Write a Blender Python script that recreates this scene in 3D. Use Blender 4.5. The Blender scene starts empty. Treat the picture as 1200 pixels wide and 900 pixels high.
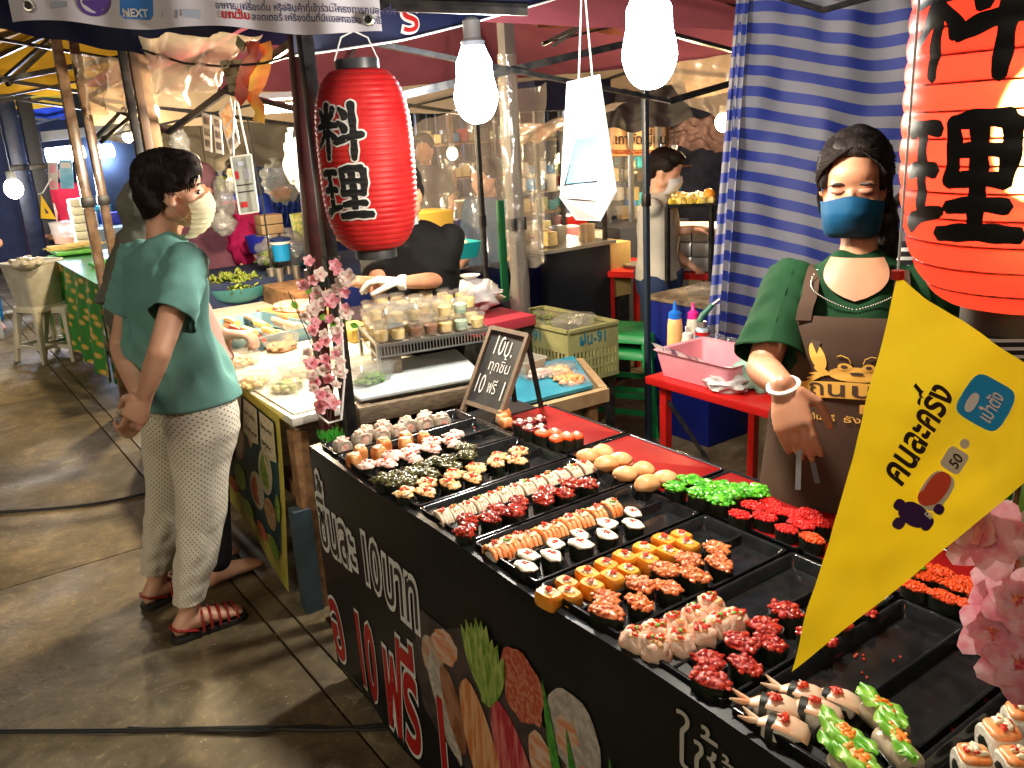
import bpy, bmesh, math, random
import numpy as np
from mathutils import Vector as V, Matrix, noise
random.seed(7)
SC = bpy.context.scene
COL = SC.collection
PI = math.pi

# ------------------------------------------------------------------ camera
F_PX = 1006.53                                  # focal length in pixels of a 1200 px wide frame
RT = V((0.8116769, -0.58147239, -0.05541173))   # camera right
UP = V((0.21103599, 0.20347621, 0.9560655))     # camera up
BK = V((-0.54465073, -0.78771016, 0.28786854))  # camera back
EYE = V((0, 0, 1.65))
cam = bpy.data.cameras.new('camera')
cam.sensor_width = 36; cam.lens = 36 * F_PX / 1200
cam.clip_start = 0.05; cam.clip_end = 400
camo = bpy.data.objects.new('camera', cam)
Mc = Matrix((RT, UP, BK)).transposed().to_4x4(); Mc.translation = EYE
camo.matrix_world = Mc
COL.objects.link(camo); SC.camera = camo

def ray(px, py): return RT * ((px - 600) / F_PX) + UP * ((450 - py) / F_PX) - BK
def gp(px, py, z):                              # point of a survey sight line at height z
    d = ray(px, py); return EYE + d * ((z - EYE.z) / d.z)
def D(px, py, dep): return EYE + ray(px, py) * dep
def xp(px, py, x):
    d = ray(px, py); return EYE + d * ((x - EYE.x) / d.x)
def yp(px, py, y):
    d = ray(px, py); return EYE + d * ((y - EYE.y) / d.y)
def pr(p):
    v = V(p) - EYE; z = -v.dot(BK); return 600 + F_PX * v.dot(RT) / z, 450 - F_PX * v.dot(UP) / z

# ------------------------------------------------------------------ world and exposure
w = bpy.data.worlds.new('World'); SC.world = w; w.use_nodes = True
bg = w.node_tree.nodes['Background']
bg.inputs[0].default_value = (0.62, 0.60, 0.60, 1); bg.inputs[1].default_value = 0.052
sun = bpy.data.lights.new('lane_fill_sun', 'SUN'); sun.energy = 0.75; sun.angle = math.radians(35); sun.color = (1, .84, .60)   # added soft sun, standing in for the glow of the lane's other stalls
suno = bpy.data.objects.new('lane_fill_sun', sun); COL.objects.link(suno)
suno.rotation_euler = V((.80, .42, -.52)).to_track_quat('-Z', 'Y').to_euler()
SC.view_settings.view_transform = 'Standard'; SC.view_settings.look = 'None'
SC.view_settings.exposure = 0.35; SC.view_settings.gamma = 1
SC.render.engine = 'CYCLES'
SC.cycles.use_denoising = True
SC.cycles.max_bounces = 6; SC.cycles.transparent_max_bounces = 16
SC.cycles.caustics_reflective = False; SC.cycles.caustics_refractive = False
SC.cycles.sample_clamp_indirect = 4; SC.cycles.sample_clamp_direct = 0

def lamp(name, loc, power, col=(1, 1, 1), r=.03, parent=None):
    l = bpy.data.lights.new(name, 'POINT'); l.energy = power; l.color = col; l.shadow_soft_size = r
    o = bpy.data.objects.new(name, l); o.location = loc; COL.objects.link(o)
    if parent: o.parent = parent; o.location = V(loc) - parent.location
    return o

# ------------------------------------------------------------------ materials
MATS = {}
def mat(name, c1, c2=None, scale=20, rough=.5, metal=0, bump=0, bscale=60, emit=None, es=0, alpha=1, coat=0,
        sss=0, lo=.4, hi=.6, spec=.5, detail=3, trans=0, aniso=None, thin=False, ior=1.45):
    if name in MATS: return MATS[name]
    m = bpy.data.materials.new(name); m.use_nodes = True
    nt = m.node_tree; N = nt.nodes; L = nt.links; b = N['Principled BSDF']
    b.inputs['Base Color'].default_value = (*c1, 1)
    b.inputs['Roughness'].default_value = rough; b.inputs['Metallic'].default_value = metal
    b.inputs['Alpha'].default_value = alpha; b.inputs['Coat Weight'].default_value = coat
    b.inputs['Specular IOR Level'].default_value = spec; b.inputs['Transmission Weight'].default_value = trans
    b.inputs['IOR'].default_value = ior
    if sss: b.inputs['Subsurface Weight'].default_value = sss; b.inputs['Subsurface Scale'].default_value = .01
    if emit: b.inputs['Emission Color'].default_value = (*emit, 1); b.inputs['Emission Strength'].default_value = es
    co = None
    if c2 is not None or bump:
        tc = N.new('ShaderNodeTexCoord'); oi = N.new('ShaderNodeObjectInfo')
        ml = N.new('ShaderNodeMath'); ml.operation = 'MULTIPLY'; ml.inputs[1].default_value = 37
        L.new(oi.outputs['Random'], ml.inputs[0])
        va = N.new('ShaderNodeVectorMath'); va.operation = 'ADD'
        L.new(tc.outputs['Object'], va.inputs[0]); L.new(ml.outputs[0], va.inputs[1]); co = va.outputs[0]
        if aniso:
            mp = N.new('ShaderNodeMapping'); mp.inputs['Scale'].default_value = aniso
            L.new(co, mp.inputs['Vector']); co = mp.outputs[0]
    if c2 is not None:
        n = N.new('ShaderNodeTexNoise'); n.inputs['Scale'].default_value = scale; n.inputs['Detail'].default_value = detail
        L.new(co, n.inputs['Vector'])
        r = N.new('ShaderNodeValToRGB'); r.color_ramp.elements[0].position = lo; r.color_ramp.elements[1].position = hi
        r.color_ramp.elements[0].color = (*c1, 1); r.color_ramp.elements[1].color = (*c2, 1)
        L.new(n.outputs['Fac'], r.inputs[0]); L.new(r.outputs[0], b.inputs['Base Color'])
    if bump:
        n = N.new('ShaderNodeTexNoise'); n.inputs['Scale'].default_value = bscale; n.inputs['Detail'].default_value = 4
        L.new(co, n.inputs['Vector'])
        bp = N.new('ShaderNodeBump'); bp.inputs['Strength'].default_value = min(1, bump); bp.inputs['Distance'].default_value = .01 * bump
        L.new(n.outputs['Fac'], bp.inputs['Height']); L.new(bp.outputs[0], b.inputs['Normal'])
    MATS[name] = m
    return m

def translucent(m, fac, k=1.0):                 # thin sheets let part of the light through
    nt = m.node_tree; N = nt.nodes; L = nt.links; b = N['Principled BSDF']; out = N['Material Output']
    t = N.new('ShaderNodeBsdfTranslucent'); x = N.new('ShaderNodeMixShader'); x.inputs[0].default_value = fac
    if b.inputs['Base Color'].links: L.new(b.inputs['Base Color'].links[0].from_socket, t.inputs[0])
    else: t.inputs[0].default_value = b.inputs['Base Color'].default_value
    L.new(b.outputs[0], x.inputs[1]); L.new(t.outputs[0], x.inputs[2]); L.new(x.outputs[0], out.inputs[0]); return m
def emis(name, col, s):
    return mat(name, (.02, .02, .02), emit=col, es=s)

# ------------------------------------------------------------------ mesh builder
def frame(d, up=None):
    d = V(d).normalized()
    u = V(up) if up is not None else (V((0, 0, 1)) if abs(d.z) < .95 else V((1, 0, 0)))
    s = d.cross(u).normalized(); u = s.cross(d).normalized()
    return s, u, d
class MB:
    def __init__(s): s.v = []; s.f = []; s.uv = []
    def add(s, vs, fs, uvs=None):
        n = len(s.v); s.v += [tuple(p) for p in vs]; s.f += [tuple(i + n for i in f) for f in fs]
        s.uv += (uvs if uvs else [(0, 0)] * len(vs)); return s
    def box(s, c, sz, M=None):
        c = V(c); h = V(sz) / 2; vs = []
        for z in (-1, 1):
            for x, y in ((-1, -1), (1, -1), (1, 1), (-1, 1)):
                p = V((x * h.x, y * h.y, z * h.z)); vs.append(c + (M @ p if M else p))
        return s.add(vs, [(3, 2, 1, 0), (4, 5, 6, 7), (0, 1, 5, 4), (1, 2, 6, 5), (2, 3, 7, 6), (3, 0, 4, 7)])
    def bar(s, a, b, w_, h_=None, up=None):
        a = V(a); b = V(b); h_ = h_ or w_; S, U, _ = frame(b - a, up); vs = []
        for p in (a, b):
            for x, y in ((-1, -1), (1, -1), (1, 1), (-1, 1)): vs.append(p + S * (x * w_ / 2) + U * (y * h_ / 2))
        return s.add(vs, [(3, 2, 1, 0), (4, 5, 6, 7), (0, 1, 5, 4), (1, 2, 6, 5), (2, 3, 7, 6), (3, 0, 4, 7)])
    def loft(s, rings, cap=True, uvs=None):
        n = len(rings[0]); vs = [p for r in rings for p in r]; fs = []
        for i in range(len(rings) - 1):
            for j in range(n):
                k = (j + 1) % n; fs.append((i * n + j, i * n + k, (i + 1) * n + k, (i + 1) * n + j))
        if cap: fs.append(tuple(range(n - 1, -1, -1))); fs.append(tuple(range((len(rings) - 1) * n, len(rings) * n)))
        return s.add(vs, fs, uvs)
    def tube(s, pts, r, n=8, cap=True):
        pts = [V(p) for p in pts]; rs = r if isinstance(r, (list, tuple)) else [r] * len(pts); rings = []
        S = None
        for i, p in enumerate(pts):
            d = (pts[min(i + 1, len(pts) - 1)] - pts[max(i - 1, 0)])
            if d.length < 1e-9: d = V((0, 0, 1))
            d.normalize()
            if S is None: S, U, _ = frame(d)
            else:
                S = (S - d * S.dot(d)).normalized(); U = S.cross(d).normalized()
            rings.append([p + (S * math.cos(2 * PI * j / n) + U * math.sin(2 * PI * j / n)) * rs[i] for j in range(n)])
        return s.loft(rings, cap)
    def lathe(s, prof, n=20, c=(0, 0, 0), M=None, cap=False):
        c = V(c); rings = []
        for r, z in prof:
            ring = []
            for j in range(n):
                p = V((r * math.cos(2 * PI * j / n), r * math.sin(2 * PI * j / n), z)); ring.append(c + (M @ p if M else p))
            rings.append(ring)
        return s.loft(rings, cap)
    def ball(s, c, r, n=12, m=8, M=None):
        c = V(c); r = V((r, r, r)) if not hasattr(r, '__len__') else V(r); rings = []
        for i in range(m + 1):
            t = PI * i / m; t = min(max(t, .02), PI - .02)
            ring = []
            for j in range(n):
                p = V((r.x * math.sin(t) * math.cos(2 * PI * j / n), r.y * math.sin(t) * math.sin(2 * PI * j / n), -r.z * math.cos(t)))
                ring.append(c + (M @ p if M else p))
            rings.append(ring)
        return s.loft(rings, True)
    def grid(s, fn, nu, nv, uv=True):
        vs = []; uvs = []
        for j in range(nv + 1):
            for i in range(nu + 1): vs.append(V(fn(i / nu, j / nv))); uvs.append((i / nu, j / nv))
        fs = [(j * (nu + 1) + i, j * (nu + 1) + i + 1, (j + 1) * (nu + 1) + i + 1, (j + 1) * (nu + 1) + i) for j in range(nv) for i in range(nu)]
        return s.add(vs, fs, uvs)
    def slab(s, pts, off):                       # a polygon given a thickness vector
        pts = [V(p) for p in pts]; n = len(pts); off = V(off)
        return s.add(pts + [p + off for p in pts], [tuple(range(n - 1, -1, -1)), tuple(range(n, 2 * n))] + [(i, (i + 1) % n, n + (i + 1) % n, n + i) for i in range(n)])
    def lump(s, c, r, seed=0, amt=.35, n=8, m=6, fr=2.2):
        c = V(c); r = V((r, r, r)) if not hasattr(r, '__len__') else V(r); rings = []
        for i in range(m + 1):
            t = min(max(PI * i / m, .05), PI - .05); ring = []
            for j in range(n):
                d = V((math.sin(t) * math.cos(2 * PI * j / n), math.sin(t) * math.sin(2 * PI * j / n), -math.cos(t)))
                k = 1 + amt * noise.noise(d * fr + V((seed * 3.7, seed, 0)))
                ring.append(c + V((d.x * r.x * k, d.y * r.y * k, d.z * r.z * k)))
            rings.append(ring)
        return s.loft(rings, True)
    def mesh(s, name, material=None, smooth=35, bevel=0, uv=False):
        me = bpy.data.meshes.new(name); me.from_pydata(s.v, [], s.f)
        bm = bmesh.new(); bm.from_mesh(me)
        if uv:
            lay = bm.loops.layers.uv.new('UVMap')
            bm.verts.ensure_lookup_table()
            for f in bm.faces:
                for l in f.loops: l[lay].uv = s.uv[l.vert.index]
        bmesh.ops.recalc_face_normals(bm, faces=bm.faces)
        if bevel: bmesh.ops.bevel(bm, geom=[e for e in bm.edges if len(e.link_faces) == 2 and e.calc_face_angle(0) > .6], offset=bevel, segments=2, affect='EDGES', profile=.6)
        bm.to_mesh(me); bm.free()
        if material: me.materials.append(material)
        if smooth:
            me.shade_smooth(); me.set_sharp_from_angle(angle=math.radians(smooth))
        return me
    def build(s, name, material, parent=None, smooth=35, bevel=0, uv=False, **k):
        return link(name, s.mesh(name, material, smooth, bevel, uv), parent, **k)

def link(name, me, parent=None, loc=None, rot=None, label=None, cat=None, group=None, kind=None):
    o = bpy.data.objects.new(name, me); COL.objects.link(o)
    if loc is not None: o.location = loc
    if rot is not None: o.rotation_euler = rot
    if parent is not None:
        o.parent = parent
        if loc is None:                                     # mesh given in world coordinates
            q = V((0, 0, 0)); p_ = parent
            while p_: q += V(p_.location); p_ = p_.parent
            o.location = -q
    return tag(o, label, cat, group, kind)
def tag(o, label=None, cat=None, group=None, kind=None):
    if label: o['label'] = label
    if cat: o['category'] = cat
    if group: o['group'] = group
    if kind: o['kind'] = kind
    return o
def empty(name, label, cat, loc=(0, 0, 0), group=None, rot=None):
    o = bpy.data.objects.new(name, None); COL.objects.link(o); o.location = loc; o.empty_display_size = .05
    if rot is not None: o.rotation_euler = rot
    return tag(o, label, cat, group)
def bake(o, voxel=None, smooth=0, disp=None, sub=0):
    if voxel:
        m = o.modifiers.new('r', 'REMESH'); m.mode = 'VOXEL'; m.voxel_size = voxel; m.use_smooth_shade = True
    if smooth:
        m = o.modifiers.new('s', 'SMOOTH'); m.factor = .5; m.iterations = smooth
    if disp:
        t = bpy.data.textures.new('folds', 'CLOUDS'); t.noise_scale = disp[1]; t.noise_depth = 2
        m = o.modifiers.new('d', 'DISPLACE'); m.texture = t; m.strength = disp[0]; m.texture_coords = 'LOCAL'
    dg = bpy.context.evaluated_depsgraph_get(); me = bpy.data.meshes.new_from_object(o.evaluated_get(dg))
    o.modifiers.clear(); old = o.data; o.data = me; bpy.data.meshes.remove(old); me.name = o.name
    me.shade_smooth()
    return o
def copy_tree(o, parent=None):
    c = o.copy(); COL.objects.link(c)
    if parent: c.parent = parent
    for ch in o.children: copy_tree(ch, c)
    return c

# ------------------------------------------------------------------ lettering
TONES = '\u0e48\u0e49\u0e4a\u0e4b'
UPPER = '\u0e34\u0e35\u0e36\u0e37\u0e31'
def text_geo(s, size=1, offset=0, align='LEFT', ext=0, sx=1, spacing=1):
    def conv(body, mark=None):
        c = bpy.data.curves.new('lettering', 'FONT'); c.body = body; c.size = size; c.offset = offset * size
        c.align_x = align; c.extrude = ext; c.resolution_u = 3; c.space_character = spacing
        if mark is not None:
            for i in mark: c.body_format[i].material_index = 1
        o = bpy.data.objects.new('lettering', c); COL.objects.link(o)
        dg = bpy.context.evaluated_depsgraph_get(); ev = o.evaluated_get(dg); me = ev.to_mesh()
        vs = [V(v.co) for v in me.vertices]; fs = [(tuple(p.vertices), p.material_index) for p in me.polygons]
        ev.to_mesh_clear(); COL.objects.unlink(o); bpy.data.objects.remove(o); bpy.data.curves.remove(c)
        return vs, fs
    stacked = [i for i in range(1, len(s)) if s[i] in TONES and s[i - 1] in UPPER]
    plain = ''.join(ch for i, ch in enumerate(s) if i not in stacked)
    vs, fs = conv(plain); fs = [f for f, _ in fs]
    if stacked:
        v2, f2 = conv(s, stacked); f2 = [f for f, mi in f2 if mi == 1]
        used = sorted({i for f in f2 for i in f}); mp = {k: len(vs) + n for n, k in enumerate(used)}
        vs += [v2[i] + V((0, .2 * size, 0)) for i in used]; fs += [tuple(mp[i] for i in f) for f in f2]
    vs = [V((p.x * sx, p.y, p.z)) for p in vs]
    return vs, fs
def lettering(name, s, mapfn, material, parent, size=1, offset=0, align='LEFT', sub=0, **k):
    vs, fs = text_geo(s, size, offset, align, **{a: k.pop(a) for a in ('sx', 'spacing') if a in k})
    bm = bmesh.new(); bv = [bm.verts.new(p) for p in vs]
    for f in fs:
        try: bm.faces.new([bv[i] for i in f])
        except ValueError: pass
    if sub:
        for ax in (0, 1):
            lo = min(v.co[ax] for v in bm.verts); hi = max(v.co[ax] for v in bm.verts); st = size * (.30, .15, .05)[sub - 1]; q = lo + st
            while q < hi:
                n_ = V((0, 0, 0)); n_[ax] = 1; c_ = V((0, 0, 0)); c_[ax] = q
                bmesh.ops.bisect_plane(bm, geom=bm.verts[:] + bm.edges[:] + bm.faces[:], plane_co=c_, plane_no=n_); q += st
        bmesh.ops.triangulate(bm, faces=bm.faces)
    for v in bm.verts: v.co = V(mapfn(v.co.x, v.co.y))
    me = bpy.data.meshes.new(name); bm.to_mesh(me); bm.free(); me.materials.append(material)
    return link(name, me, parent, **k)
def plane_map(o, r, u, nrm=None, lift=0):
    o = V(o); r = V(r).normalized(); u = V(u).normalized(); n = V(nrm) if nrm is not None else r.cross(u)
    return lambda x, y: o + r * x + u * y + n * lift
ORD = ['first', 'second', 'third', 'fourth', 'fifth', 'sixth', 'seventh', 'eighth', 'ninth', 'tenth', 'eleventh', 'twelfth', 'thirteenth', 'fourteenth']
def fab(name, c, k=.8, rough=.85, bump=.12, sc=7):
    return mat(name, c, tuple(x * k for x in c), sc, rough, bump=bump, bscale=14, spec=.2)
def stripemat(name, ca, cb, per, axis='z', duty=.5, rough=.8, bump=.1):
    m = mat(name, ca, rough=rough, bump=bump, bscale=10); nt = m.node_tree; N = nt.nodes; L = nt.links; b = N['Principled BSDF']
    tc = N.new('ShaderNodeTexCoord'); se = N.new('ShaderNodeSeparateXYZ'); a = N.new('ShaderNodeMath'); a.operation = 'MULTIPLY'; a.inputs[1].default_value = 1 / per
    f = N.new('ShaderNodeMath'); f.operation = 'FRACT'; c = N.new('ShaderNodeMath'); c.operation = 'GREATER_THAN'; c.inputs[1].default_value = duty
    mx = N.new('ShaderNodeMixRGB'); mx.inputs[1].default_value = (*ca, 1); mx.inputs[2].default_value = (*cb, 1)
    src = tc.outputs['UV'] if axis == 'uv' else tc.outputs['Object']
    L.new(src, se.inputs[0]); L.new(se.outputs[1 if axis == 'uv' else 2], a.inputs[0]); L.new(a.outputs[0], f.inputs[0]); L.new(f.outputs[0], c.inputs[0]); L.new(c.outputs[0], mx.inputs[0]); L.new(mx.outputs[0], b.inputs['Base Color']); return m
# ------------------------------------------------------------------ the lamps that the photograph shows lit
COOL = (.80, .90, 1.0); WARM = (1.0, .74, .40)
m_cool = emis('lit_led', COOL, 40); m_warm = emis('lit_warm_bulb', (1, .72, .38), 45)
m_cap = mat('grey_plastic', (.30, .32, .34), rough=.4)
m_black = mat('black_steel', (.012, .012, .014), (.03, .028, .026), 30, .35, .3, bump=.05)
def led_lamp(label, c, r, h, power, cord_top):
    c = V(c); t = empty('led_bulb', label, 'light bulb', c, 'large LED bulbs hanging over the sushi table')
    g = MB(); g.lathe([(max(.001, r * math.sin(min(1, (i / 12) * 1.25) * PI / 2) ** .8 * (1 if i < 9 else 1 - .05 * (i - 8))), -h / 2 + h * .62 * (1 - math.cos(i / 12 * PI / 1.55)) / 1.44) for i in range(13)] + [(r * .78, h * .30), (r * .6, h * .42), (r * .5, h * .5)], 56)
    g.build('glass_bulb', m_cool, t, loc=(0, 0, 0))
    k = MB(); k.lathe([(r * .5, h * .5), (r * .52, h * .56), (r * .38, h * .6), (r * .38, h * .82), (r * .2, h * .86), (.001, h * .87)], 20)
    k.build('socket', m_cap, t, loc=(0, 0, 0))
    MB().tube([V((0, 0, h * .8)), V((.004, .002, h * 1.1)), V((0, .01, cord_top - c.z))], .003, 6).build('cord', m_black, t, loc=(0, 0, 0))
    lamp('led_light', c - V((0, 0, h * .62)), power, (1, .90, .74), r * .8, t)
led_lamp('white LED bulb hanging left, between the red lantern and the hanging paper card', D(557, 100, 2.75), .073, .235, 70, 2.4)
led_lamp('large glaring white LED bulb beside the hanging white paper card', D(761, 46, 1.62), .054, .18, 42, 2.3)
def warm_bulb(label, c, r, power, col=WARM, cord=.35, m=None):
    c = V(c); t = empty('light_bulb', label, 'light bulb', c, 'warm bulbs lit in the stalls behind')
    MB().ball((0, 0, 0), (r, r, r * 1.15), 16, 12).build('glass_bulb', m or m_warm, t, loc=(0, 0, 0))
    MB().lathe([(r * .5, r * .9), (r * .5, r * 1.9), (.001, r * 2)], 14).build('socket', m_cap, t, loc=(0, 0, 0))
    MB().tube([(0, 0, r * 1.8), (0, 0, r * 2 + cord)], .004, 5).build('cord', m_black, t, loc=(0, 0, 0))
    lamp('bulb_light', c - V((0, 0, r * 1.5)), power, col, r, t)

# ------------------------------------------------------------------ ground
def concrete():
    m = bpy.data.materials.new('stained_concrete'); m.use_nodes = True
    nt = m.node_tree; N = nt.nodes; L = nt.links; b = N['Principled BSDF']; tc = N.new('ShaderNodeTexCoord')
    def no(sc, det, w_=0):
        n = N.new('ShaderNodeTexNoise'); n.inputs['Scale'].default_value = sc; n.inputs['Detail'].default_value = det
        n.inputs['Distortion'].default_value = w_; L.new(tc.outputs['Object'], n.inputs['Vector']); return n
    def ramp(n, pts):
        r = N.new('ShaderNodeValToRGB'); e = r.color_ramp.elements
        e[0].position, e[0].color = pts[0][0], (*pts[0][1], 1); e[1].position, e[1].color = pts[-1][0], (*pts[-1][1], 1)
        for p, c in pts[1:-1]: x = e.new(p); x.color = (*c, 1)
        L.new(n.outputs['Fac'], r.inputs[0]); return r
    a = ramp(no(1.1, 8, .4), [(.34, (.09, .066, .034)), (.5, (.165, .128, .070)), (.66, (.30, .245, .15))])
    c = ramp(no(7, 9, 1.2), [(.35, (.55, .54, .50)), (.55, (.85, .85, .85)), (.7, (1.15, 1.12, 1.05))])
    d = ramp(no(42, 6), [(.57, (1, 1, 1)), (.68, (2.0, 1.95, 1.8))])
    mx = N.new('ShaderNodeMixRGB'); mx.blend_type = 'MULTIPLY'; mx.inputs[0].default_value = 1
    L.new(a.outputs[0], mx.inputs[1]); L.new(c.outputs[0], mx.inputs[2])
    m2 = N.new('ShaderNodeMixRGB'); m2.blend_type = 'MULTIPLY'; m2.inputs[0].default_value = .55
    L.new(mx.outputs[0], m2.inputs[1]); L.new(d.outputs[0], m2.inputs[2]); L.new(m2.outputs[0], b.inputs['Base Color'])
    rr = ramp(no(2.5, 6), [(.3, (.42, .42, .42)), (.7, (.75, .75, .75))]); L.new(rr.outputs[0], b.inputs['Roughness'])
    bp = N.new('ShaderNodeBump'); bp.inputs['Strength'].default_value = .5; bp.inputs['Distance'].default_value = .006
    L.new(no(35, 8).outputs['Fac'], bp.inputs['Height']); L.new(bp.outputs[0], b.inputs['Normal'])
    return m
m_conc = concrete()
ground = MB().add([(-60, -60, -.02), (60, -60, -.02), (60, 60, -.02), (-60, 60, -.02)], [(0, 1, 2, 3)]).build('ground', mat('dirt', (.03, .027, .02), (.06, .05, .035), 3, .9), kind='structure')
xs = [(-8.2, -5.2), (-5.19, -2.2), (-2.19, .775), (.783, .868), (.876, 3.9), (3.91, 6.9), (6.91, 9.9), (9.91, 12.9)]
for i, (a, b_) in enumerate(xs):
    st = 3.0 if i != 3 else 24
    y = -2.3 + (.9 if i % 2 else 0)
    while y < 22:
        MB().box(((a + b_) / 2, y + st / 2, -.02), (b_ - a, st - .006, .04)).build('concrete_slab', m_conc, ground, bevel=.003)
        y += st
g = MB(); r_ = random.Random(77)
for _ in range(260):
    p = gp(r_.uniform(-20, 420), r_.uniform(420, 905), .001); g.lump(p, (r_.uniform(.001, .0038), r_.uniform(.001, .0038), .001), r_.random() * 50, .4, 6, 4)
g.build('litter', mat('grit', (.12, .10, .07), (.42, .38, .30), 3, .8, lo=.45, hi=.55), label='grit and crumbs strewn over the concrete walkway', cat='litter', kind='stuff')
m_cable = mat('cable_rubber', (.01, .01, .01), rough=.5)
def cable(label, pts, r=.008):
    P = []
    pts = [V(p) for p in pts]
    for i in range(len(pts) - 1):
        p0, p1, p2, p3 = pts[max(i - 1, 0)], pts[i], pts[i + 1], pts[min(i + 2, len(pts) - 1)]
        for k in range(8):
            t = k / 8; P.append(.5 * ((2 * p1) + (p2 - p0) * t + (2 * p0 - 5 * p1 + 4 * p2 - p3) * t * t + (3 * p1 - p0 - 3 * p2 + p3) * t ** 3))
    P.append(pts[-1]); return MB().tube(P, r, 8).build('power_cable', m_cable, label=label, cat='cable', group='black cables lying across the walkway')
cable('thin black cable crossing the walkway behind the woman in the teal shirt', [gp(-60, 602, .008), gp(0, 600, .008), gp(60, 596, .008), gp(120, 589, .008), gp(172, 578, .008), gp(250, 560, .008), gp(320, 545, .008)], .007)
cable('thicker black cable crossing the walkway nearest the black sushi banner', [gp(-60, 857, .009), gp(0, 857, .009), gp(150, 856, .009), gp(300, 853, .009), gp(380, 855, .009), gp(450, 850, .009), gp(520, 840, .009), gp(640, 830, .009)], .007)
cable('second strand of black cable twisted along the nearest floor cable', [gp(150, 853, .009), gp(260, 857, .009), gp(310, 856, .009), gp(360, 851, .009), gp(430, 855, .009), gp(500, 846, .009)], .005)
# ------------------------------------------------------------------ sushi table, banner, trays
TZ = .772; RIM = .80
m_tabletop = mat('black_table_vinyl', (.008, .009, .011), (.02, .021, .024), 12, .32, bump=.12, bscale=25)
tb = empty('sushi_table', 'long table under a black vinyl sheet carrying the sushi trays', 'table', (1.22, .95, 0))
MB().box((1.215, .93, TZ - .02), (.72, 2.66, .035)).build('tabletop', m_tabletop, tb, bevel=.006)
for x in (.92, 1.5):
    for y in (-.3, .95, 2.15): MB().tube([(x, y, 0), (x, y, TZ - .04)], .017, 10).build('leg', m_black, tb)
for y in (-.3, .95, 2.15): MB().tube([(.92, y, .2), (1.5, y, .2)], .012, 8).build('crossbar', m_black, tb)
m_banner = mat('black_banner_vinyl', (.006, .007, .008), (.010, .011, .013), 3, .36, spec=.3, bump=.06, bscale=9)
def bx(y, z):                                     # front face of the hanging banner, gently waved
    k = max(0, (.78 - z)) / .78
    return .842 - .010 * k - k * (.012 * math.sin(y * 4.3 + 1.0) + .006 * math.sin(y * 11 + z * 3)) - .004 * noise.noise(V((y * 3, z * 3, 1)))
ban = empty('vinyl_banner', 'black vinyl banner with Thai prices and a sushi photo hanging from the table front', 'banner', (.845, .95, 0))
def bfun(u, v):
    y = 2.275 - 2.62 * u; s = v * .83
    if s < .05: a = s / .05; return (.90 - .055 * a, y, .790 + .004 * math.sin(y * 9) - .004 * a)
    z = .785 - (s - .05) * .94; return (bx(y, z) + .003 * max(0, 1 - (s - .05) / .03), y, z)
MB().grid(bfun, 160, 50).build('front_sheet', m_banner, ban, smooth=60)
def bfun2(u, v):
    x = bx(2.275, .785 - .78 * v * .94) + .70 * u; z = .787 - .733 * v
    return (x, 2.276 + .01 * math.sin(x * 20) * v, z)
MB().grid(bfun2, 30, 20).build('end_sheet', m_banner, ban, smooth=60)
m_wht = mat('white_print', (.74, .74, .72), (.64, .64, .62), 8, .45); m_redp = mat('red_print', (.42, .012, .012), (.34, .01, .01), 6, .4)
m_inner = mat('dark_grey_print', (.02, .02, .022), rough=.4)
def bmap(y0, z0, lift, slope=0.0):
    return lambda x, y: (bx(y0 - x, z0 + y + x * slope) - lift, y0 - x, z0 + y + x * slope)
def bantext(s, y0, z0, size, sx, inner, o1=.055, o2=0.012, slope=0):
    lettering('lettering_outline', s, bmap(y0, z0, .0022, slope), m_wht, ban, size, o1, sub=2, sx=sx)
    lettering('lettering', s, bmap(y0, z0, .0038, slope), inner, ban, size, o2, sub=2, sx=sx)
bantext('ชิ้นละ', 2.262, .487, .222, .53, m_inner, .078, .004)
bantext('10', 1.985, .487, .205, .60, m_inner, .078, .004)
bantext('บาท', 1.850, .487, .222, .56, m_inner, .078, .004)
bantext('อ', 2.305 - .03, .10, .36, .42, m_redp, .05, .02)
bantext('10', 2.105, .10, .34, .46, m_redp, .05, .025)
bantext('ฟรี', 1.895, .095, .40, .44, m_redp, .05, .02)
bantext('1', 1.625, .10, .34, .50, m_redp, .05, .025)
m_hand = mat('grey_handwriting_print', (.50, .48, .42), rough=.5)
lettering('lettering', 'ใช้', bmap(.815, .655, .003), m_hand, ban, .125, -.004, sub=1, sx=.9)
lettering('lettering', 'ชั้น', bmap(.735, .645, .003), m_hand, ban, .085, -.004, sub=1)
# the printed food photograph, flat print on the banner
def print_shape(name, cy, cz, ry, rz, ang, material, lift, wob=.12, seed=0, nn=26, sq=1):
    ca, sa = math.cos(ang), math.sin(ang); P = []
    for i in range(nn):
        t = 2 * PI * i / nn; k = 1 + wob * noise.noise(V((math.cos(t) * 2, math.sin(t) * 2, seed)))
        a = ry * math.copysign(abs(math.cos(t)) ** sq, math.cos(t)) * k; b_ = rz * math.copysign(abs(math.sin(t)) ** sq, math.sin(t)) * k
        y = cy - (a * ca - b_ * sa); z = cz + (a * sa + b_ * ca); P.append((y, z))
    m = MB(); vs = []
    for rr in (0, .5, 1):
        for y, z in P:
            yy = cy + (y - cy) * rr; zz = cz + (z - cz) * rr; vs.append((bx(yy, zz) - lift, yy, zz))
    m.add(vs, [(r * nn + j, r * nn + (j + 1) % nn, (r + 1) * nn + (j + 1) % nn, (r + 1) * nn + j) for r in (0, 1) for j in range(nn)])
    return m.build(name, material, ban)
mp_rice = mat('printed_rice', (.50, .46, .40), (.34, .30, .27), 55, .4)
mp_salmon = mat('printed_salmon', (.52, .17, .05), (.66, .36, .18), 26, .4, aniso=(1, 3, .5))
mp_tuna = mat('printed_tuna', (.40, .02, .04), (.60, .16, .15), 26, .4, aniso=(1, 3, .5))
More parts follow.
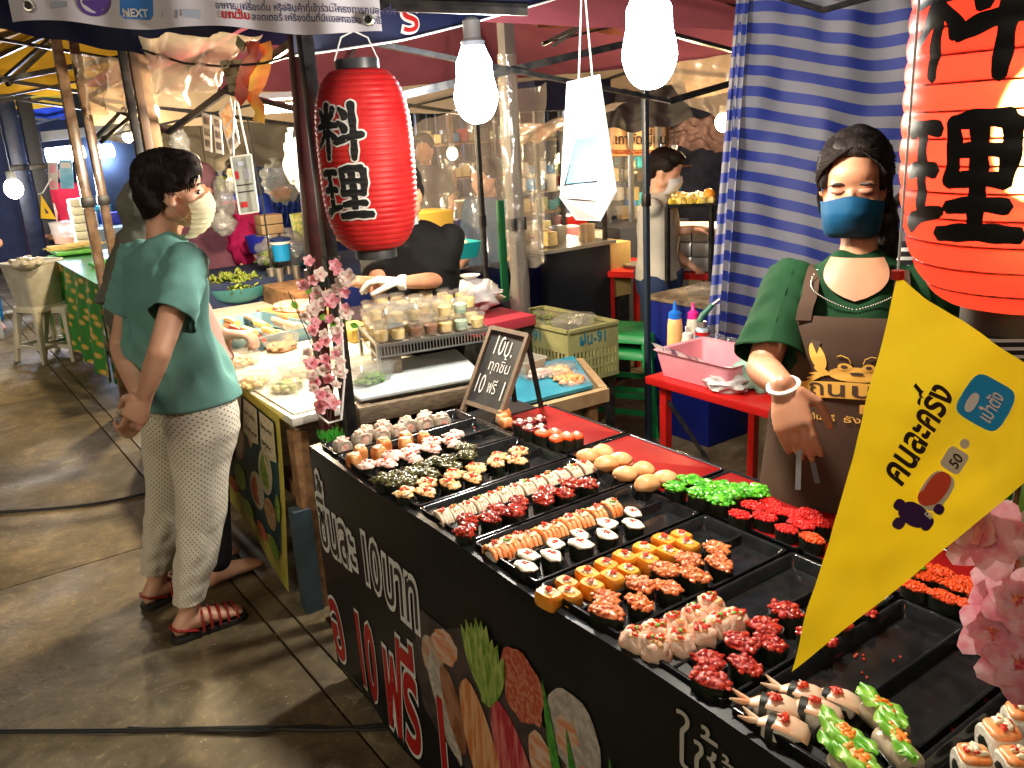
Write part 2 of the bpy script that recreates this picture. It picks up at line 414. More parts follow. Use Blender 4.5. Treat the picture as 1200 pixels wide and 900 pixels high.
mp_shrimp = mat('printed_shrimp', (.62, .45, .34), (.60, .22, .10), 22, .4, aniso=(1, 1, 3))
mp_roe = mat('printed_roe', (.42, .06, .03), (.55, .20, .12), 90, .4)
mp_leaf = mat('printed_lettuce', (.10, .22, .02), (.38, .48, .12), 60, .4, aniso=(1, 1, .35), lo=.35, hi=.65)
mp_leaf2 = mat('printed_leaf', (.03, .20, .02), (.08, .33, .04), 50, .4)
mp_nori = mat('printed_dark', (.035, .028, .03), (.07, .05, .05), 20, .4)
mp_brown = mat('printed_brown_glaze', (.20, .07, .03), (.34, .16, .09), 20, .4)
mp_egg = mat('printed_pale_fish', (.5, .40, .30), (.44, .24, .16), 30, .4)
for a in [('printed_photo', 1.36, .38, .36, .20, -.1, mp_nori, .0022, .3, 3), ('printed_roll', 1.60, .44, .05, .055, 0, mp_egg, .0028, .2, 5),
          ('printed_roll', 1.54, .50, .055, .045, .2, mp_shrimp, .0030, .2, 6), ('printed_nigiri', 1.56, .33, .045, .14, .35, mp_rice, .0032, .2, 7),
          ('printed_nigiri', 1.52, .34, .038, .11, .3, mp_brown, .0036, .1, 8), ('printed_roe_roll', 1.235, .560, .074, .085, 0, mp_roe, .0034, .25, 9),
          ('printed_nigiri', 1.395, .285, .068, .185, .36, mp_salmon, .0048, .08, 10), ('printed_nigiri', 1.255, .300, .072, .195, .42, mp_tuna, .0044, .08, 11),
          ('printed_nigiri', 1.115, .315, .064, .185, .46, mp_shrimp, .0040, .10, 12), ('printed_maki', 1.075, .545, .078, .09, .2, mp_rice, .0030, .1, 13),
          ('printed_maki_filling', 1.09, .53, .035, .045, .2, mp_shrimp, .0036, .3, 14), ('printed_maki', 1.03, .45, .065, .085, .2, mp_rice, .0040, .1, 15),
          ('printed_maki_filling', 1.03, .45, .03, .045, .2, mp_shrimp, .0046, .3, 16), ('printed_maki', .965, .38, .065, .085, .2, mp_rice, .0050, .1, 17),
          ('printed_maki_filling', .965, .38, .03, .045, .2, mp_shrimp, .0056, .3, 18)]:
    print_shape(*a)
def leaf(y0, z0, y1, z1, wd, material, lift):
    vs = []; nn = 8
    for i in range(nn + 1):
        t = i / nn; y = y0 + (y1 - y0) * t; z = z0 + (z1 - z0) * t; q = wd * math.sin(PI * min(1, t * .9 + .08))
        for s_ in (-1, 1): vs.append((bx(y + s_ * q, z) - lift, y + s_ * q, z))
    MB().add(vs, [(2 * i, 2 * i + 1, 2 * i + 3, 2 * i + 2) for i in range(nn)]).build('printed_leaf', material, ban)
for i in range(9): leaf(1.375 + .01 * math.sin(i * 3), .44, 1.375 + (.085 - i * .021), .645 - .012 * abs(i - 4) + .01 * (i % 2), .028, mp_leaf, .0044 + .0003 * i)
for i, (a, b_, c) in enumerate([(1.15, .44, .62), (1.08, .36, .55), (1.02, .30, .50), (.99, .28, .56)]): leaf(a - .05, b_ - .13, a + .01 - .03 * (i == 3), c, .015, mp_leaf2, .0062 + .0003 * i)
# trays
m_tray = mat('black_tray_plastic', (.008, .009, .010), (.014, .015, .016), 30, .16, spec=.6, bump=.02)
m_redtray = mat('red_lacquer_tray', (.27, .003, .003), (.22, .003, .003), 8, .5, spec=.2)
def rrect(x0, x1, y0, y1, r, z, n=4):
    P = []
    for cx, cy, a0 in ((x1 - r, y1 - r, 0), (x0 + r, y1 - r, 90), (x0 + r, y0 + r, 180), (x1 - r, y0 + r, 270)):
        for i in range(n + 1):
            a = math.radians(a0 + 90 * i / n); P.append(V((cx + r * math.cos(a), cy + r * math.sin(a), z)))
    return P
def tray(label, x0, x1, y0, y1, div=True, red=False, group=None):
    e = empty('sushi_tray', label, 'tray', ((x0 + x1) / 2, (y0 + y1) / 2, TZ), group)
    g = .003; x0 += g; x1 -= g; y0 += g; y1 -= g; d = .004
    rings = [rrect(x0 + d, x1 - d, y0 + d, y1 - d, .008, TZ), rrect(x0, x1, y0, y1, .01, RIM - .003), rrect(x0, x1, y0, y1, .01, RIM), rrect(x0 + .004, x1 - .004, y0 + .004, y1 - .004, .008, RIM + .001),
             rrect(x0 + .008, x1 - .008, y0 + .008, y1 - .008, .008, RIM - .002), rrect(x0 + .016, x1 - .02, y0 + .016, y1 - .016, .008, TZ + .006)]
    MB().loft(rings).build('tray_body', m_tray, e, smooth=50)
    if div:
        yc = (y0 + y1) / 2
        MB().loft([[V((x, yc + a, z)) for x in (x0 + .012, x1 - .012) for a in ((-h, h) if x == x0 + .012 else (h, -h))] for h, z in ((.008, TZ + .006), (.003, RIM - .005), (.0015, RIM - .004))]).build('divider', m_tray, e)
    if red:
        MB().loft([rrect(x0 + .009, x1 - .009, y0 + .009, y1 - .009, .006, RIM - .006), rrect(x0 + .009, x1 - .009, y0 + .009, y1 - .009, .006, RIM - .002)]).build('red_liner', m_redtray, e, smooth=30, bevel=.001)
    return e
tr = 'black compartment trays along the table front'
X0, X1 = .862, 1.33
tray('narrow black tray at the table end with grey crab mayonnaise rolls', X0, X1, 2.13, 2.243, False, group=tr)
tray('black tray of orange rolls and pink crab gunkan', X0, X1, 1.903, 2.128, True, group=tr)
tray('black tray of dark green and creamy orange gunkan', X0, X1, 1.670, 1.900, True, group=tr)
tray('black tray of white fish row and glossy red gunkan', X0, X1, 1.437, 1.667, True, group=tr)
tray('black tray of salmon row and white topped gunkan', X0, X1, 1.204, 1.434, True, group=tr)
tray('black tray of yellow egg pieces and orange minced gunkan', X0, X1, .970, 1.200, True, group=tr)
tray('black tray of pink white balls and dark red gunkan', X0, X1, .737, .967, True, group=tr)
tray('black tray of shrimp pieces and green wrapped rolls, nearly empty', X0, X1, .500, .733, True, group=tr)
tray('black tray at the bottom right corner with orange topped rice rolls', X0, X1, .262, .496, False, group=tr)
rt = 'red lined trays along the vendor side'
tray('red tray by the chalkboard holding white dotted gunkan', 1.337, 1.565, 1.70, 2.07, False, True, rt)
tray('red tray holding the tan tofu pouches', 1.337, 1.565, 1.335, 1.695, False, True, rt)
tray('red tray holding green seaweed and red roe gunkan', 1.337, 1.565, .96, 1.33, False, True, rt)
tray('red tray half hidden by the yellow pennant', 1.337, 1.565, .59, .955, False, True, rt)
tray('red tray behind the pink blossom at the right edge', 1.337, 1.565, .22, .585, False, True, rt)
# ------------------------------------------------------------------ sushi pieces
m_nori = mat('nori', (.006, .009, .006), (.014, .018, .010), 90, .42, bump=.12, bscale=160)
m_rice = mat('rice', (.62, .58, .48), (.74, .70, .62), 160, .45, bump=.35, bscale=220, sss=.1)
m_crab = mat('pink_crab_mix', (.80, .55, .46), (.62, .16, .10), 85, .35, bump=.4, bscale=150, lo=.45, hi=.68, sss=.1)
m_greyroll = mat('grey_roll', (.36, .31, .24), (.55, .50, .42), 60, .42, bump=.25, bscale=140, lo=.4, hi=.6)
m_orroll = mat('orange_roll', (.60, .17, .04), (.74, .38, .14), 50, .3, bump=.2, bscale=90)
m_pinkw = mat('pink_white_crab', (.84, .58, .50), (.70, .22, .16), 80, .32, bump=.35, bscale=160, lo=.5, hi=.72)
m_dkgreen = mat('dark_green_seaweed', (.035, .035, .012), (.17, .15, .05), 110, .2, bump=.4, bscale=120, lo=.42, hi=.7, coat=.5)
m_cream = mat('creamy_orange_mix', (.82, .40, .14), (.86, .62, .36), 90, .3, bump=.35, bscale=150, coat=.3)
m_whfish = mat('white_fish', (.78, .68, .52), (.70, .50, .38), 60, .32, bump=.12, bscale=90, sss=.1)
m_mayo = mat('mayonnaise', (.80, .70, .44), (.84, .78, .60), 60, .28, bump=.1, bscale=60)
m_redgl = mat('glossy_red_mix', (.24, .010, .008), (.45, .05, .02), 90, .1, bump=.35, bscale=140, coat=1)
m_roe = mat('red_roe', (.62, .02, .008), (.75, .07, .02), 200, .18, bump=.5, bscale=300, coat=.6)
m_roebr = mat('bright_red_roe', (.78, .018, .012), (.66, .008, .006), 200, .3, bump=.6, bscale=340)
m_roeor = mat('orange_roe', (.85, .10, .006), (.78, .06, .004), 220, .3, bump=.6, bscale=340)
m_salm = mat('salmon', (.78, .23, .06), (.84, .40, .18), 70, .28, bump=.1, bscale=80, aniso=(1, 1, .3), sss=.1)
m_whtop = mat('white_mayo_top', (.84, .80, .68), (.78, .70, .58), 100, .3, bump=.25, bscale=120)
m_egg = mat('egg', (.80, .26, .02), (.84, .36, .04), 40, .35, bump=.12, bscale=120, sss=.1)
m_minced = mat('minced_orange', (.48, .09, .02), (.72, .24, .08), 120, .25, bump=.5, bscale=170, coat=.3)
m_ball = mat('shrimp_ball', (.82, .58, .44), (.80, .38, .26), 45, .3, bump=.15, bscale=80, lo=.5, hi=.75, sss=.15, coat=.3)
m_tobiko = mat('dark_red_roe_topping', (.36, .012, .006), (.58, .05, .02), 130, .2, bump=.6, bscale=200, coat=.4)
m_shr = mat('cooked_shrimp', (.84, .60, .42), (.82, .32, .14), 35, .3, lo=.5, hi=.75, bump=.12, bscale=60, coat=.4)
m_sw = mat('green_seaweed_salad', (.03, .26, .01), (.14, .52, .03), 90, .15, bump=.3, bscale=120, coat=.6)
m_tofu = mat('tofu_pouch', (.74, .36, .14), (.84, .50, .24), 25, .38, bump=.12, bscale=60)
m_grn = mat('spring_onion', (.08, .30, .02), (.20, .46, .06), 60, .3)
m_carrot = mat('carrot', (.85, .22, .02), (.9, .3, .05), 50, .35)
m_lett = mat('lettuce', (.10, .36, .02), (.30, .58, .08), 45, .3, bump=.2, bscale=60)
m_fillg = mat('rice_paper_roll', (.36, .30, .22), (.50, .42, .30), 40, .12, coat=.8)
m_dkdot = mat('dark_red_roe', (.10, .006, .008), (.22, .01, .01), 160, .2, bump=.5, bscale=260, coat=.6)
rng = random.Random(11)
def oval(rx, ry, z, n=20, sq=.9, wob=0, seed=0):
    P = []
    for i in range(n):
        t = 2 * PI * i / n; k = 1 + wob * noise.noise(V((math.cos(t) * 1.7, math.sin(t) * 1.7, seed)))
        P.append(V((rx * math.copysign(abs(math.cos(t)) ** sq, math.cos(t)) * k, ry * math.copysign(abs(math.sin(t)) ** sq, math.sin(t)) * k, z)))
    return P
def nori_cup(rx, ry, h, seed):
    g = MB(); g.loft([oval(rx * .96, ry * .96, 0, wob=.1, seed=seed), oval(rx, ry, h * .5, wob=.1, seed=seed), oval(rx * 1.01, ry * 1.01, h + .001, wob=.12, seed=seed), oval(rx * .93, ry * .93, h, wob=.12, seed=seed), oval(rx * .9, ry * .9, h - .003, wob=.12, seed=seed)])
    return g.mesh('nori', m_nori)
def clumpm(name, rx, ry, z, hgt, n, sz, m, seed, elong=1.0, flat=.6, amt=.5):
    g = MB(); r = random.Random(seed)
    g.lump((0, 0, z), (rx * .9, ry * .9, hgt * .75), seed, .3, 14, 7, 3)
    for i in range(n):
        t = r.random() * 2 * PI; q = math.sqrt(r.random()); x = rx * q * math.cos(t); y = ry * q * math.sin(t)
        zz = z + hgt * .75 * math.sqrt(max(0, 1 - q * q)) * r.uniform(.7, 1.1)
        s = sz * r.uniform(.6, 1.25); g.lump((x, y, zz), (s * r.uniform(.7, elong), s * r.uniform(.7, elong), s * flat), r.random() * 99, amt, 7, 5, 2.5)
    return g.mesh(name, m, smooth=60)
def bits(name, pts, sz, m, seed, zf=.6):
    g = MB(); r = random.Random(seed)
    for p in pts: g.lump(p, (sz * r.uniform(.6, 1.4), sz * r.uniform(.6, 1.4), sz * zf), r.random() * 99, .4, 6, 4)
    return g.mesh(name, m, smooth=60)
def scat(n, rx, ry, z, hgt, seed):
    r = random.Random(seed); o = []
    for _ in range(n):
        t = r.random() * 2 * PI; q = math.sqrt(r.random()) * .8; o.append((rx * q * math.cos(t), ry * q * math.sin(t), z + hgt * math.sqrt(1 - q * q)))
    return o
GH = .026
def rbox(g, c, sz, seed=0, bulge=.15, n=16, m=6, wob=.05):
    rings = []; c = V(c)
    for i in range(m + 1):
        t = i / m; k = 1 - abs(2 * t - 1) ** 4 * bulge
        rings.append([c + p for p in oval(sz[0] / 2 * k, sz[1] / 2 * k, (t - .5) * sz[2], n, .5, wob, seed + i * .2)])
    return g.loft(rings)
def mk(kind, s):
    """part meshes (name, mesh) of one piece, long side along Y, standing on z = 0"""
    P = []
    def gunkan(topm, name, rx=.0165, ry=.025, n=16, sz=.0065, hg=.010, garnish=None, ng=6, **k):
        P.append(('nori', nori_cup(rx, ry, GH, s)))
        P.append((name, clumpm(name, rx * 1.08, ry * 1.05, GH, hg, n, sz, topm, s, **k)))
        if garnish: P.append(('red_roe', bits('red_roe', scat(ng, rx * .8, ry * .8, GH, hg + .003, s), .004, garnish, s)))
    if kind == 'grey':
        g = MB(); g.loft([[V((p.x, y, .021 + p.y)) for p in oval(.022 * k, .021 * k, 0, 18, .8, .08, s)] for y, k in ((-.017, .93), (-.015, 1), (.015, 1), (.017, .93))]); P.append(('rice_roll', g.mesh('rice_roll', m_greyroll, 50)))
        g = MB()
        for y in (-.0175, .0175): g.ball((0, y, .021), (.012, .0012, .012), 12, 4)
        P.append(('filling', g.mesh('filling', m_crab))); P.append(('topping', clumpm('topping', .016, .016, .038, .010, 12, .006, m_crab, s)))
        P.append(('mayonnaise', bits('mayonnaise', scat(5, .014, .014, .040, .008, s + 9), .005, m_mayo, s)))
    elif kind == 'orange':
        g = MB(); rbox(g, (0, 0, .019), (.032, .040, .038), s, .22); P.append(('wrapped_rice', g.mesh('wrapped_rice', m_orroll, 60)))
        P.append(('mayonnaise', bits('mayonnaise', scat(6, .012, .015, .034, .006, s), .006, m_mayo, s)))
    elif kind == 'pinkg': gunkan(m_pinkw, 'crab_topping', n=22, sz=.0085, hg=.012, garnish=m_roe, ng=4, elong=1.6)
    elif kind == 'green': gunkan(m_dkgreen, 'seaweed_topping', n=22, sz=.0075, hg=.014, elong=1.5)
    elif kind == 'creamg': gunkan(m_cream, 'creamy_topping', n=20, sz=.0075, hg=.011, garnish=m_roe, ng=6, elong=1.3)
    elif kind == 'white':
        g = MB(); rbox(g, (0, 0, .013), (.027, .052, .028), s, .15); P.append(('rice', g.mesh('rice', m_whfish)))
        g = MB()
        for i in range(4):
            y = -.0018
            x = -.0105 + .007 * i
            g.tube([(x, -.027, .006), (x, -.026, .018), (x, -.015, .028), (x, .002, .031), (x, .018, .028), (x, .026, .016)], [.0034, .0041, .0043, .0043, .0041, .0034], 8)
        P.append(('fish_slice', g.mesh('fish_slice', m_whfish, 60)))
        P.append(('mayonnaise', clumpm('mayonnaise', .010, .015, .033, .004, 6, .004, m_mayo, s)))
        P.append(('red_roe', bits('red_roe', scat(4, .01, .012, .033, .006, s), .004, m_roe, s)))
        if s % 2 == 0: P.append(('spring_onion', bits('spring_onion', scat(4, .01, .012, .034, .006, s + 3), .003, m_grn, s)))
    elif kind == 'redg': gunkan(m_redgl, 'glazed_topping', n=26, sz=.0065, hg=.015, elong=1.2)
    elif kind == 'salmon':
        g = MB(); rbox(g, (0, 0, .010), (.026, .044, .020), s, .15); P.append(('rice', g.mesh('rice', m_rice)))
        g = MB()
        for i in range(3):
            x = -.010 + .010 * i
            g.tube([(x, -.026, .008), (x, -.024, .018), (x, -.014, .026), (x, .004, .029), (x, .018, .026), (x, .027, .014)], [.0044, .0052, .0054, .0054, .0052, .0042], 8)
        P.append(('salmon_slice', g.mesh('salmon_slice', m_salm, 60)))
        P.append(('mayonnaise', clumpm('mayonnaise', .012, .013, .032, .005, 7, .0045, m_mayo, s)))
        P.append(('red_roe', bits('red_roe', scat(4, .009, .010, .034, .006, s), .004, m_roe, s)))
        if s % 2 == 0: P.append(('spring_onion', bits('spring_onion', scat(4, .01, .01, .035, .005, s + 3), .003, m_grn, s)))
    elif kind == 'whiteg':
        P.append(('nori', nori_cup(.0165, .025, GH, s)))
        g = MB(); rg = [oval(.0165 * k, .025 * k, z, 24, 1, .35, s * 1.7) for k, z in ((.85, GH - .004), (1.0, GH), (1.02, GH + .003), (.8, GH + .006), (.3, GH + .0075))]; g.loft(rg); P.append(('white_topping', g.mesh('white_topping', m_whtop, 60)))
        P.append(('red_roe', bits('red_roe', scat(7, .008, .013, GH + .002, .006, s), .0035, m_roe, s)))
    elif kind == 'egg':
        g = MB(); rbox(g, (0, 0, .014), (.031, .048, .028), s, .12, wob=.10); P.append(('egg_block', g.mesh('egg_block', m_egg, 50)))
        P.append(('mayonnaise', clumpm('mayonnaise', .009, .012, .028, .004, 5, .004, m_mayo, s)))
        P.append(('red_roe', bits('red_roe', scat(6, .007, .009, .030, .005, s), .0035, m_roe, s)))
    elif kind == 'minced': gunkan(m_minced, 'minced_topping', n=34, sz=.0052, hg=.009, elong=1.2)
    elif kind == 'ball':
        g = MB(); g.lump((0, 0, .018), (.021, .024, .020), s, .38, 18, 12, 1.9); P.append(('ball', g.mesh('ball', m_ball, 70)))
        P.append(('creamy_topping', clumpm('creamy_topping', .012, .014, .033, .005, 9, .005, m_cream, s)))
        P.append(('red_roe', bits('red_roe', scat(7, .015, .015, .031, .009, s), .0045, m_roe, s)))
        P.append(('spring_onion', bits('spring_onion', scat(2, .012, .012, .034, .009, s + 3), .003, m_grn, s)))
    elif kind == 'darkred': gunkan(m_tobiko, 'roe_topping', n=30, sz=.0055, hg=.009, rx=.018, ry=.027)
    elif kind == 'shrimp':
        g = MB(); rbox(g, (0, 0, .012), (.026, .050, .024), s, .2); P.append(('rice', g.mesh('rice', m_rice)))
        g = MB(); r_ = [[V((p.x, y, z + p.y * .35)) for p in oval(w_, .012, 0, 14, .9, .1, s)] for y, z, w_ in ((-.032, .014, .010), (-.026, .022, .016), (-.01, .027, .017), (.008, .027, .015), (.022, .022, .010), (.030, .018, .006))]
        g.loft(r_); P.append(('shrimp', g.mesh('shrimp', m_shr, 60)))
        g = MB()
        for sx_ in (-1, 1): g.tube([(0, .026, .019), (sx_ * .005, .040, .021), (sx_ * .010, .052, .026)], [.0035, .004, .001], 6)
        P.append(('shrimp_tail', g.mesh('shrimp_tail', m_shr, 60)))
        g = MB(); g.loft([[V((p.x, y, .014 + p.y)) for p in oval(.0175, .0185, 0, 16, .8)] for y in (.008, .017)]); P.append(('nori_band', g.mesh('nori_band', m_nori)))
        P.append(('red_roe', bits('red_roe', scat(5, .006, .007, .030, .006, s), .005, m_roe, s)))
    elif kind == 'wrap':
        g = MB(); g.tube([(0, -.034, .020), (0, -.031, .020), (0, .028, .020), (0, .031, .020)], [.017, .0195, .0195, .017], 16); P.append(('rice_paper_roll', g.mesh('rice_paper_roll', m_fillg, 60)))
        g = MB(); r = random.Random(s)
        for i in range(7):
            y = r.uniform(-.034, .034); a = r.uniform(-.5, .5); x = r.uniform(-.012, .012)
            g.grid(lambda u, v: (x + (u - .5) * .022 * math.cos(a) * math.sin(PI * (v * .8 + .1)), y + (v - .5) * .045, .038 + .008 * math.sin(v * 9 + i) * (u - .5) + .006 * math.sin(PI * u) + .003 * i / 3), 5, 8)
        P.append(('lettuce', g.mesh('lettuce', m_lett, 60)))
        P.append(('carrot', clumpm('carrot', .010, .020, .044, .006, 12, .005, m_carrot, s)))
    elif kind == 'ricebig':
        g = MB(); g.loft([[V((p.x, y, .022 + p.y)) for p in oval(.024 * k, .022 * k, 0, 18, .8, .08, s)] for y, k in ((-.019, .9), (-.016, 1), (.016, 1), (.019, .9))]); P.append(('rice_roll', g.mesh('rice_roll', m_rice, 50)))
        g = MB()
        for y in (-.0195, .0195): g.ball((0, y, .021), (.013, .0012, .012), 12, 4)
        P.append(('filling', g.mesh('filling', m_nori)))
        g = MB(); rbox(g, (0, 0, .043), (.036, .036, .010), s, .25); P.append(('salmon_slice', g.mesh('salmon_slice', m_salm, 60)))
        P.append(('mayonnaise', bits('mayonnaise', scat(5, .012, .012, .048, .003, s), .006, m_mayo, s)))
        P.append(('red_roe', bits('red_roe', scat(4, .012, .012, .049, .003, s + 4), .004, m_roe, s)))
    elif kind == 'seaweed': gunkan(m_sw, 'seaweed_salad', n=34, sz=.0065, hg=.014, elong=1.7, rx=.018, ry=.026)
    elif kind == 'brightred':
        P.append(('nori', nori_cup(.018, .027, .024, s))); P.append(('roe_topping', clumpm('roe_topping', .0185, .0275, .024, .008, 120, .0032, m_roebr, s, flat=.8, amt=.3)))
    elif kind == 'orangeroe':
        P.append(('nori', nori_cup(.017, .028, .024, s))); P.append(('roe_topping', clumpm('roe_topping', .0175, .0285, .024, .007, 120, .0030, m_roeor, s, flat=.8, amt=.3)))
    elif kind in ('dotdark', 'dotorange'):
        P.append(('nori', nori_cup(.017, .022, .026, s))); g = MB(); g.loft([oval(.0175 * k, .0225 * k, z, 22, .9, .1, s * 2.1) for k, z in ((.9, .022), (1.0, .027), (.95, .031), (.7, .034), (.3, .035))]); P.append(('roe_topping', g.mesh('roe_topping', m_dkdot if kind == 'dotdark' else m_roeor, 60)))
        g = MB(); g.lump((0, 0, .035), (.007, .010, .005), s, .15, 12, 6); P.append(('mayonnaise', g.mesh('mayonnaise', m_whtop, 70)))
    elif kind == 'tofu':
        g = MB(); g.lump((0, 0, .018), (.021, .030, .019), s * 1.3, .18, 18, 10, 1.3); P.append(('pouch', g.mesh('pouch', m_tofu, 70)))
        g = MB(); g.tube([(0.013 * math.cos(t), .022 + .006 * math.sin(t), .012) for t in [i * PI / 5 for i in range(6)]], .0015, 5); P.append(('fold', g.mesh('fold', m_tofu, 70)))
    elif kind == 'salmonroll':
        g = MB(); g.tube([(-.016, 0, .016), (-.014, 0, .016), (.014, 0, .016), (.016, 0, .016)], [.013, .016, .016, .013], 14); P.append(('rolled_salmon', g.mesh('rolled_salmon', m_salm, 60)))
        g = MB(); g.ball((-.0165, 0, .016), (.001, .008, .008), 10, 4); P.append(('filling', g.mesh('filling', m_rice)))
    return P
PROTO = {}
def c1(l, ox, oy, s): return [(ox + x / s, oy + y / s) for x, y in l]
def kind_mats(kind): return None
def pieces(kind, name, desc, where, pts, top=.030, variants=4, rot0=0.0, rj=.25, base=None, scale=1.0, group=None):
    base = TZ + .006 if base is None else base
    W = [gp(px, py, base + top) for px, py in pts]
    order = sorted(range(len(W)), key=lambda i: W[i].x)
    if kind not in PROTO: PROTO[kind] = [mk(kind, s + 1) for s in range(variants)]
    for n_, i in enumerate(order):
        P = PROTO[kind][i % variants]; p = W[i]; rr = random.Random(i * 13 + len(pts))
        a = rot0 + rr.uniform(-rj, rj) + (PI if rr.random() < .5 and kind not in ('shrimp',) else 0)
        lab = '%s, %s from banner edge in %s' % (desc, ORD[n_] if n_ < 14 else 'last', where)
        e = empty(name, lab, 'sushi', (p.x, p.y, base), group or (desc + ' pieces'), rot=(0, 0, a)); sc = scale * rr.uniform(.94, 1.06); e.scale = (sc, sc, sc)
        for pn, me in P: link(pn, me, e, loc=(0, 0, 0))
A = lambda l: c1(l, 370, 450, 6); B = lambda l: c1(l, 500, 450, 6); C_ = lambda l: c1(l, 540, 560, 6); Dd = lambda l: c1(l, 540, 500, 3.46)
E_ = lambda l: c1(l, 680, 640, 3.46); G_ = lambda l: c1(l, 760, 500, 3.46); H_ = lambda l: c1(l, 880, 640, 3.46); K_ = lambda l: c1(l, 680, 480, 6); L_ = lambda l: c1(l, 1000, 600, 3)
pieces('grey', 'crab_roll', 'grey crab mayonnaise roll', 'the table end tray', A([(182, 400), (318, 352), (350, 320), (462, 318), (470, 285), (585, 300), (640, 258), (755, 248), (768, 215), (885, 225)]), .042, scale=1.08)
pieces('orange', 'orange_roll', 'browned orange roll', 'its tray', A([(312, 455), (265, 510), (478, 405), (440, 458), (632, 362), (628, 400), (758, 352)]), .034, scale=1.05)
pieces('pinkg', 'crab_gunkan', 'gunkan with shredded pink crab', 'its tray', A([(362, 562), (495, 548), (530, 500), (662, 510), (678, 460), (808, 448), (828, 405), (948, 405), (972, 358)]), .034, scale=1.1)
pieces('green', 'seaweed_gunkan', 'gunkan with dark green seaweed', 'its tray', A([(465, 668), (580, 650), (560, 690), (690, 612), (650, 680), (800, 622), (760, 580), (850, 545), (930, 540), (960, 575), (1055, 500), (1060, 450)]), .034, scale=1.14)
pieces('creamg', 'creamy_gunkan', 'gunkan with creamy orange crab', 'its tray', A([(628, 762), (772, 748), (790, 690), (935, 692), (965, 632), (1100, 650), (1118, 590)]) + B([(492, 545), (500, 500), (630, 528), (655, 470)]), .034, scale=1.1)
pieces('white', 'white_fish_nigiri', 'white fish nigiri with mayonnaise', 'the long pale row', [(519 + 166 * i / 12, 602 - 58 * i / 12) for i in range(13)], .030, rot0=-.1, rj=.05, scale=1.05)
pieces('redg', 'glazed_gunkan', 'gunkan with glossy dark red topping', 'its tray', [(545, 620), (548, 606), (575, 604), (584, 594), (603, 597), (608, 585), (635, 583), (643, 572), (662, 575), (668, 564), (689, 565)], .038, scale=1.12)
pieces('salmon', 'salmon_nigiri', 'salmon nigiri with mayonnaise and roe', 'the salmon row', C_([(235, 488), (320, 462), (405, 430), (490, 400), (585, 368), (675, 335), (760, 300), (850, 270), (950, 230), (1060, 185)]), .030, rot0=-.1, rj=.06, scale=1.08)
pieces('whiteg', 'white_topped_gunkan', 'white topped gunkan', 'its tray', C_([(455, 612), (470, 537), (640, 540), (665, 452), (842, 458), (840, 382), (1022, 392), (1032, 318)]) + K_([(370, 795), (365, 715)]), .032, scale=1.06)
pieces('egg', 'egg_sushi', 'yellow egg block with roe', 'the egg row', Dd([(355, 660), (440, 655), (430, 610), (530, 622), (515, 578), (612, 590), (590, 540), (680, 560), (665, 510), (755, 520), (745, 478), (843, 492), (825, 443), (920, 460), (895, 420)]), .036, rot0=.05, rj=.1, scale=1.08)
pieces('minced', 'minced_gunkan', 'gunkan with orange minced topping', 'its tray', Dd([(590, 695), (592, 750), (722, 640), (722, 705), (832, 582), (840, 645), (930, 540), (943, 600), (1040, 495), (1050, 553)]), .034, scale=1.22)
pieces('ball', 'shrimp_ball', 'pinkish white shrimp ball', 'its tray', Dd([(705, 845), (795, 822), (790, 882), (868, 780), (882, 862), (945, 748), (975, 830), (1015, 712), (1045, 790), (1112, 770)]), .034, scale=1.16)
pieces('darkred', 'red_roe_gunkan', 'gunkan with dark red roe', 'its tray', E_([(522, 455), (530, 535), (648, 385), (668, 468), (748, 320), (770, 380), (838, 255), (955, 360), (1040, 300), (1140, 240)]), .034, scale=1.14)
pieces('shrimp', 'shrimp_sushi', 'shrimp sushi with black band', 'the shrimp tray', E_([(790, 640), (820, 722), (905, 590), (950, 660), (1040, 605)]), .030, rot0=.5, rj=.15, scale=1.2)
pieces('wrap', 'rice_paper_wrap', 'rice paper and lettuce wrap', 'the shrimp tray', H_([(385, 775), (430, 880), (545, 665), (595, 780)]), .040, rot0=-.3, rj=.15, scale=1.1)
pieces('ricebig', 'salmon_topped_roll', 'thick salmon topped rice roll', 'the corner tray', H_([(905, 850), (1015, 755), (1080, 850), (1100, 670)]), .045, rot0=.9, rj=.2, scale=1.1)
BR = RIM - .001
pieces('salmonroll', 'salmon_roll', 'rolled salmon piece', 'the chalkboard tray', B([(530, 235), (560, 265), (545, 205)]), .02, base=BR)
pieces('dotdark', 'white_dotted_gunkan', 'white dotted dark gunkan', 'the chalkboard tray', B([(655, 265), (725, 250), (795, 232), (722, 303), (805, 288)]), .036, base=BR, scale=1.08)
pieces('dotorange', 'white_dotted_orange_gunkan', 'white dotted orange gunkan', 'the chalkboard tray', B([(815, 335), (900, 325), (910, 370), (985, 358), (1055, 345)]), .036, base=BR, scale=1.08)
pieces('tofu', 'tofu_pouch', 'tan tofu pouch', 'its red tray', K_([(55, 300), (155, 278), (180, 358), (282, 332), (320, 425), (440, 400), (470, 497), (600, 457)]), .028, base=BR, rot0=.9, rj=.4, scale=1.06)
pieces('seaweed', 'green_gunkan', 'gunkan with bright green seaweed salad', 'its red tray', G_([(110, 235), (170, 205), (205, 265), (245, 235), (290, 290), (310, 235), (345, 265), (390, 250), (440, 255)]), .036, base=BR, scale=1.1)
pieces('brightred', 'bright_red_gunkan', 'gunkan with bright red roe', 'its red tray', G_([(372, 345), (425, 310), (470, 355), (495, 295), (520, 330), (560, 400), (590, 345), (620, 385), (655, 340), (690, 375)]), .032, base=BR, rot0=.0, rj=.15)
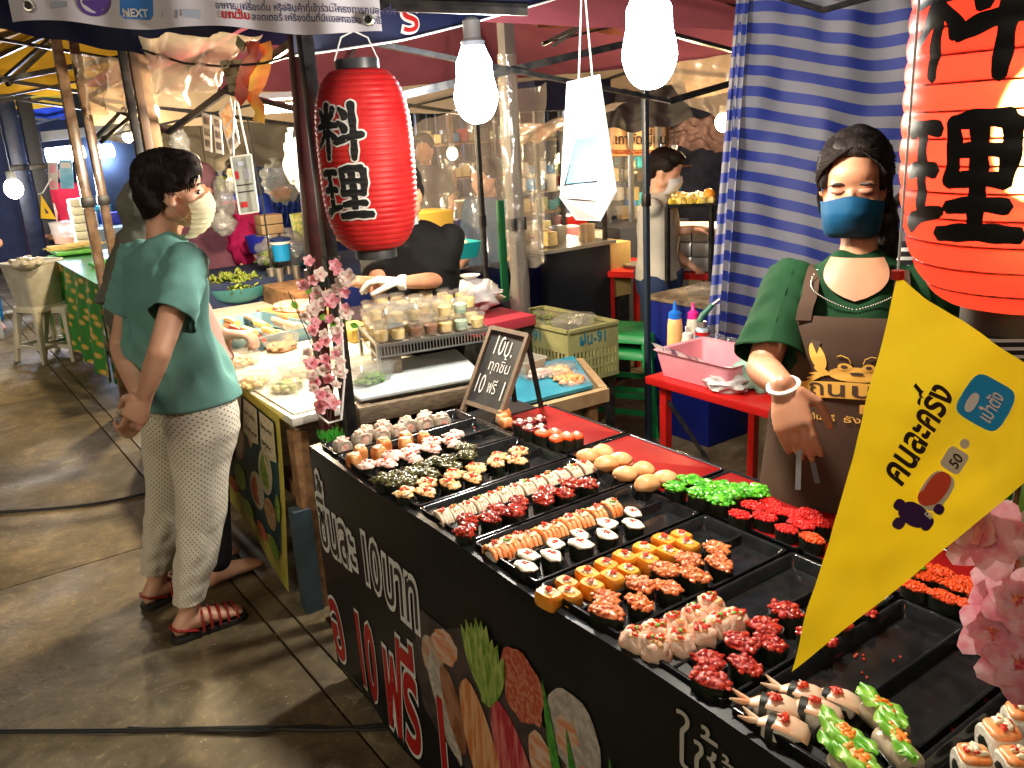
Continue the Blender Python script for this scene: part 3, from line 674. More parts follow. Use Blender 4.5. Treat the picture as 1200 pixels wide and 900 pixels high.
pieces('orangeroe', 'orange_roe_gunkan', 'gunkan with bright orange roe', 'the tray under the pennant', L_([(218, 248), (256, 213), (298, 196), (325, 288), (362, 250), (400, 232), (430, 325), (450, 285)]) + [(952, 628)], .031, base=BR, rot0=.0, rj=.12)
pieces('seaweed', 'green_gunkan', 'lone gunkan with green seaweed', 'the tray under the pennant', [(1062, 656)], .036, base=BR, scale=1.1)
# crumbs of roe lying in the empty trays
g = MB(); r_ = random.Random(4)
for px, py, n in ((1008, 770, 5), (1050, 773, 2), (1010, 791, 2), (1112, 855, 10), (1165, 825, 5), (1182, 798, 7), (1156, 742, 2), (600, 540, 5), (700, 560, 4), (560, 505, 4), (690, 600, 4), (800, 640, 3), (770, 700, 3)):
    for _ in range(n):
        p = gp(px + r_.uniform(-7, 7), py + r_.uniform(-4, 4), TZ + .008); g.lump(p, r_.uniform(.0012, .003), r_.random() * 9, .4, 6, 4)
g.build('roe_crumbs', m_roe, label='red roe crumbs scattered on the black trays', cat='crumbs', kind='stuff')
m_pl = mat('green_plastic_grass', (.02, .24, .02), (.05, .36, .03), 60, .4)
g = MB(); r_ = random.Random(3); c = gp(388, 512, .80)
for _ in range(140):
    a = r_.uniform(0, 6.28); b0 = c + V((r_.uniform(-.03, .03), r_.uniform(-.035, .03), -.004)); t_ = b0 + V((math.cos(a) * .009, math.sin(a) * .009, r_.uniform(.012, .028)))
    g.tube([b0, t_], [.0014, .0005], 4)
g.build('plastic_grass', m_pl, label='tuft of green plastic grass at the table corner', cat='decoration', kind='stuff')
# ------------------------------------------------------------------ lanterns
m_paper = mat('red_lantern_paper', (.44, .010, .012), (.50, .022, .020), 14, .5, bump=.08, bscale=40, spec=.3)
m_ink = mat('black_ink', (.008, .008, .009), rough=.5); m_inkw = mat('white_ink', (.7, .68, .64), rough=.5)
m_lcap = mat('dark_lantern_cap', (.03, .032, .034), (.05, .05, .052), 20, .4)
def lit_paper():
    m = bpy.data.materials.new('lit_red_paper'); m.use_nodes = True; nt = m.node_tree; N = nt.nodes; L = nt.links
    N.remove(N['Principled BSDF']); out = N['Material Output']
    d = N.new('ShaderNodeBsdfDiffuse'); d.inputs[0].default_value = (.62, .03, .02, 1)
    t = N.new('ShaderNodeBsdfTranslucent'); t.inputs[0].default_value = (.85, .055, .045, 1)
    g = N.new('ShaderNodeBsdfGlossy'); g.inputs[0].default_value = (1, 1, 1, 1); g.inputs[1].default_value = .35
    rf = N.new('ShaderNodeBsdfRefraction'); rf.inputs['Color'].default_value = (1, .42, .16, 1); rf.inputs['Roughness'].default_value = .66; rf.inputs['IOR'].default_value = 1.03
    tt = N.new('ShaderNodeMixShader'); tt.inputs[0].default_value = .5; L.new(t.outputs[0], tt.inputs[1]); L.new(rf.outputs[0], tt.inputs[2])
    a = N.new('ShaderNodeMixShader'); a.inputs[0].default_value = .65; L.new(d.outputs[0], a.inputs[1]); L.new(tt.outputs[0], a.inputs[2])
    b = N.new('ShaderNodeMixShader'); b.inputs[0].default_value = .04; L.new(a.outputs[0], b.inputs[1]); L.new(g.outputs[0], b.inputs[2])
    L.new(b.outputs[0], out.inputs[0]); return m
def lantern(label, c, R_, H, ribs, paper, face, kan, kz, ksz, outline, tilt=0):
    c = V(c); e = empty('paper_lantern', label, 'lantern', c, 'red paper lanterns with black lettering')
    def rad(z):
        t = min(1, abs(2 * z / H)); base = R_ * (.43 + .57 * (1 - t ** 3.4) ** .55) if t < 1 else R_ * .43
        return base
    def rib(z): ph = (z / H + .5) * ribs; return .0022 * (R_ / .125) * abs(math.sin(PI * ph)) ** .7
    prof = []
    nz = ribs * 6
    for i in range(nz + 1):
        z = (-.5 + i / nz) * H; prof.append((rad(z) + rib(z), z))
    MB().lathe(prof, 72).build('paper_body', paper, e, smooth=75, loc=(0, 0, 0))
    g = MB()
    for i in range(0, ribs + 1):
        z = (-.5 + i / ribs) * H; r = rad(z) - .0008
        g.tube([(r * math.cos(a), r * math.sin(a), z) for a in [2 * PI * k / 40 for k in range(41)]], .0011, 5, cap=False)
    g.build('hoop_wires', m_lcap, e, loc=(0, 0, 0))
    for s_, nm in ((1, 'top_cap'), (-1, 'bottom_cap')):
        MB().lathe([(R_ * .36, s_ * H * .49), (R_ * .44, s_ * H * .49), (R_ * .45, s_ * (H * .5 + .002)), (R_ * .45, s_ * (H * .5 + .024)), (R_ * .37, s_ * (H * .5 + .025)), (R_ * .35, s_ * H * .49)], 40).build(nm, m_lcap, e, loc=(0, 0, 0))
    pts = [V((-R_ * .5, 0, H * .5 + .02)), V((-R_ * .3, 0, H * .5 + .075)), V((0, 0, H * .5 + .09)), V((R_ * .3, 0, H * .5 + .075)), V((R_ * .5, 0, H * .5 + .02))]
    MB().tube(pts, .0022, 6).tube([(0, 0, H * .5 + .09), (0, 0, H * .5 + .35)], .002, 6).build('hanging_wire', mat('white_string', (.7, .7, .68), rough=.6), e, loc=(0, 0, 0))
    def kmap(z0, lift):
        def f(x, y):
            z = z0 + y; r = rad(z) + rib(z) + lift; a = face + x / (R_ * 1.0); return (r * math.cos(a), r * math.sin(a), z)
        return f
    def brush(nm, seg, wd, mm, lift):
        g = MB(); (x0, y0), (x1, y1), *w_ = seg; k0, k1 = w_ if w_ else (1, 1); L_ = math.hypot(x1 - x0, y1 - y0); ux, uy = (x1 - x0) / L_, (y1 - y0) / L_; n = max(6, int(L_ * ksz / .004)); ed = wd * .5
        def f(u, v):
            s_ = -ed + (L_ + 2 * ed) * v; q = 1
            if s_ < 0: q = math.sqrt(max(0, 1 - (s_ / ed) ** 2))
            if s_ > L_: q = math.sqrt(max(0, 1 - ((s_ - L_) / ed) ** 2))
            h = wd * .5 * q * (k0 + (k1 - k0) * min(1, max(0, s_ / L_))) * (1 + .10 * math.sin(s_ * 23 + x0 * 9)) * (2 * u - 1); bend = .02 * math.sin(PI * min(1, max(0, s_ / L_)))
            return kf((x0 + ux * s_ - uy * (h + bend)) * ksz - .5 * ksz, (y0 + uy * s_ + ux * (h + bend)) * ksz)
        kf = kmap(zc, lift); g.grid(f, 4, n + 4); g.build(nm, mm, e, smooth=80, loc=(0, 0, 0))
    K = {'a': [((.08, .86), (.17, .70), .8, 1.2), ((.44, .90), (.34, .70), 1.2, .7), ((.03, .58), (.50, .60)), ((.27, .97), (.27, .02), 1.15, .9), ((.24, .52), (.04, .24), 1.1, .6), ((.32, .50), (.48, .32), .8, 1.2), ((.60, .88), (.70, .74), .8, 1.3), ((.57, .64), (.68, .50), .8, 1.3), ((.50, .30), (1.0, .42), 1.1, 1.1), ((.83, .97), (.82, .0), 1.2, 1)],
         'b': [((.05, .86), (.38, .88)), ((.07, .54), (.36, .56)), ((.21, .86), (.21, .20)), ((.02, .10), (.42, .24), 1.2, .8), ((.52, .92), (.52, .48)), ((.52, .92), (.92, .94), 1, 1.2), ((.94, .92), (.92, .48), 1.2, 1), ((.54, .70), (.90, .71), .9, .9), ((.52, .48), (.92, .49)), ((.72, .92), (.72, .08), 1.1, 1.1), ((.52, .28), (.94, .30)), ((.42, .06), (1.04, .08), 1.1, 1.2)]}
    for ch, z0 in zip(kan, kz):
        zc = z0 - .05 * ksz
        for j, sg in enumerate(K[ch]):
            if outline: brush('kanji_outline', sg, .185, m_inkw, .0012 + .00003 * j)
            brush('kanji_stroke', sg, .125, m_ink, .0020 + .00006 * j)
    return e
c1_ = D(430, 189, 2.25); dv = (EYE - c1_); a0 = math.atan2(dv.y, dv.x)
lantern('unlit red paper lantern with white outlined black kanji, hanging beside the black posts', c1_, .123, .455, 32, m_paper, a0 - math.radians(33), 'ab', (.020, -.130), .132, True)
c2_ = D(1228, 92, .85); dv = (EYE - c2_); a0 = math.atan2(dv.y, dv.x)
L2 = lantern('glowing red paper lantern with black kanji, cut off by the right edge', c2_, .128, .455, 18, lit_paper(), a0 - math.radians(34), 'ab', (.012, -.142), .122, False)
MB().ball((0, 0, 0), (.042, .042, .07), 20, 12).build('light_bulb', emis('lantern_bulb', (1, .74, .38), 60), L2, loc=(-.0, 0, -.05))
lamp('lantern_light', c2_ + V((.0, 0, -.05)), 12, (1, .80, .50), .03, L2)
# ------------------------------------------------------------------ yellow pennant
m_yel = mat('yellow_pennant', (.86, .58, .010), (.88, .62, .02), 5, .3, bump=.10, bscale=26, coat=.25)
p0, p1, p2 = D(1052, 322, .78), D(1275, 483, .80), D(918, 783, .72)
pn = (p1 - p0).cross(p2 - p0).normalized()
if pn.dot(EYE - p0) < 0: pn = -pn
def pbend(p):
    a = (p - p0).dot((p2 - p0).normalized()) / (p2 - p0).length; b = (p - p0).dot((p1 - p0).normalized()) / (p1 - p0).length
    return .014 * math.sin(a * 3.0) - .009 * math.sin(b * 4 + a * 3) + .003 * math.sin(a * 13 + b * 3) * (1 - a * .6) + .004 * abs(math.sin(a * 4.2 + b * 1.5)) + .006 * noise.noise(V((a * 4, b * 4, 2))) + .0022 * noise.noise(V((a * 11, b * 11, 4)))
def pen(px, py, lift=0):
    d = ray(px, py); t = (p0 - EYE).dot(pn) / d.dot(pn); p = EYE + d * t; return p + pn * (pbend(p) + lift)
pe = empty('yellow_pennant', 'yellow triangular pennant with black Thai lettering hanging over the sushi trays', 'flag', p0)
def ptri(u, v, s_=0):
    a = p0.lerp(p2, v); b = p1.lerp(p2, v); p = a.lerp(b, u); return p + pn * (pbend(p) + s_)
g = MB(); g.grid(lambda u, v: ptri(u, v), 40, 70); translucent(m_yel, .45); g.build('pennant_sheet', m_yel, pe, smooth=80)
MB().tube([p0 + V((0, 0, -.004)), p0 + V((0, 0, .004))], .006, 8).build('red_tip', mat('red_tape', (.6, .02, .01), rough=.4), pe)
MB().tube([p0, p0 + V((.02, .01, .7))], .0012, 5).tube([p1, p1 + V((0, .02, .6))], .0012, 5).build('string', MATS['white_string'], pe)
def pmap(ox, oy, ang, lift):            # letters laid along a direction on the pennant
    o = pen(ox, oy); q = pen(ox + 30 * math.cos(ang), oy - 30 * math.sin(ang)); r = (q - o); r = (r - pn * r.dot(pn)).normalized(); u = pn.cross(r).normalized()
    def f(x, y):
        p = o + r * x + u * y; return p + pn * (pbend(p) - pbend(o) + lift)
    return f
m_purp = mat('purple_print', (.05, .012, .07), rough=.4); m_blk = mat('dark_brown_print', (.03, .012, .01), rough=.4); m_blue = mat('blue_print', (.02, .30, .62), rough=.35)
ang = math.atan2(561 - 444, 1103 - 1023)
lettering('lettering', 'คนละครึ่ง', pmap(1040, 571, ang, .0022), m_blk, pe, .033, .030, sub=1, sx=.86)
def pblob(name, pts, material, lift):
    g = MB(); P = [pen(x, y, lift) for x, y in pts]; g.add(P, [tuple(range(len(P)))]); return g.build(name, material, pe, smooth=0)
def rr(cx, cy, w_, h_, ang, r=.35):
    P = []
    for i in range(28):
        t = 2 * PI * i / 28; x = w_ * math.copysign(abs(math.cos(t)) ** r, math.cos(t)); y = h_ * math.copysign(abs(math.sin(t)) ** r, math.sin(t))
        P.append((cx + x * math.cos(ang) + y * math.sin(ang), cy - x * math.sin(ang) + y * math.cos(ang)))
    return P
pblob('logo_badge', rr(1145, 473, 30, 25, ang, .45), m_blue, .0018)
lettering('badge_lettering', 'เป๋าตัง', pmap(1142, 499, ang, .0034), m_inkw, pe, .0165, .02, sub=1, sx=.8)
pblob('badge_mark', rr(1129, 473, 13, 5, ang, .8), m_inkw, .0028)
m_pale = mat('pale_print', (.72, .60, .42), rough=.4); m_heart = mat('coral_print', (.72, .08, .03), rough=.4)
pblob('puzzle_piece', rr(1100, 540, 14, 12, ang, .4), m_pale, .0020); pblob('puzzle_knob', rr(1113, 521, 6, 5, ang, .9), m_pale, .0021)
lettering('lettering', '50', pmap(1100, 551, ang, .0036), m_blk, pe, .013, .01, sub=1)
pblob('puzzle_piece', rr(1078, 575, 24, 15, ang, .7), m_pale, .0019)
pblob('heart_print', rr(1078, 572, 21, 11, ang, .8), m_heart, .0028); pblob('heart_print', rr(1066, 583, 9, 9, ang, 1), m_heart, .0029)
for q in [(1052, 602, 13, 16), (1038, 591, 7, 6), (1036, 612, 7, 6), (1066, 612, 9, 6), (1080, 596, 6, 6)]: pblob('puzzle_piece', rr(*q, ang, .8), m_purp, .0024 + .0001 * (q[0] % 7))
lettering('lettering', 'B', pmap(1068, 608, ang, .0044), m_inkw, pe, .010, .01)
# ------------------------------------------------------------------ hanging paper card
m_card = mat('white_card', (.46, .48, .50), (.42, .45, .48), 6, .5); m_cyan = mat('cyan_print', (.012, .13, .21), (.03, .20, .30), 6, .5)
dc = 1.98; ce = empty('hanging_card', 'folded white paper card with pale blue Thai print, hanging on two strings', 'sign', D(684, 92, dc))
A_, B_, C1, D1, E1, F1 = D(664, 96, dc), D(703, 87, dc), D(656, 232, dc - .02), D(706, 236, dc - .02), D(723, 224, dc + .09), D(704, 259, dc + .01)
nf = (B_ - A_).cross(C1 - A_).normalized();
if nf.dot(EYE - A_) < 0: nf = -nf
MB().grid(lambda u, v: A_.lerp(C1, v).lerp(B_.lerp(D1, v), u) + nf * (.010 * math.sin(PI * v) * (1 if v < 1 else 0) + .006 * math.sin(PI * u) * v), 8, 14).build('front_panel', m_card, ce, smooth=80)
MB().slab([B_, E1, F1, D1], -nf * .001).build('side_panel', m_card, ce, smooth=0)
MB().slab([C1, D1, F1, D(675, 258, dc + .02)], V((0, 0, .001))).build('bottom_flap', mat('grey_card', (.42, .42, .42), (.5, .5, .5), 9, .5), ce, smooth=0)
cmx = plane_map(C1, D1 - C1, A_ - C1, nf)
def cpt(px, py, l): d = ray(px, py); o_ = A_; t = (o_ - EYE).dot(nf) / d.dot(nf); return EYE + d * t + nf * (.017 + l)
g = MB(); g.add([cpt(x, y, 0) for x, y in ((675, 166), (702, 160), (702, 214), (663, 218))], [(0, 1, 2, 3)]); g.build('printed_panel', m_cyan, ce, smooth=0)
g = MB()
for a in [((671, 179), (701, 175)), ((673, 185), (699, 182)), ((668, 194), (702, 191)), ((680, 166), (700, 162))]:
    (xa, ya), (xb, yb) = a; g.add([cpt(xa, ya, .001), cpt(xb, yb, .001), cpt(xb, yb + 2, .001), cpt(xa, ya + 2, .001)], [(0, 1, 2, 3)])
g.build('printed_lines', mat('blue_text_print', (.04, .16, .34), rough=.5), ce, smooth=0)
MB().tube([D(678, 95, dc), D(681, 0, dc), D(681, -60, dc)], .0022, 6).tube([D(694, 90, dc), D(686, 0, dc), D(684, -60, dc)], .0022, 6).build('string', MATS['white_string'], ce)
# ------------------------------------------------------------------ blossoms
m_pink = mat('pink_petal', (.78, .26, .34), (.85, .52, .56), 60, .5, sss=.15); m_pink2 = mat('pale_petal', (.72, .58, .52), (.82, .74, .68), 60, .5)
m_ctr = mat('flower_centre', (.55, .06, .10), (.7, .25, .1), 80, .5); m_leafg = mat('plastic_leaf', (.06, .22, .02), (.16, .36, .04), 50, .4); translucent(m_pink, .4); translucent(m_pink2, .4); m_twig = mat('brown_twig', (.05, .03, .02), (.08, .05, .03), 40, .6)
def flower_mesh(R_, material, seed, petals=5):
    g = MB(); r = random.Random(seed)
    for lay in range(2):
        for i in range(petals):
            a = 2 * PI * (i + .5 * lay) / petals + r.uniform(-.15, .15); ca, sa = math.cos(a), math.sin(a); cup = r.uniform(.25, .5) + .3 * lay; L_ = R_ * (1 - .3 * lay)
            def f(u, v, ca=ca, sa=sa, cup=cup, L_=L_):
                wd = L_ * .47 * math.sin(PI * min(1, v ** .8 * .80 + .1)) * (1.0 - .12 * (v > .95)); x = L_ * v; y = (u - .5) * 2 * wd
                z = cup * x * v * .9 + .35 * y * y / L_ + .04 * L_ * math.sin(v * 9 + u * 5)
                return (x * ca - y * sa, x * sa + y * ca, z + lay * .002)
            g.grid(f, 4, 5)
    return g.mesh('petals', material, smooth=80)
def centre_mesh(R_, seed):
    g = MB(); g.ball((0, 0, R_ * .06), (R_ * .14, R_ * .14, R_ * .12), 8, 5); r = random.Random(seed)
    for i in range(9):
        a = r.uniform(0, 6.28); g.tube([(0, 0, R_ * .1), (math.cos(a) * R_ * .2, math.sin(a) * R_ * .2, R_ * .38)], R_ * .018, 4)
    return g.mesh('flower_centre', m_ctr)
def blossom(name, label, stems, flowers, R_, leaves, group=None, depth=.8):
    e = empty(name, label, 'artificial flowers', D(*stems[0][0]), group)
    g = MB()
    for s_ in stems: g.tube([D(*q) for q in s_], .0022 * (R_ / .026), 6)
    g.build('stem', m_twig, e)
    pm = [(flower_mesh(R_, m_pink, 1), 0), (flower_mesh(R_, m_pink, 2), 0), (flower_mesh(R_, m_pink2, 3), 1)]; cm = centre_mesh(R_, 4); r = random.Random(len(flowers))
    for px, py, d, k in flowers:
        p = D(px, py, d); nrm = (EYE - p).normalized() + V((r.uniform(-.5, .5), r.uniform(-.5, .5), r.uniform(-.3, .6))); q = nrm.to_track_quat('Z', 'Y').to_euler()
        sc = r.uniform(.7, 1.25)
        f = link('flower', pm[(k * 2 + (r.random() < .5) * (k == 0)) if k < 2 else 2][0] if k == 0 else pm[2][0], e, loc=p - e.location, rot=q); f.scale = (sc,) * 3
        link('flower_centre', cm, f, loc=(0, 0, 0))
    for px, py, d, a in leaves:
        p = D(px, py, d); L_ = R_ * 1.3
        def lf(u, v): return (L_ * v, (u - .5) * L_ * .7 * math.sin(PI * (v * .9 + .06)), .15 * L_ * math.sin(PI * v) + .1 * L_ * abs(u - .5))
        nrm = (EYE - p).normalized(); me = MB().grid(lf, 4, 8).mesh('leaf', m_leafg, 80)
        link('leaf', me, e, loc=p - e.location, rot=(nrm.to_track_quat('Z', 'Y').to_matrix() @ Matrix.Rotation(a, 3, 'Z')).to_euler())
    return e
blossom('blossom_branch', 'large pink blossoms at the right edge, close in front of the trays',
        [[(1215, 520, .84), (1195, 560, .82), (1180, 640, .80), (1200, 720, .80), (1215, 820, .80)], [(1195, 560, .82), (1150, 590, .80), (1158, 625, .79)], [(1135, 575, .80), (1155, 620, .79)]],
        [(1157, 628, .79, 0), (1133, 612, .80, 0), (1192, 703, .78, 0), (1162, 738, .80, 0), (1196, 780, .78, 0), (1190, 662, .82, 1), (1170, 690, .81, 0), (1205, 740, .8, 0), (1215, 620, .83, 1)], .033,
        [(1185, 632, .81, .3), (1195, 600, .83, 1.2), (1205, 560, .84, 2.0), (1168, 585, .83, 2.6)])
r_ = random.Random(9); fl = []
for i in range(46):
    t = i / 45; y = 318 + 158 * t; x = (364 + 10 * t if i % 2 else 397 - 8 * t) + r_.uniform(-14, 14) * (1 - .3 * t); fl.append((x, y, 2.20 + r_.uniform(-.03, .05), 0 if r_.random() < .42 else 1))
fl += [(362, 306, 2.2, 0), (393, 311, 2.2, 0), (404, 343, 2.2, 0), (367, 388, 2.2, 0)]
blossom('blossom_garland', 'pink and white blossom garland tied along the black post', [[(368, 300, 2.25), (374, 400, 2.25), (385, 500, 2.25)], [(398, 300, 2.25), (396, 400, 2.25), (386, 500, 2.25)], [(345, 350, 2.22), (352, 370, 2.22), (372, 400, 2.24)], [(338, 342, 2.2), (355, 380, 2.22), (372, 420, 2.24)]],
        fl, .0185, [(360, 345, 2.2, 1.2), (402, 375, 2.19, .2), (392, 385, 2.19, 1.8), (348, 362, 2.2, 2), (366, 350, 2.2, 0), (372, 440, 2.2, .6), (410, 380, 2.2, -.4), (385, 372, 2.2, 3)])
m_tie = mat('white_string', (.7, .7, .68))
MB().tube([D(x, y, 2.21) for x, y in ((372, 486), (385, 496), (400, 492), (404, 440), (400, 380), (396, 320))], .003, 6).build('tie_string', m_tie, label='white string tied round the post beneath the blossom garland', cat='string')
# ------------------------------------------------------------------ people
m_skin = mat('skin', (.58, .31, .20), (.64, .36, .24), 9, .48, sss=.12, bump=.03, bscale=70)
m_skin2 = mat('tan_skin', (.40, .18, .10), (.47, .23, .13), 9, .45, sss=.12, bump=.03, bscale=70)
m_hair = mat('black_hair', (.007, .005, .005), (.016, .011, .009), 120, .6, spec=.2, bump=.5, bscale=160, aniso=(1, 1, .25))
m_eye = mat('eye_dark', (.01, .008, .008), rough=.15); m_brow = mat('brow_hair', (.03, .018, .014), rough=.7); m_lid = mat('eyelid', (.30, .13, .08), rough=.5)
def limb(g, pts, rad, n=14):
    g.tube(pts, rad, n)
    for p, r in zip(pts, rad): g.ball(p, r, n, 8)
def hand(g, w_, d, n, t, L=.17, curl=.35, r0=.0085, spread=0.0):
    w_ = V(w_); d = V(d).normalized(); n = V(n); n = (n - d * n.dot(d)).normalized(); t = V(t); t = (t - d * t.dot(d)); t = (t - n * t.dot(n)).normalized()
    k = L / .17; rings = []
    for a, hw, hd in ((-.012, .024, .019), (.02, .029, .016), (.05, .038, .015), (.08, .040, .0125), (.092, .037, .009)):
        rings.append([w_ + d * a * k + (t * math.cos(q) * hw + n * math.sin(q) * hd) * k for q in [2 * PI * i / 14 for i in range(14)]])
    g.loft(rings)
    for i, (o, ln) in enumerate(((.029, .070), (.010, .078), (-.009, .072), (-.027, .056))):
        p = w_ + (d * .082 + t * o) * k; c = curl * (1 + .18 * i); dd = d + t * spread * (1.5 - i) * .2; P = [p]; a = 0
        for s_, f in enumerate((.42, .33, .25)):
            a += c * (1, 1.25, .8)[s_]; v = (dd.normalized() * math.cos(a) + n * math.sin(a)); P.append(P[-1] + v * ln * f * k)
        limb(g, P, [r0 * 1.08 * k, r0 * k, r0 * .92 * k, r0 * .78 * k], 8)
    p = w_ + (d * .022 + t * .026) * k; a1 = (d * .62 + t * .62 + n * .35).normalized(); a2 = (d * .85 + t * .15 + n * .55).normalized()
    limb(g, [p, p + a1 * .038 * k, p + a1 * .038 * k + a2 * .03 * k, p + a1 * .038 * k + a2 * .052 * k], [.013 * k, .0115 * k, .010 * k, .008 * k], 8)
def foot(g, ankle, d, L=.235):
    a = V(ankle); d = V((d[0], d[1], 0)).normalized(); s_ = V((d.y, -d.x, 0)); z0 = a.z - .075
    limb(g, [a + V((0, 0, .05)), a, V((a.x, a.y, z0 + .03)) - d * .035], [.036, .034, .033])
    g.loft([[V((a.x, a.y, z0)) + d * (x * L) + s_ * (math.cos(q) * w_) + V((0, 0, h * .5 + math.sin(q) * h * .5)) for q in [2 * PI * i / 14 for i in range(14)]] for x, w_, h in ((-.26, .018, .04), (-.2, .030, .065), (0, .034, .085), (.3, .038, .060), (.55, .046, .042), (.68, .044, .030), (.76, .030, .02))])
def headM(Fh, tilt=0):
    Fh = V(Fh).normalized(); S = Fh.cross(V((0, 0, 1))).normalized(); U = S.cross(Fh).normalized()
    if tilt: Fh, U = Fh * math.cos(tilt) - U * math.sin(tilt), U * math.cos(tilt) + Fh * math.sin(tilt)
    return Matrix((S, Fh, U)).transposed()
def head(g, c, M, k=1):
    def b(o, r): g.ball(V(c) + M @ (V(o) * k), tuple(x * k for x in r), 20, 14, M)
    b((0, -.014, .030), (.074, .090, .084)); b((0, .026, -.022), (.060, .062, .078)); b((0, .040, -.072), (.040, .038, .034))
    b((0, .052, .040), (.052, .030, .036)); b((0, .076, -.005), (.011, .018, .022)); b((0, .086, -.024), (.015, .016, .013))
    for s_ in (-1, 1):
        b((s_ * .036, .050, -.030), (.026, .030, .028)); b((s_ * .030, .066, .022), (.022, .014, .009)); b((s_ * .074, -.004, -.012), (.010, .017, .029)); b((s_ * .050, .01, -.055), (.022, .035, .028))
    b((0, .074, -.052), (.022, .012, .010))
def mask_mesh(c, M, k=1, low=.118, side=1.22):
    prof = [(0, .0945), (.12, .104), (.28, .112), (.45, .110), (.62, .104), (.78, .095), (.9, .080), (1, .062)]
    def fw(v):
        for (a, x), (b, y) in zip(prof, prof[1:]):
            if v <= b: return x + (y - x) * (v - a) / (b - a)
        return prof[-1][1]
    def f(u, v):
        a = (u - .5) * 2 * side; top = -.004 - .018 * abs(u - .5) * 2 ** .5 + .010 * math.cos(a * 2.2); z = top - v * (low - .030 * abs(2 * u - 1) ** 1.5)
        x = math.sin(a) * (.076 - .010 * v); y = math.cos(a) ** .8 * (fw(v)) if math.cos(a) > 0 else 0
        return V(c) + M @ (V((x, y + .006 * (1 - math.cos(a)), z)) * k)
    g = MB(); g.grid(f, 26, 18); return g
def torso_pt(R, S, F, z, a, off=0, sq=.85):
    for (c0, w0, d0), (c1, w1, d1) in zip(R, R[1:]):
        if c0.z <= z <= c1.z or (c1 is R[-1][0] and z > c1.z) or (c0 is R[0][0] and z < c0.z):
            t = min(1, max(0, (z - c0.z) / (c1.z - c0.z))); c = c0.lerp(c1, t); w_ = w0 + (w1 - w0) * t + off; d = d0 + (d1 - d0) * t + off
            p = c + S * (w_ * math.copysign(abs(math.sin(a)) ** sq, math.sin(a))) + F * (d * math.copysign(abs(math.cos(a)) ** sq, math.cos(a))); p.z = z; return p
def torso(g, R, S, F, off=0, n=28):
    g.loft([[torso_pt([(c, w_, d), (c + V((0, 0, .001)), w_, d)], S, F, c.z, 2 * PI * i / n, off) for i in range(n)] for c, w_, d in R])
def person(label, base, R, S, F, hc, M, arms, legs, skin, shirt, vox=.006, hk=1, hands=True, sleeve=.62, neck_r=.046, extra=None, slr=.062, folds=(.012, .09), group=None, open_sl=False):
    """arms: list of (shoulder, elbow, wrist, hand dir, palm normal, thumb dir, curl); legs: list of (hip, knee, ankle, toe dir)"""
    e = empty('person', label, 'person', base, group)
    g = MB(); head(g, hc, M, hk); nb = R[-1][0]
    limb(g, [nb - V((0, 0, .03)), nb + V((0, 0, .02)), V(hc) + M @ V((0, -.022, -.045))], [neck_r * 1.15, neck_r, neck_r])
    torso(g, R, S, F, -.036)
    for sh, el, wr, hd, pn_, th, cu in arms:
        sh, el, wr = V(sh), V(el), V(wr); limb(g, [sh, sh.lerp(el, .5), el], [.042, .040, .034]); limb(g, [el, el.lerp(wr, .35), wr], [.034, .034, .0235])
        if hands: hand(g, wr, hd, pn_, th, curl=cu)
    for hp, kn, an, td in legs:
        hp, kn, an = V(hp), V(kn), V(an); limb(g, [hp, kn, kn.lerp(an, .3), an], [.075, .050, .050, .034]); foot(g, an, td)
    bake(g.build('body', skin, e), vox, 3)
    g = MB(); torso(g, R, S, F, 0)
    for sh, el, *_ in arms:
        sh, el = V(sh), V(el); q = sh.lerp(el, sleeve)
        if open_sl: limb(g, [sh - (el - sh) * .06, sh.lerp(el, .10)], [slr * .95, slr * .9]); continue
        limb(g, [sh - (el - sh) * .06, sh.lerp(el, .25)], [slr * .95, slr]); g.tube([sh, sh.lerp(el, .3), q], [slr * .9, slr * 1.0, slr * 1.02], 18)
    so = bake(g.build('shirt', shirt, e), max(vox, .008), 4); me = so.data; zs = R[0][0].z; amp = folds[0]
    no_ = np.empty(len(me.vertices) * 3, 'f'); me.vertices.foreach_get('normal', no_); no_ = no_.reshape(-1, 3); co_ = np.empty(len(me.vertices) * 3, 'f'); me.vertices.foreach_get('co', co_); co_ = co_.reshape(-1, 3)
    for i_ in range(len(co_)):
        c = V(co_[i_]); q = V((c.x * 7, c.y * 7, c.z * 4 + c.x * 3)); f = min(1, max(0, (c.z - zs) / .09)); r1 = 1 - 2 * abs(noise.noise(q)); r2 = noise.noise(q * 2.3 + V((5, 1, 2)))
        co_[i_] += no_[i_] * (amp * (.55 * (r1 - .7) + .45 * r2) * f)
    me.vertices.foreach_set('co', co_.ravel()); me.update()
    if open_sl:
        for j, (sh, el, *_) in enumerate(arms):
            sh, el = V(sh), V(el); ax_ = (el - sh).normalized(); a0 = sh - ax_ * .035; ln = (el - sh).length * sleeve + .035; u_ = (F - ax_ * F.dot(ax_)).normalized(); s2 = u_.cross(ax_)
            def sf(u, v):
                t = 2 * PI * u; w2 = slr * (.98 + .22 * v) * (1 + .10 * v * math.sin(t * 2 + j) + .05 * v * math.sin(t * 5 + 1)); h2 = slr * (1.02 + .34 * v)
                p = a0 + ax_ * (ln * v + .012 * math.cos(t + .6) * v) + u_ * (math.cos(t) * w2) + s2 * (math.sin(t) * h2) + Z * (-.012 * v)
                n2 = noise.noise(V((p.x * 22, p.y * 22, p.z * 14))); k2 = noise.noise(V((t, v * 9 + 3 * math.cos(t), j))); return p + (u_ * math.cos(t) + s2 * math.sin(t)) * (.006 * n2 + .006 * k2)
            MB().grid(sf, 40, 24).build('sleeve', shirt, e, smooth=80)
            MB().tube([sf(i / 40, .985) for i in range(41)], .0022, 6, cap=False).build('sleeve_hem', shirt, e)
    return e
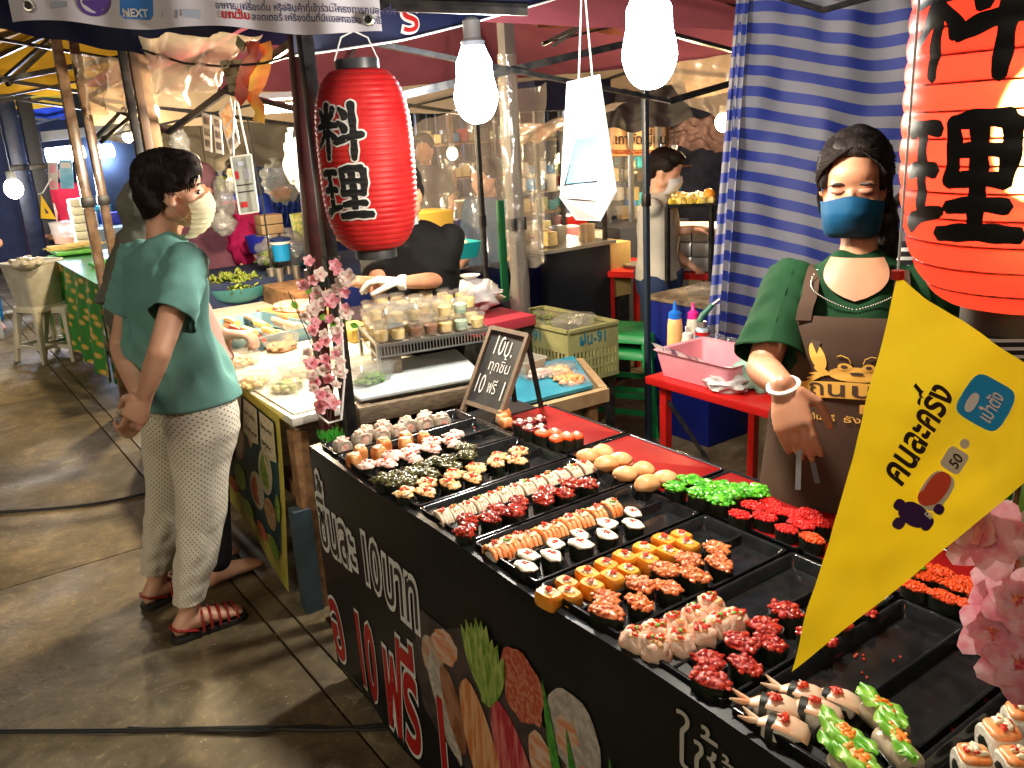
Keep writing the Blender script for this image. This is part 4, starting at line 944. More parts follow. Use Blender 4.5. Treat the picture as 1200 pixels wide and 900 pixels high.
def eyes(e, hc, M, k=1, closed=False):
    for s_ in (-1, 1):
        P = [V(hc) + M @ (V((s_ * (.030 + x), .0795 - abs(x) * .32, .004 + z)) * k) for x, z in ((-.015, -.001), (-.008, .004), (0, .0055), (.008, .004), (.016, -.001))]
        MB().tube(P, [.0012, .0022, .0026, .0022, .0010], 6).build('eyelashes', m_eye, e)
        if not closed: MB().ball(V(hc) + M @ (V((s_ * .030, .0765, .001)) * k), (.010, .006, .0045), 12, 6, M).build('eye', m_eye, e)
        else: MB().ball(V(hc) + M @ (V((s_ * .030, .0735, .009)) * k), (.017, .009, .0075), 14, 8, M).build('eyelid', m_lid, e)
        P = [V(hc) + M @ (V((s_ * (.030 + x), .083 - abs(x - .004) * .42, .026 + z)) * k) for x, z in ((-.018, -.003), (-.006, .002), (.008, .003), (.022, -.004))]
        MB().tube(P, [.0022, .0032, .0030, .0010], 6).build('eyebrow', m_brow, e)
def hair_balls(name, e, hc, M, balls, k=1, vox=.006, disp=(.012, .03), m=None):
    g = MB()
    for o, r in balls: g.ball(V(hc) + M @ (V(o) * k), tuple(x * k for x in r), 18, 12, M)
    return bake(g.build(name, m or m_hair, e), vox, 2, disp=disp)
Z = V((0, 0, 1))
def strands(e, hc, M, paths, n, r=.0013, k=1, seed=1, jit=.006):
    g = MB(); rg = random.Random(seed)
    for path in paths:
        a, b = path
        for i in range(n):
            t = i / max(1, n - 1); q = []
            for p0_, p1_ in zip(a, b): q.append(V(p0_).lerp(V(p1_), t))
            j = V((rg.uniform(-jit, jit), rg.uniform(-jit, jit), rg.uniform(-jit, jit) * .6)); P = []
            for s_ in range(len(q) - 1):
                for w_ in (0, .5): P.append(q[s_].lerp(q[s_ + 1], w_))
            P.append(q[-1]); m_ = len(P)
            # push every point out to the hair shell
            W = []
            for c, p in enumerate(P):
                d = V((p.x / .088, (p.y + .012) / .106, (p.z - .03) / .100)); l = d.length
                sh = 1.0 + rg.uniform(-.01, .035)
                if p.z > -.03: p = V((d.x / l * sh * .088, d.y / l * sh * .106 - .012, d.z / l * sh * .100 + .03))
                W.append(V(hc) + M @ ((p + j * (c / m_)) * k))
            g.tube(W, [r * (1 - .6 * (c / (m_ - 1)) ** 2) for c in range(m_)], 4)
    return g.build('hair_strands', m_hair, e, kind='stuff')
# --- the customer in teal
F1_ = V((.97, .24, 0)).normalized(); S1_ = V((F1_.y, -F1_.x, 0))
ct = lambda px, py, z: V((*gp(px, py, z).xy, z))
def cen(x, y, z): return V((x, y, z))
R1 = [(cen(.665, 2.87, .845), .196, .168), (cen(.660, 2.865, .95), .178, .146), (cen(.650, 2.855, 1.08), .172, .124), (cen(.650, 2.845, 1.20), .180, .120), (cen(.655, 2.835, 1.29), .178, .100), (cen(.662, 2.825, 1.345), .130, .078), (cen(.668, 2.820, 1.385), .066, .062)]
hc1 = V((.715, 2.80, 1.512)); M1 = headM((.93, -.36, -.02), .08)
shR = R1[4][0] + S1_ * .155 + V((0, 0, .012)); shL = R1[4][0] - S1_ * .155 + V((0, 0, .012))
elR = D(187, 413, 2.46); wrR = D(170, 462, 2.52); elL = D(141, 408, 2.83); wrL = D(166, 470, 2.60)
dn = V((-.25, -.1, -1))
legs1 = []
hR = gp(207, 752, 0); tR = gp(282, 722, 0); dR = (tR - hR).normalized(); aR = hR + dR * .06 + V((0, 0, .095))
hL = gp(172, 714, 0); dL = (dR + V((0, .25, 0))).normalized(); aL = hL + dL * .06 + V((0, 0, .095))
hipR = V((.665, 2.87, .80)) + S1_ * .085; hipL = V((.665, 2.87, .80)) - S1_ * .085
knR = hipR.lerp(aR, .52) + F1_ * .025; knL = hipL.lerp(aL, .52) + F1_ * .02
m_teal = fab('teal_cotton', (.15, .34, .31), .88)
P1 = person('short haired woman in a teal shirt and dotted white trousers, hands clasped behind her back', V((.6, 2.9, 0)), R1, S1_, F1_, hc1, M1,
    [(shR, elR, wrR, D(160, 482, 2.53) - wrR, V((.6, .6, .2)), V((.3, -.3, .9)), 1.0), (shL, elL, wrL, D(150, 508, 2.58) - wrL, V((-.3, .6, 0)), V((.7, -.5, 0)), .55)],
    [(hipR, knR, aR, dR), (hipL, knL, aL, dL)], m_skin, m_teal, .0055, sleeve=.58, slr=.060, folds=(.034, .07), open_sl=True)
hair_balls('hair', P1, hc1, M1, [((0, -.022, .050), (.087, .098, .080)), ((0, -.062, .010), (.079, .058, .082)), ((0, -.058, -.045), (.058, .040, .045)), ((0, .030, .092), (.066, .055, .036)), ((.045, .052, .070), (.036, .036, .034)), ((-.045, .052, .070), (.036, .036, .034)), ((.069, -.012, .040), (.019, .060, .044)), ((-.069, -.012, .040), (.019, .060, .044)), ((.070, .030, .042), (.014, .026, .030)), ((.064, -.050, -.01), (.02, .034, .045)), ((-.064, -.050, -.01), (.02, .034, .045))], disp=(.016, .035))
eyes(P1, hc1, M1)
for s_ in (-1, 1):
    strands(P1, hc1, M1, [([(s_ * .01, -.02, .13), (s_ * .02, .05, .11), (s_ * .035, .085, .075), (s_ * .05, .085, .045)], [(s_ * .01, -.06, .12), (s_ * .06, .03, .10), (s_ * .08, .05, .05), (s_ * .076, .045, .0)]),
                          ([(s_ * .01, -.05, .125), (s_ * .06, -.02, .10), (s_ * .085, .0, .04), (s_ * .082, .015, -.005)], [(s_ * .01, -.08, .10), (s_ * .06, -.08, .07), (s_ * .075, -.075, .0), (s_ * .055, -.075, -.075)]),
                          ([(s_ * .01, -.08, .10), (s_ * .06, -.08, .07), (s_ * .075, -.075, .0), (s_ * .055, -.075, -.075)], [(0, -.09, .09), (0, -.11, .05), (0, -.115, -.01), (0, -.085, -.085)])], 60, .0016, seed=3 + s_)
m_mask1 = translucent(fab('pale_yellow_mask', (.80, .80, .56), .95, .7, .05), .4)
g = mask_mesh(hc1, M1, 1.10, low=.122); g.v = [tuple(V(v) + (V(v) - hc1).normalized() * .0022 * math.sin((M1.transposed() @ (V(v) - hc1)).z * 420)) for v in g.v]; bake(g.build('face_mask', m_mask1, P1), None, 0, disp=(.006, .03))
for s_ in (-1, 1):
    q = lambda o: hc1 + M1 @ V(o)
    MB().tube([q((s_ * .070, .030, -.012)), q((s_ * .078, .0, .012)), q((s_ * .080, -.018, .008))], .0013, 5).tube([q((s_ * .062, .040, -.085)), q((s_ * .076, -.002, -.040)), q((s_ * .079, -.020, -.022))], .0013, 5).build('mask_strap', m_mask1, P1)
MB().tube([wrL + V((math.cos(a) * .028, math.sin(a) * .028, .012 * math.cos(a))) + V((0, 0, .03)) for a in [i * PI / 8 for i in range(17)]], .003, 6).build('bracelet', mat('silver', (.6, .6, .58), rough=.25, metal=1), P1)
def dotmat():
    m = mat('dotted_white_cotton', (.66, .63, .54), rough=.8, bump=.10, bscale=12); nt = m.node_tree; N = nt.nodes; L = nt.links; b = N['Principled BSDF']
    uv = N.new('ShaderNodeUVMap'); mp = N.new('ShaderNodeMapping'); mp.inputs['Scale'].default_value = (1 / .0135, 1 / .0135, 1); mp.inputs['Rotation'].default_value = (0, 0, PI / 4)
    v = N.new('ShaderNodeTexVoronoi'); v.voronoi_dimensions = '2D'; v.inputs['Randomness'].default_value = 0.05; v.inputs['Scale'].default_value = 1
    r = N.new('ShaderNodeValToRGB'); r.color_ramp.elements[0].position = .17; r.color_ramp.elements[1].position = .24; r.color_ramp.elements[0].color = (.17, .16, .14, 1); r.color_ramp.elements[1].color = (.70, .65, .54, 1)
    L.new(uv.outputs[0], mp.inputs[0]); L.new(mp.outputs[0], v.inputs['Vector']); L.new(v.outputs['Distance'], r.inputs[0]); L.new(r.outputs[0], b.inputs['Base Color']); return m
m_dot = dotmat()
g = MB()
def leg_loft(g, hp, kn, an, side):
    top = V((.665, 2.87, .90)) + S1_ * side * .045
    st = [(top, .125, .128), (V((hp.x, hp.y, .83)) - S1_ * side * .018, .118, .132), (V((hp.x, hp.y, .74)), .100, .122), (hp.lerp(kn, .45), .088, .100), (kn, .078, .082), (kn.lerp(an, .35), .075, .076), (kn.lerp(an, .7), .061, .063), (kn.lerp(an, .93), .053, .055)]
    P = []
    for i in range(len(st) - 1):
        for k in range(8):
            t = k / 8; q = t * t * (3 - 2 * t) if False else t; P.append((st[i][0].lerp(st[i + 1][0], q), st[i][1] + (st[i + 1][1] - st[i][1]) * q, st[i][2] + (st[i + 1][2] - st[i][2]) * q))
    P.append(st[-1]); n = 40; rings = []; uvs = []; ln = 0
    for i, (c, a, b) in enumerate(P):
        if i: ln += (c - P[i - 1][0]).length
        ring = []
        for j in range(n):
            t = 2 * PI * j / n; w1 = .005 * noise.noise(V((c.z * 9, math.cos(t) * 1.6, math.sin(t) * 1.6 + side * 5))) + .0035 * noise.noise(V((c.z * 26, math.cos(t) * 2.5, math.sin(t) * 2.5)))
            w1 *= 1.6 if c.z < .45 else 1
            ring.append(c + S1_ * math.cos(t) * (a + w1) + F1_ * math.sin(t) * (b + w1)); uvs.append((j / n * .56, ln))
        rings.append(ring)
    g.loft(rings, True, uvs)
leg_loft(g, hipR, knR, aR + V((0, 0, .02)), 1); leg_loft(g, hipL, knL, aL + V((0, 0, .02)), -1)
g.build('trousers', m_dot, P1, uv=True, smooth=70)
m_sole = mat('dark_sole', (.02, .018, .016), rough=.7); m_red_l = mat('red_leather', (.30, .012, .012), (.22, .01, .01), 40, .4)
for h_, d_ in ((hR, dR), (hL, dL)):
    s_ = V((d_.y, -d_.x, 0)); sh = empty('sandal', None, None, (0, 0, 0)); sh.parent = P1; sh.location = -P1.location
    prof = [(-.012, .022), (.0, .032), (.04, .036), (.10, .034), (.16, .044), (.205, .045), (.238, .036), (.252, .020)]
    lo = [h_ + d_ * x + s_ * w_ for x, w_ in prof] + [h_ + d_ * x - s_ * w_ for x, w_ in reversed(prof)]
    MB().slab([p + V((0, 0, .001)) for p in lo], V((0, 0, .020))).build('sole', m_sole, sh, bevel=.003)
    for x0, x1 in ((.085, .11), (.115, .135), (.145, .165), (.175, .19), (.21, .205)):
        P = []
        for i in range(9):
            t = i / 8; hgt = (.070 - .2 * (x0 - .08)) * math.sin(PI * t) ** .6; P.append(h_ + d_ * (x0 + (x1 - x0) * t) + s_ * (.043 * math.cos(PI * t)) + V((0, 0, .022 + hgt)))
        MB().tube(P, .0048, 6).build('strap', m_red_l, sh)
    MB().tube([h_ + d_ * .07 + s_ * .036 + V((0, 0, .03)), h_ + d_ * .0 + s_ * .032 + V((0, 0, .055)), h_ - d_ * .012 + V((0, 0, .06)), h_ - s_ * .032 + V((0, 0, .055)), h_ + d_ * .07 - s_ * .036 + V((0, 0, .03))], .005, 6).build('heel_strap', m_red_l, sh)
# --- the vendor in the brown apron
K2 = .875
F2_ = V((-.86, -.50, 0)).normalized(); S2_ = V((F2_.y, -F2_.x, 0))        # S2_ = her right, left in the photo
hc2 = D(1001, 214, 1.84); M2 = headM((F2_.x, F2_.y, 0), .30)
nk = D(1006, 300, 1.90); pv = D(1000, 600, 2.02)
def vz(z): t = (z - pv.z) / (nk.z - pv.z); p = pv.lerp(nk, t); p.z = z; return p
R2 = [(vz(.60), .185, .140), (vz(.80), .185, .140), (vz(.92), .170, .125), (vz(1.02), .160, .115), (vz(1.14), .172, .120), (vz(1.20), .178, .112), (vz(1.270), .156, .084), (vz(nk.z - .030), .110, .072), (vz(nk.z + .002), .066, .060), (vz(nk.z + .018), .050, .050)]
sh2R = vz(1.262) + S2_ * .145; sh2L = vz(1.262) - S2_ * .145
el2R = D(893, 432, 1.88); wr2R = D(918, 452, 1.66); el2L = D(1118, 440, 1.95); wr2L = D(1080, 480, 1.75)
m_green = fab('dark_green_cotton', (.006, .036, .012), .8); m_brown = fab('brown_apron_canvas', (.060, .034, .022), .85, .8, .1)
hip2R = vz(.80) + S2_ * .085; hip2L = vz(.80) - S2_ * .085
P2 = person('vendor in dark green shirt, brown crab apron and blue mask behind the sushi table', V((vz(.8).x, vz(.8).y, 0)), R2, S2_, F2_, hc2, M2,
    [(sh2R, el2R, wr2R, D(934, 512, 1.62) - wr2R, V((.5, .1, -.5)), V((.3, -.9, .1)), .26), (sh2L, el2L, wr2L, V((-.6, -.1, -.5)), V((0, .5, -.6)), V((.0, .8, .3)), .5)],
    [(hip2R, V((hip2R.x, hip2R.y, .44)), V((hip2R.x, hip2R.y, .095)), F2_), (hip2L, V((hip2L.x, hip2L.y, .44)), V((hip2L.x, hip2L.y, .095)), F2_)], m_skin2, m_green, .0042, hk=K2, sleeve=.78, slr=.056, neck_r=.038, folds=(.030, .07), open_sl=True)
hair_balls('hair', P2, hc2, M2, [((0, -.030, .044), (.083, .092, .086)), ((0, .020, .100), (.056, .042, .024)), ((.066, .006, .036), (.020, .042, .050)), ((-.066, .006, .036), (.020, .042, .050)), ((0, -.070, -.015), (.066, .046, .070)), ((-.055, -.055, -.06), (.035, .04, .06)), ((-.075, -.045, -.12), (.032, .035, .06)), ((-.085, -.035, -.18), (.028, .03, .06)), ((.060, -.03, -.03), (.02, .035, .045))], disp=(.010, .03), vox=.0055, k=K2)
eyes(P2, hc2, M2, K2, True)
for s_ in (-1, 1):
    strands(P2, hc2, M2, [([(s_ * .002, .055, .105), (s_ * .03, .04, .115), (s_ * .05, -.02, .10), (s_ * .03, -.09, .04)], [(s_ * .035, .062, .085), (s_ * .065, .035, .07), (s_ * .08, -.03, .05), (s_ * .04, -.10, .01)]),
                          ([(s_ * .035, .062, .085), (s_ * .065, .035, .07), (s_ * .08, -.03, .05), (s_ * .04, -.10, .01)], [(s_ * .066, .045, .045), (s_ * .080, .025, .015), (s_ * .084, -.02, -.02), (s_ * .05, -.08, -.05)]),
                          ([(s_ * .066, .045, .045), (s_ * .078, .03, .02), (s_ * .080, .01, -.02), (s_ * .074, -.0, -.06)], [(s_ * .070, .04, .04), (s_ * .084, .01, .0), (s_ * .086, -.01, -.04), (s_ * .080, -.02, -.09)])], 60, .0015, seed=8 + s_, jit=.004, k=K2)
m_mask2 = fab('blue_cloth_mask', (.003, .050, .115), .85, .7, .05)
g = mask_mesh(hc2, M2, 1.05 * K2, low=.118); bake(g.build('face_mask', m_mask2, P2), None, 0, disp=(.005, .04))
for s_ in (-1, 1):
    q = lambda o: hc2 + M2 @ (V(o) * K2)
    MB().tube([q((s_ * .070, .030, -.012)), q((s_ * .079, .0, .012)), q((s_ * .081, -.018, .008))], .0015, 5).build('mask_strap', m_mask2, P2)
def ap(z, x, off): return torso_pt(R2, S2_, F2_, z, x, off)
zt, zb = 1.222, .50
def hw(z): return .56 if z > 1.12 else (.56 + (1.45 - .56) * min(1, (1.12 - z) / .16))
def apf(u, v): z = zt + (zb - zt) * v; a = (u - .5) * 2 * hw(z); return ap(z, a, .020 + .004 * math.sin(a * 7 + z * 5) * v + .004)
MB().grid(apf, 40, 50).build('apron', m_brown, P2, smooth=80)
for s_ in (-1, 1):
    P = [ap(zt - .012, s_ * .46, .028), ap(zt + .015, s_ * .46, .030), vz(1.258) + S2_ * s_ * .092 + F2_ * .098, vz(1.290) + S2_ * s_ * .090 + F2_ * .066, vz(1.312) + S2_ * s_ * .086 + F2_ * .020, vz(1.305) + S2_ * s_ * .080 - F2_ * .04]
    P = [P[0].lerp(P[1], .0)] + P[1:]; Q = []
    for a, b in zip(P, P[1:]):
        for k_ in range(6): Q.append(a.lerp(b, k_ / 6))
    Q.append(P[-1])
    for _ in range(3): Q = [Q[0]] + [(Q[i - 1] + Q[i] + Q[i + 1]) / 3 for i in range(1, len(Q) - 1)] + [Q[-1]]
    g = MB(); g.loft([[q + S2_ * a + (F2_ * .8 + Z * .6) * b for a, b in ((-.016, 0), (.016, 0), (.016, .004), (-.016, .004))] for q in Q]); g.build('apron_strap', m_brown, P2, smooth=50)
MB().tube([ap(1.06, a, .03) - F2_ * .0 for a in [1.4 + .2 * i for i in range(9)]], .006, 6).build('apron_tie', m_brown, P2)
m_gold = mat('gold_print', (.75, .42, .08), (.70, .38, .07), 9, .5); m_brp = mat('brown_print', (.06, .034, .022), rough=.8)
def amap(x0, z0, lift): return lambda x, y: ap(z0 + y, -(x0 + x) / .150, .0262 + lift)
def ashape(name, pts, material, lift):
    f = amap(0, 0, lift); g = MB(); n = len(pts); cx = sum(p[0] for p in pts) / n; cy = sum(p[1] for p in pts) / n
    vs = [f(cx, cy)] + [f(*p) for p in pts]; g.add(vs, [(0, 1 + i, 1 + (i + 1) % n) for i in range(n)]); g.build(name, material, P2, smooth=0)
def ell(cx, cy, a, b, n=24, rot=0): return [(cx + a * math.cos(t) * math.cos(rot) - b * math.sin(t) * math.sin(rot), cy + a * math.cos(t) * math.sin(rot) + b * math.sin(t) * math.cos(rot)) for t in [2 * PI * i / n for i in range(n)]]
cz_ = 1.105
ashape('crab_body', ell(.005, cz_, .034, .016), m_gold, .001)
for s_ in (-1, 1):
    ashape('crab_claw', ell(.005 + s_ * .050, cz_ + .034, .012, .030, rot=-s_ * .25), m_gold, .001)
    ashape('crab_claw_gap', [(.005 + s_ * .044, cz_ + .066), (.005 + s_ * .060, cz_ + .068), (.005 + s_ * .051, cz_ + .040)], m_brp, .0018)
    ashape('crab_arm', ell(.005 + s_ * .044, cz_ + .004, .014, .006, rot=s_ * .6), m_gold, .0012)
    for i in range(3): ashape('crab_leg', ell(.005 + s_ * (.046 + .006 * i), cz_ - .002 - .007 * i, .020, .0032, rot=-s_ * (.15 + .25 * i)), m_gold, .0011)
    ashape('crab_eye', ell(.005 + s_ * .013, cz_ + .016, .008, .008), m_gold, .0014); ashape('crab_pupil', ell(.005 + s_ * .013, cz_ + .016, .004, .004), m_brp, .002)
    MB().tube([amap(0, 0, .0015)(.005 + s_ * x, cz_ + y) for x, y in ((.006, .024), (.008, .034), (.016, .040), (.022, .038))], .0009, 5).build('crab_antenna', m_gold, P2)
ashape('crab_mouth', ell(.005, cz_ + .002, .007, .0035), m_brp, .002)
rib_ = [(-.085 + .17 * i / 16, 1.062 + .010 * math.sin(PI * i / 16) + .016) for i in range(17)] + [(.085 - .17 * i / 16, 1.062 + .010 * math.sin(PI * i / 16) - .020) for i in range(17)]
f_ = amap(0, 0, .0022); g = MB(); vs = [f_(*p) for p in rib_]; g.add(vs, [(i, i + 1, 32 - i, 33 - i) for i in range(16)]); g.build('ribbon_print', m_gold, P2, smooth=0)
lettering('lettering', 'ถนนปู', amap(-.062, 1.056, .003), m_brp, P2, .046, .012, sub=1, sx=1.05)
ashape('tag_print', [(.008, 1.040), (.075, 1.040), (.075, 1.020), (.008, 1.020)], m_gold, .0018)
lettering('lettering', '#KRAB', amap(.014, 1.0245, .003), m_brp, P2, .016, .02)
lettering('lettering', 'อินทรี  ธัง', amap(-.060, 1.000, .002), m_gold, P2, .018, .0)
zc_ = nk.z - .006
def vneck(u, v):
    z = zc_ + .012 - .085 * v; a = (u - .5) * 2 * .80 * (1 - v) ** .9; return ap(z, a, .0160) if z < nk.z - .030 else ap(z, a, .009 + .007 * (zc_ + .012 - z) / .042)
MB().grid(vneck, 14, 12).build('neck_skin', m_skin2, P2, smooth=80)
g = MB(); r_ = random.Random(2)
for i in range(60):
    t = (i / 59 - .5) * 2; a = t * 1.05; z = nk.z - .02 - .075 * (1 - abs(t)) ** .6; g.ball(ap(z, -a * .66, .0185), .0022, 6, 4)
g.build('necklace', mat('silver', (.6, .6, .58)), P2, kind='stuff')
MB().tube([wr2R + V((math.cos(a) * .028, math.sin(a) * .028, .010 * math.cos(a))) for a in [i * PI / 8 for i in range(17)]], .005, 6).build('hair_tie', mat('white_elastic', (.72, .70, .66), rough=.7), P2)
m_steel = mat('tongs_steel', (.11, .11, .12), rough=.45, metal=.3)
tg = empty('tongs', 'metal serving tongs held by the vendor over the trays', 'tongs', D(928, 520, 1.6))
hd2 = D(925, 500, 1.62)
for q in (D(935, 574, 1.62), D(958, 566, 1.64)):
    g = MB(); a = D(938, 480, 1.64); g.bar(a, a.lerp(q, .5) + RT * (.008 if q == 0 else 0), .009, .002, up=F2_); g.bar(a.lerp(q, .5), q, .010, .002, up=F2_); g.build('tong_arm', m_steel, tg)
MB().ball(D(938, 480, 1.64), .008, 10, 6).build('hinge', m_steel, tg)
# --- simpler figures further back, built from the same parts
def figure(label, x, y, F, skin, shirt, top=1.58, arms=None, trousers=None, hairm=None, hairb=None, mask=None, z0=0, vox=.010, w_=1.0, tilt=.1, head_dx=0.0, sleeve=.6, group=None, hat=None):
    F = V((F[0], F[1], 0)).normalized(); S = V((F.y, -F.x, 0)); k = top / 1.6; c = V((x, y, z0))
    Rr = [(c + V((0, 0, .82 * k)), .175 * w_, .135 * w_), (c + V((0, 0, .97 * k)), .16 * w_, .12 * w_), (c + V((0, 0, 1.15 * k)), .175 * w_, .12 * w_), (c + V((0, 0, 1.27 * k)), .175 * w_, .10 * w_), (c + V((0, 0, 1.33 * k)), .12 * w_, .075 * w_), (c + V((0, 0, 1.365 * k)), .062 * w_, .058 * w_)]
    hc = c + V((0, 0, 1.485 * k)) + F * .04; M = headM(F, tilt); A = []
    for s_, spec in zip((1, -1), arms or [None, None]):
        sh = c + S * s_ * .155 * w_ + V((0, 0, 1.28 * k))
        if spec: el, wr, hd_ = spec; A.append((sh, el, wr, hd_, V((0, 0, -1)), F, .6))
        else: el = sh + V((0, 0, -.27)) + S * s_ * .03; wr = el + F * .17 + V((0, 0, -.12)); A.append((sh, el, wr, F * .8 + V((0, 0, -.5)), V((0, 0, -1)), -S * s_, .6))
    lg = [(c + S * s_ * .085 + V((0, 0, .80 * k)), c + S * s_ * .09 + F * .02 + V((0, 0, .44 * k)), c + S * s_ * .09 + V((0, 0, .095)), F) for s_ in (1, -1)]
    e = person(label, c, Rr, S, F, hc, M, A, lg, skin, shirt, vox, sleeve=sleeve, group=group)
    g = MB()
    for hp, kn, an, _ in lg: limb(g, [V(hp), V(kn), V(an) + V((0, 0, .03))], [.105 * w_, .075, .06])
    g.tube([c + V((0, 0, .72 * k)), c + V((0, 0, .88 * k))], [.13 * w_, .15 * w_], 16); bake(g.build('trousers', trousers or fab('dark_trousers', (.02, .02, .03)), e), .012, 3)
    if hairb is not None: hair_balls('hair', e, hc, M, hairb, 1, .009, m=hairm)
    if mask:
        g = mask_mesh(hc, M, 1.03); g.build('face_mask', mask, e, smooth=80)
    return e, hc, M, S, F
SHORT = [((0, -.022, .050), (.085, .096, .080)), ((0, -.062, .010), (.077, .056, .080)), ((0, .030, .092), (.066, .055, .036)), ((.069, -.012, .040), (.019, .060, .044)), ((-.069, -.012, .040), (.019, .060, .044))]
m_maskw = fab('white_mask', (.6, .62, .64), .95, .6, .03)
# woman with the grey headscarf beyond the customer
m_scarf = fab('grey_headscarf', (.17, .17, .14), .7); m_palep = fab('pale_pink_cotton', (.55, .34, .28), .85)
px_, py_ = D(197, 400, 3.12).x, D(197, 400, 3.12).y
e3, hc3, M3, S3, F3 = figure('woman in grey headscarf and pale pink top, mostly hidden behind the teal shirt woman', px_, py_, (.98, .2), m_skin, m_palep, 1.53, sleeve=.9, vox=.008,
    w_=1.0, arms=[(D(262, 440, 2.98), D(262, 392, 2.98), RT), None], trousers=fab('black_skirt', (.015, .015, .018)))
g = MB(); g.ball(hc3 + V((-.035, 0, .012)), (.092, .096, .120), 20, 14); g.tube([hc3 + V((-.05, 0, -.05)), V((px_ - .02, py_, 1.24)), V((px_ - .04, py_, 1.12))], [.085, .14, .18], 24); g.ball(V((px_ - .04, py_, 1.10)), (.15, .20, .14), 20, 12); g.ball(V((px_ - .08, py_, .98)), (.11, .17, .18), 18, 12)
bake(g.build('headscarf', m_scarf, e3), .009, 2, disp=(.035, .06))
# stallholder in black behind the salad counter
m_blkshirt = fab('black_cotton', (.004, .004, .004)); m_glove = mat('latex_glove', (.70, .68, .60), (.62, .60, .52), 20, .5, bump=.1)
e4, hc4, M4, S4, F4 = figure('stallholder in black shirt, black cap and white gloves behind the salad counter', D(484, 320, 3.68).x, D(484, 320, 3.68).y, (-.78, -.62), m_skin2, m_blkshirt, 1.51, vox=.007, w_=1.18, tilt=.25, mask=m_maskw,
    arms=[(D(445, 335, 3.55), D(418, 330, 3.3), RT * -1 + V((0, 0, -.1))), (D(515, 328, 3.60), D(470, 331, 3.32), RT * -1 + V((0, 0, .12)))], sleeve=.75)
g = MB(); wv = D(470, 331, 3.32); g.tube([wv + RT * .02, wv - RT * .01], [.032, .029], 14); hand(g, wv, RT * -1 + V((0, 0, .12)), V((0, 0, -1)), BK, curl=.35, r0=.0098, L=.185); bake(g.build('glove', m_glove, e4), .005, 1)
hair_balls('cap', e4, hc4, M4, [((0, -.012, .055), (.086, .100, .075)), ((0, .085, .055), (.060, .060, .010)), ((0, -.05, .0), (.078, .06, .07))], disp=None, vox=.008, m=fab('black_cap', (.01, .01, .011)))
# white shirted vendor far behind
b5 = D(772, 300, 5.0)
figure('vendor in white shirt and mask working at a far stall under the small warm bulb', b5.x, b5.y, (.55, -.85), m_skin, fab('white_cotton', (.52, .50, .44)), 1.46, hairb=SHORT, mask=m_maskw, vox=.012, tilt=.35,
    arms=[(D(775, 272, 5.05), D(815, 268, 4.9), RT), None], trousers=fab('blue_jeans', (.03, .05, .12)))
# stallholder in blue with pink apron, left background
b6 = D(290, 260, 6.4)
e6, hc6, M6, S6, F6 = figure('stallholder in royal blue sleeves and pink apron, head behind the hanging placard', b6.x, b6.y, (-.75, -.65), m_skin2, fab('royal_blue_cotton', (.01, .03, .25)), 1.52, hairb=SHORT, mask=m_maskw, vox=.014, sleeve=1.25,
    arms=[(D(268, 262, 6.3), D(292, 272, 6.05), RT * .3), (D(316, 258, 6.3), D(306, 272, 6.05), RT * -.3)])
Rq = [(b6.xy.to_3d() + V((0, 0, .5)), .19, .15), (b6.xy.to_3d() + V((0, 0, 1.2)), .17, .13)]
MB().grid(lambda u, v: torso_pt(Rq, S6, F6, 1.24 - .7 * v, (u - .5) * 1.9, .02), 14, 14).build('apron', fab('magenta_apron', (.28, .008, .07)), e6, smooth=80)
b7 = D(246, 275, 5.6)
figure('woman in mauve headscarf standing behind the salad stall', b7.x, b7.y, (-.3, -.95), m_skin, fab('mauve_cotton', (.15, .06, .09)), 1.5, hairb=[((0, -.02, .03), (.1, .105, .12)), ((0, -.02, -.1), (.11, .11, .1))], hairm=fab('mauve_scarf', (.16, .08, .11)), vox=.014)
b8 = D(83, 245, 11.0)
figure('person in red shirt at the far left stall under the tube light', b8.x, b8.y, (-.2, -.98), m_skin2, fab('red_cotton', (.36, .01, .02)), 1.5, hairb=SHORT, vox=.016)
b9 = gp(4, 386, 0)
figure('person in bright blue clothes cut off by the left edge', b9.x - .12, b9.y, (.1, -1), m_skin2, fab('sky_blue_cotton', (.01, .20, .50)), 1.62, hairb=SHORT, vox=.016, trousers=fab('blue_skirt', (.01, .16, .42)), w_=1.15)
b10 = D(505, 270, 7.2)
figure('dark figure seen through the clear plastic curtain', b10.x, b10.y, (-.6, -.8), m_skin2, fab('grey_cotton', (.06, .06, .07)), 1.62, hairb=SHORT, vox=.016)
b11 = D(575, 260, 5.4)
figure('figure in blue leaning behind the plastic wrapped pole', b11.x, b11.y, (-.9, -.3), m_skin, fab('faded_blue_cotton', (.05, .12, .22)), 1.45, hairb=SHORT, vox=.016)
b12 = D(1150, 300, 2.05)
figure('person in black and white striped shirt, mostly hidden behind the glowing lantern', b12.x, b12.y, (-.9, -.4), m_skin2, stripemat('striped_jersey', (.012, .012, .014), (.70, .68, .64), .019, duty=.6), 1.56, hairb=SHORT, vox=.008, w_=1.1, sleeve=.9)
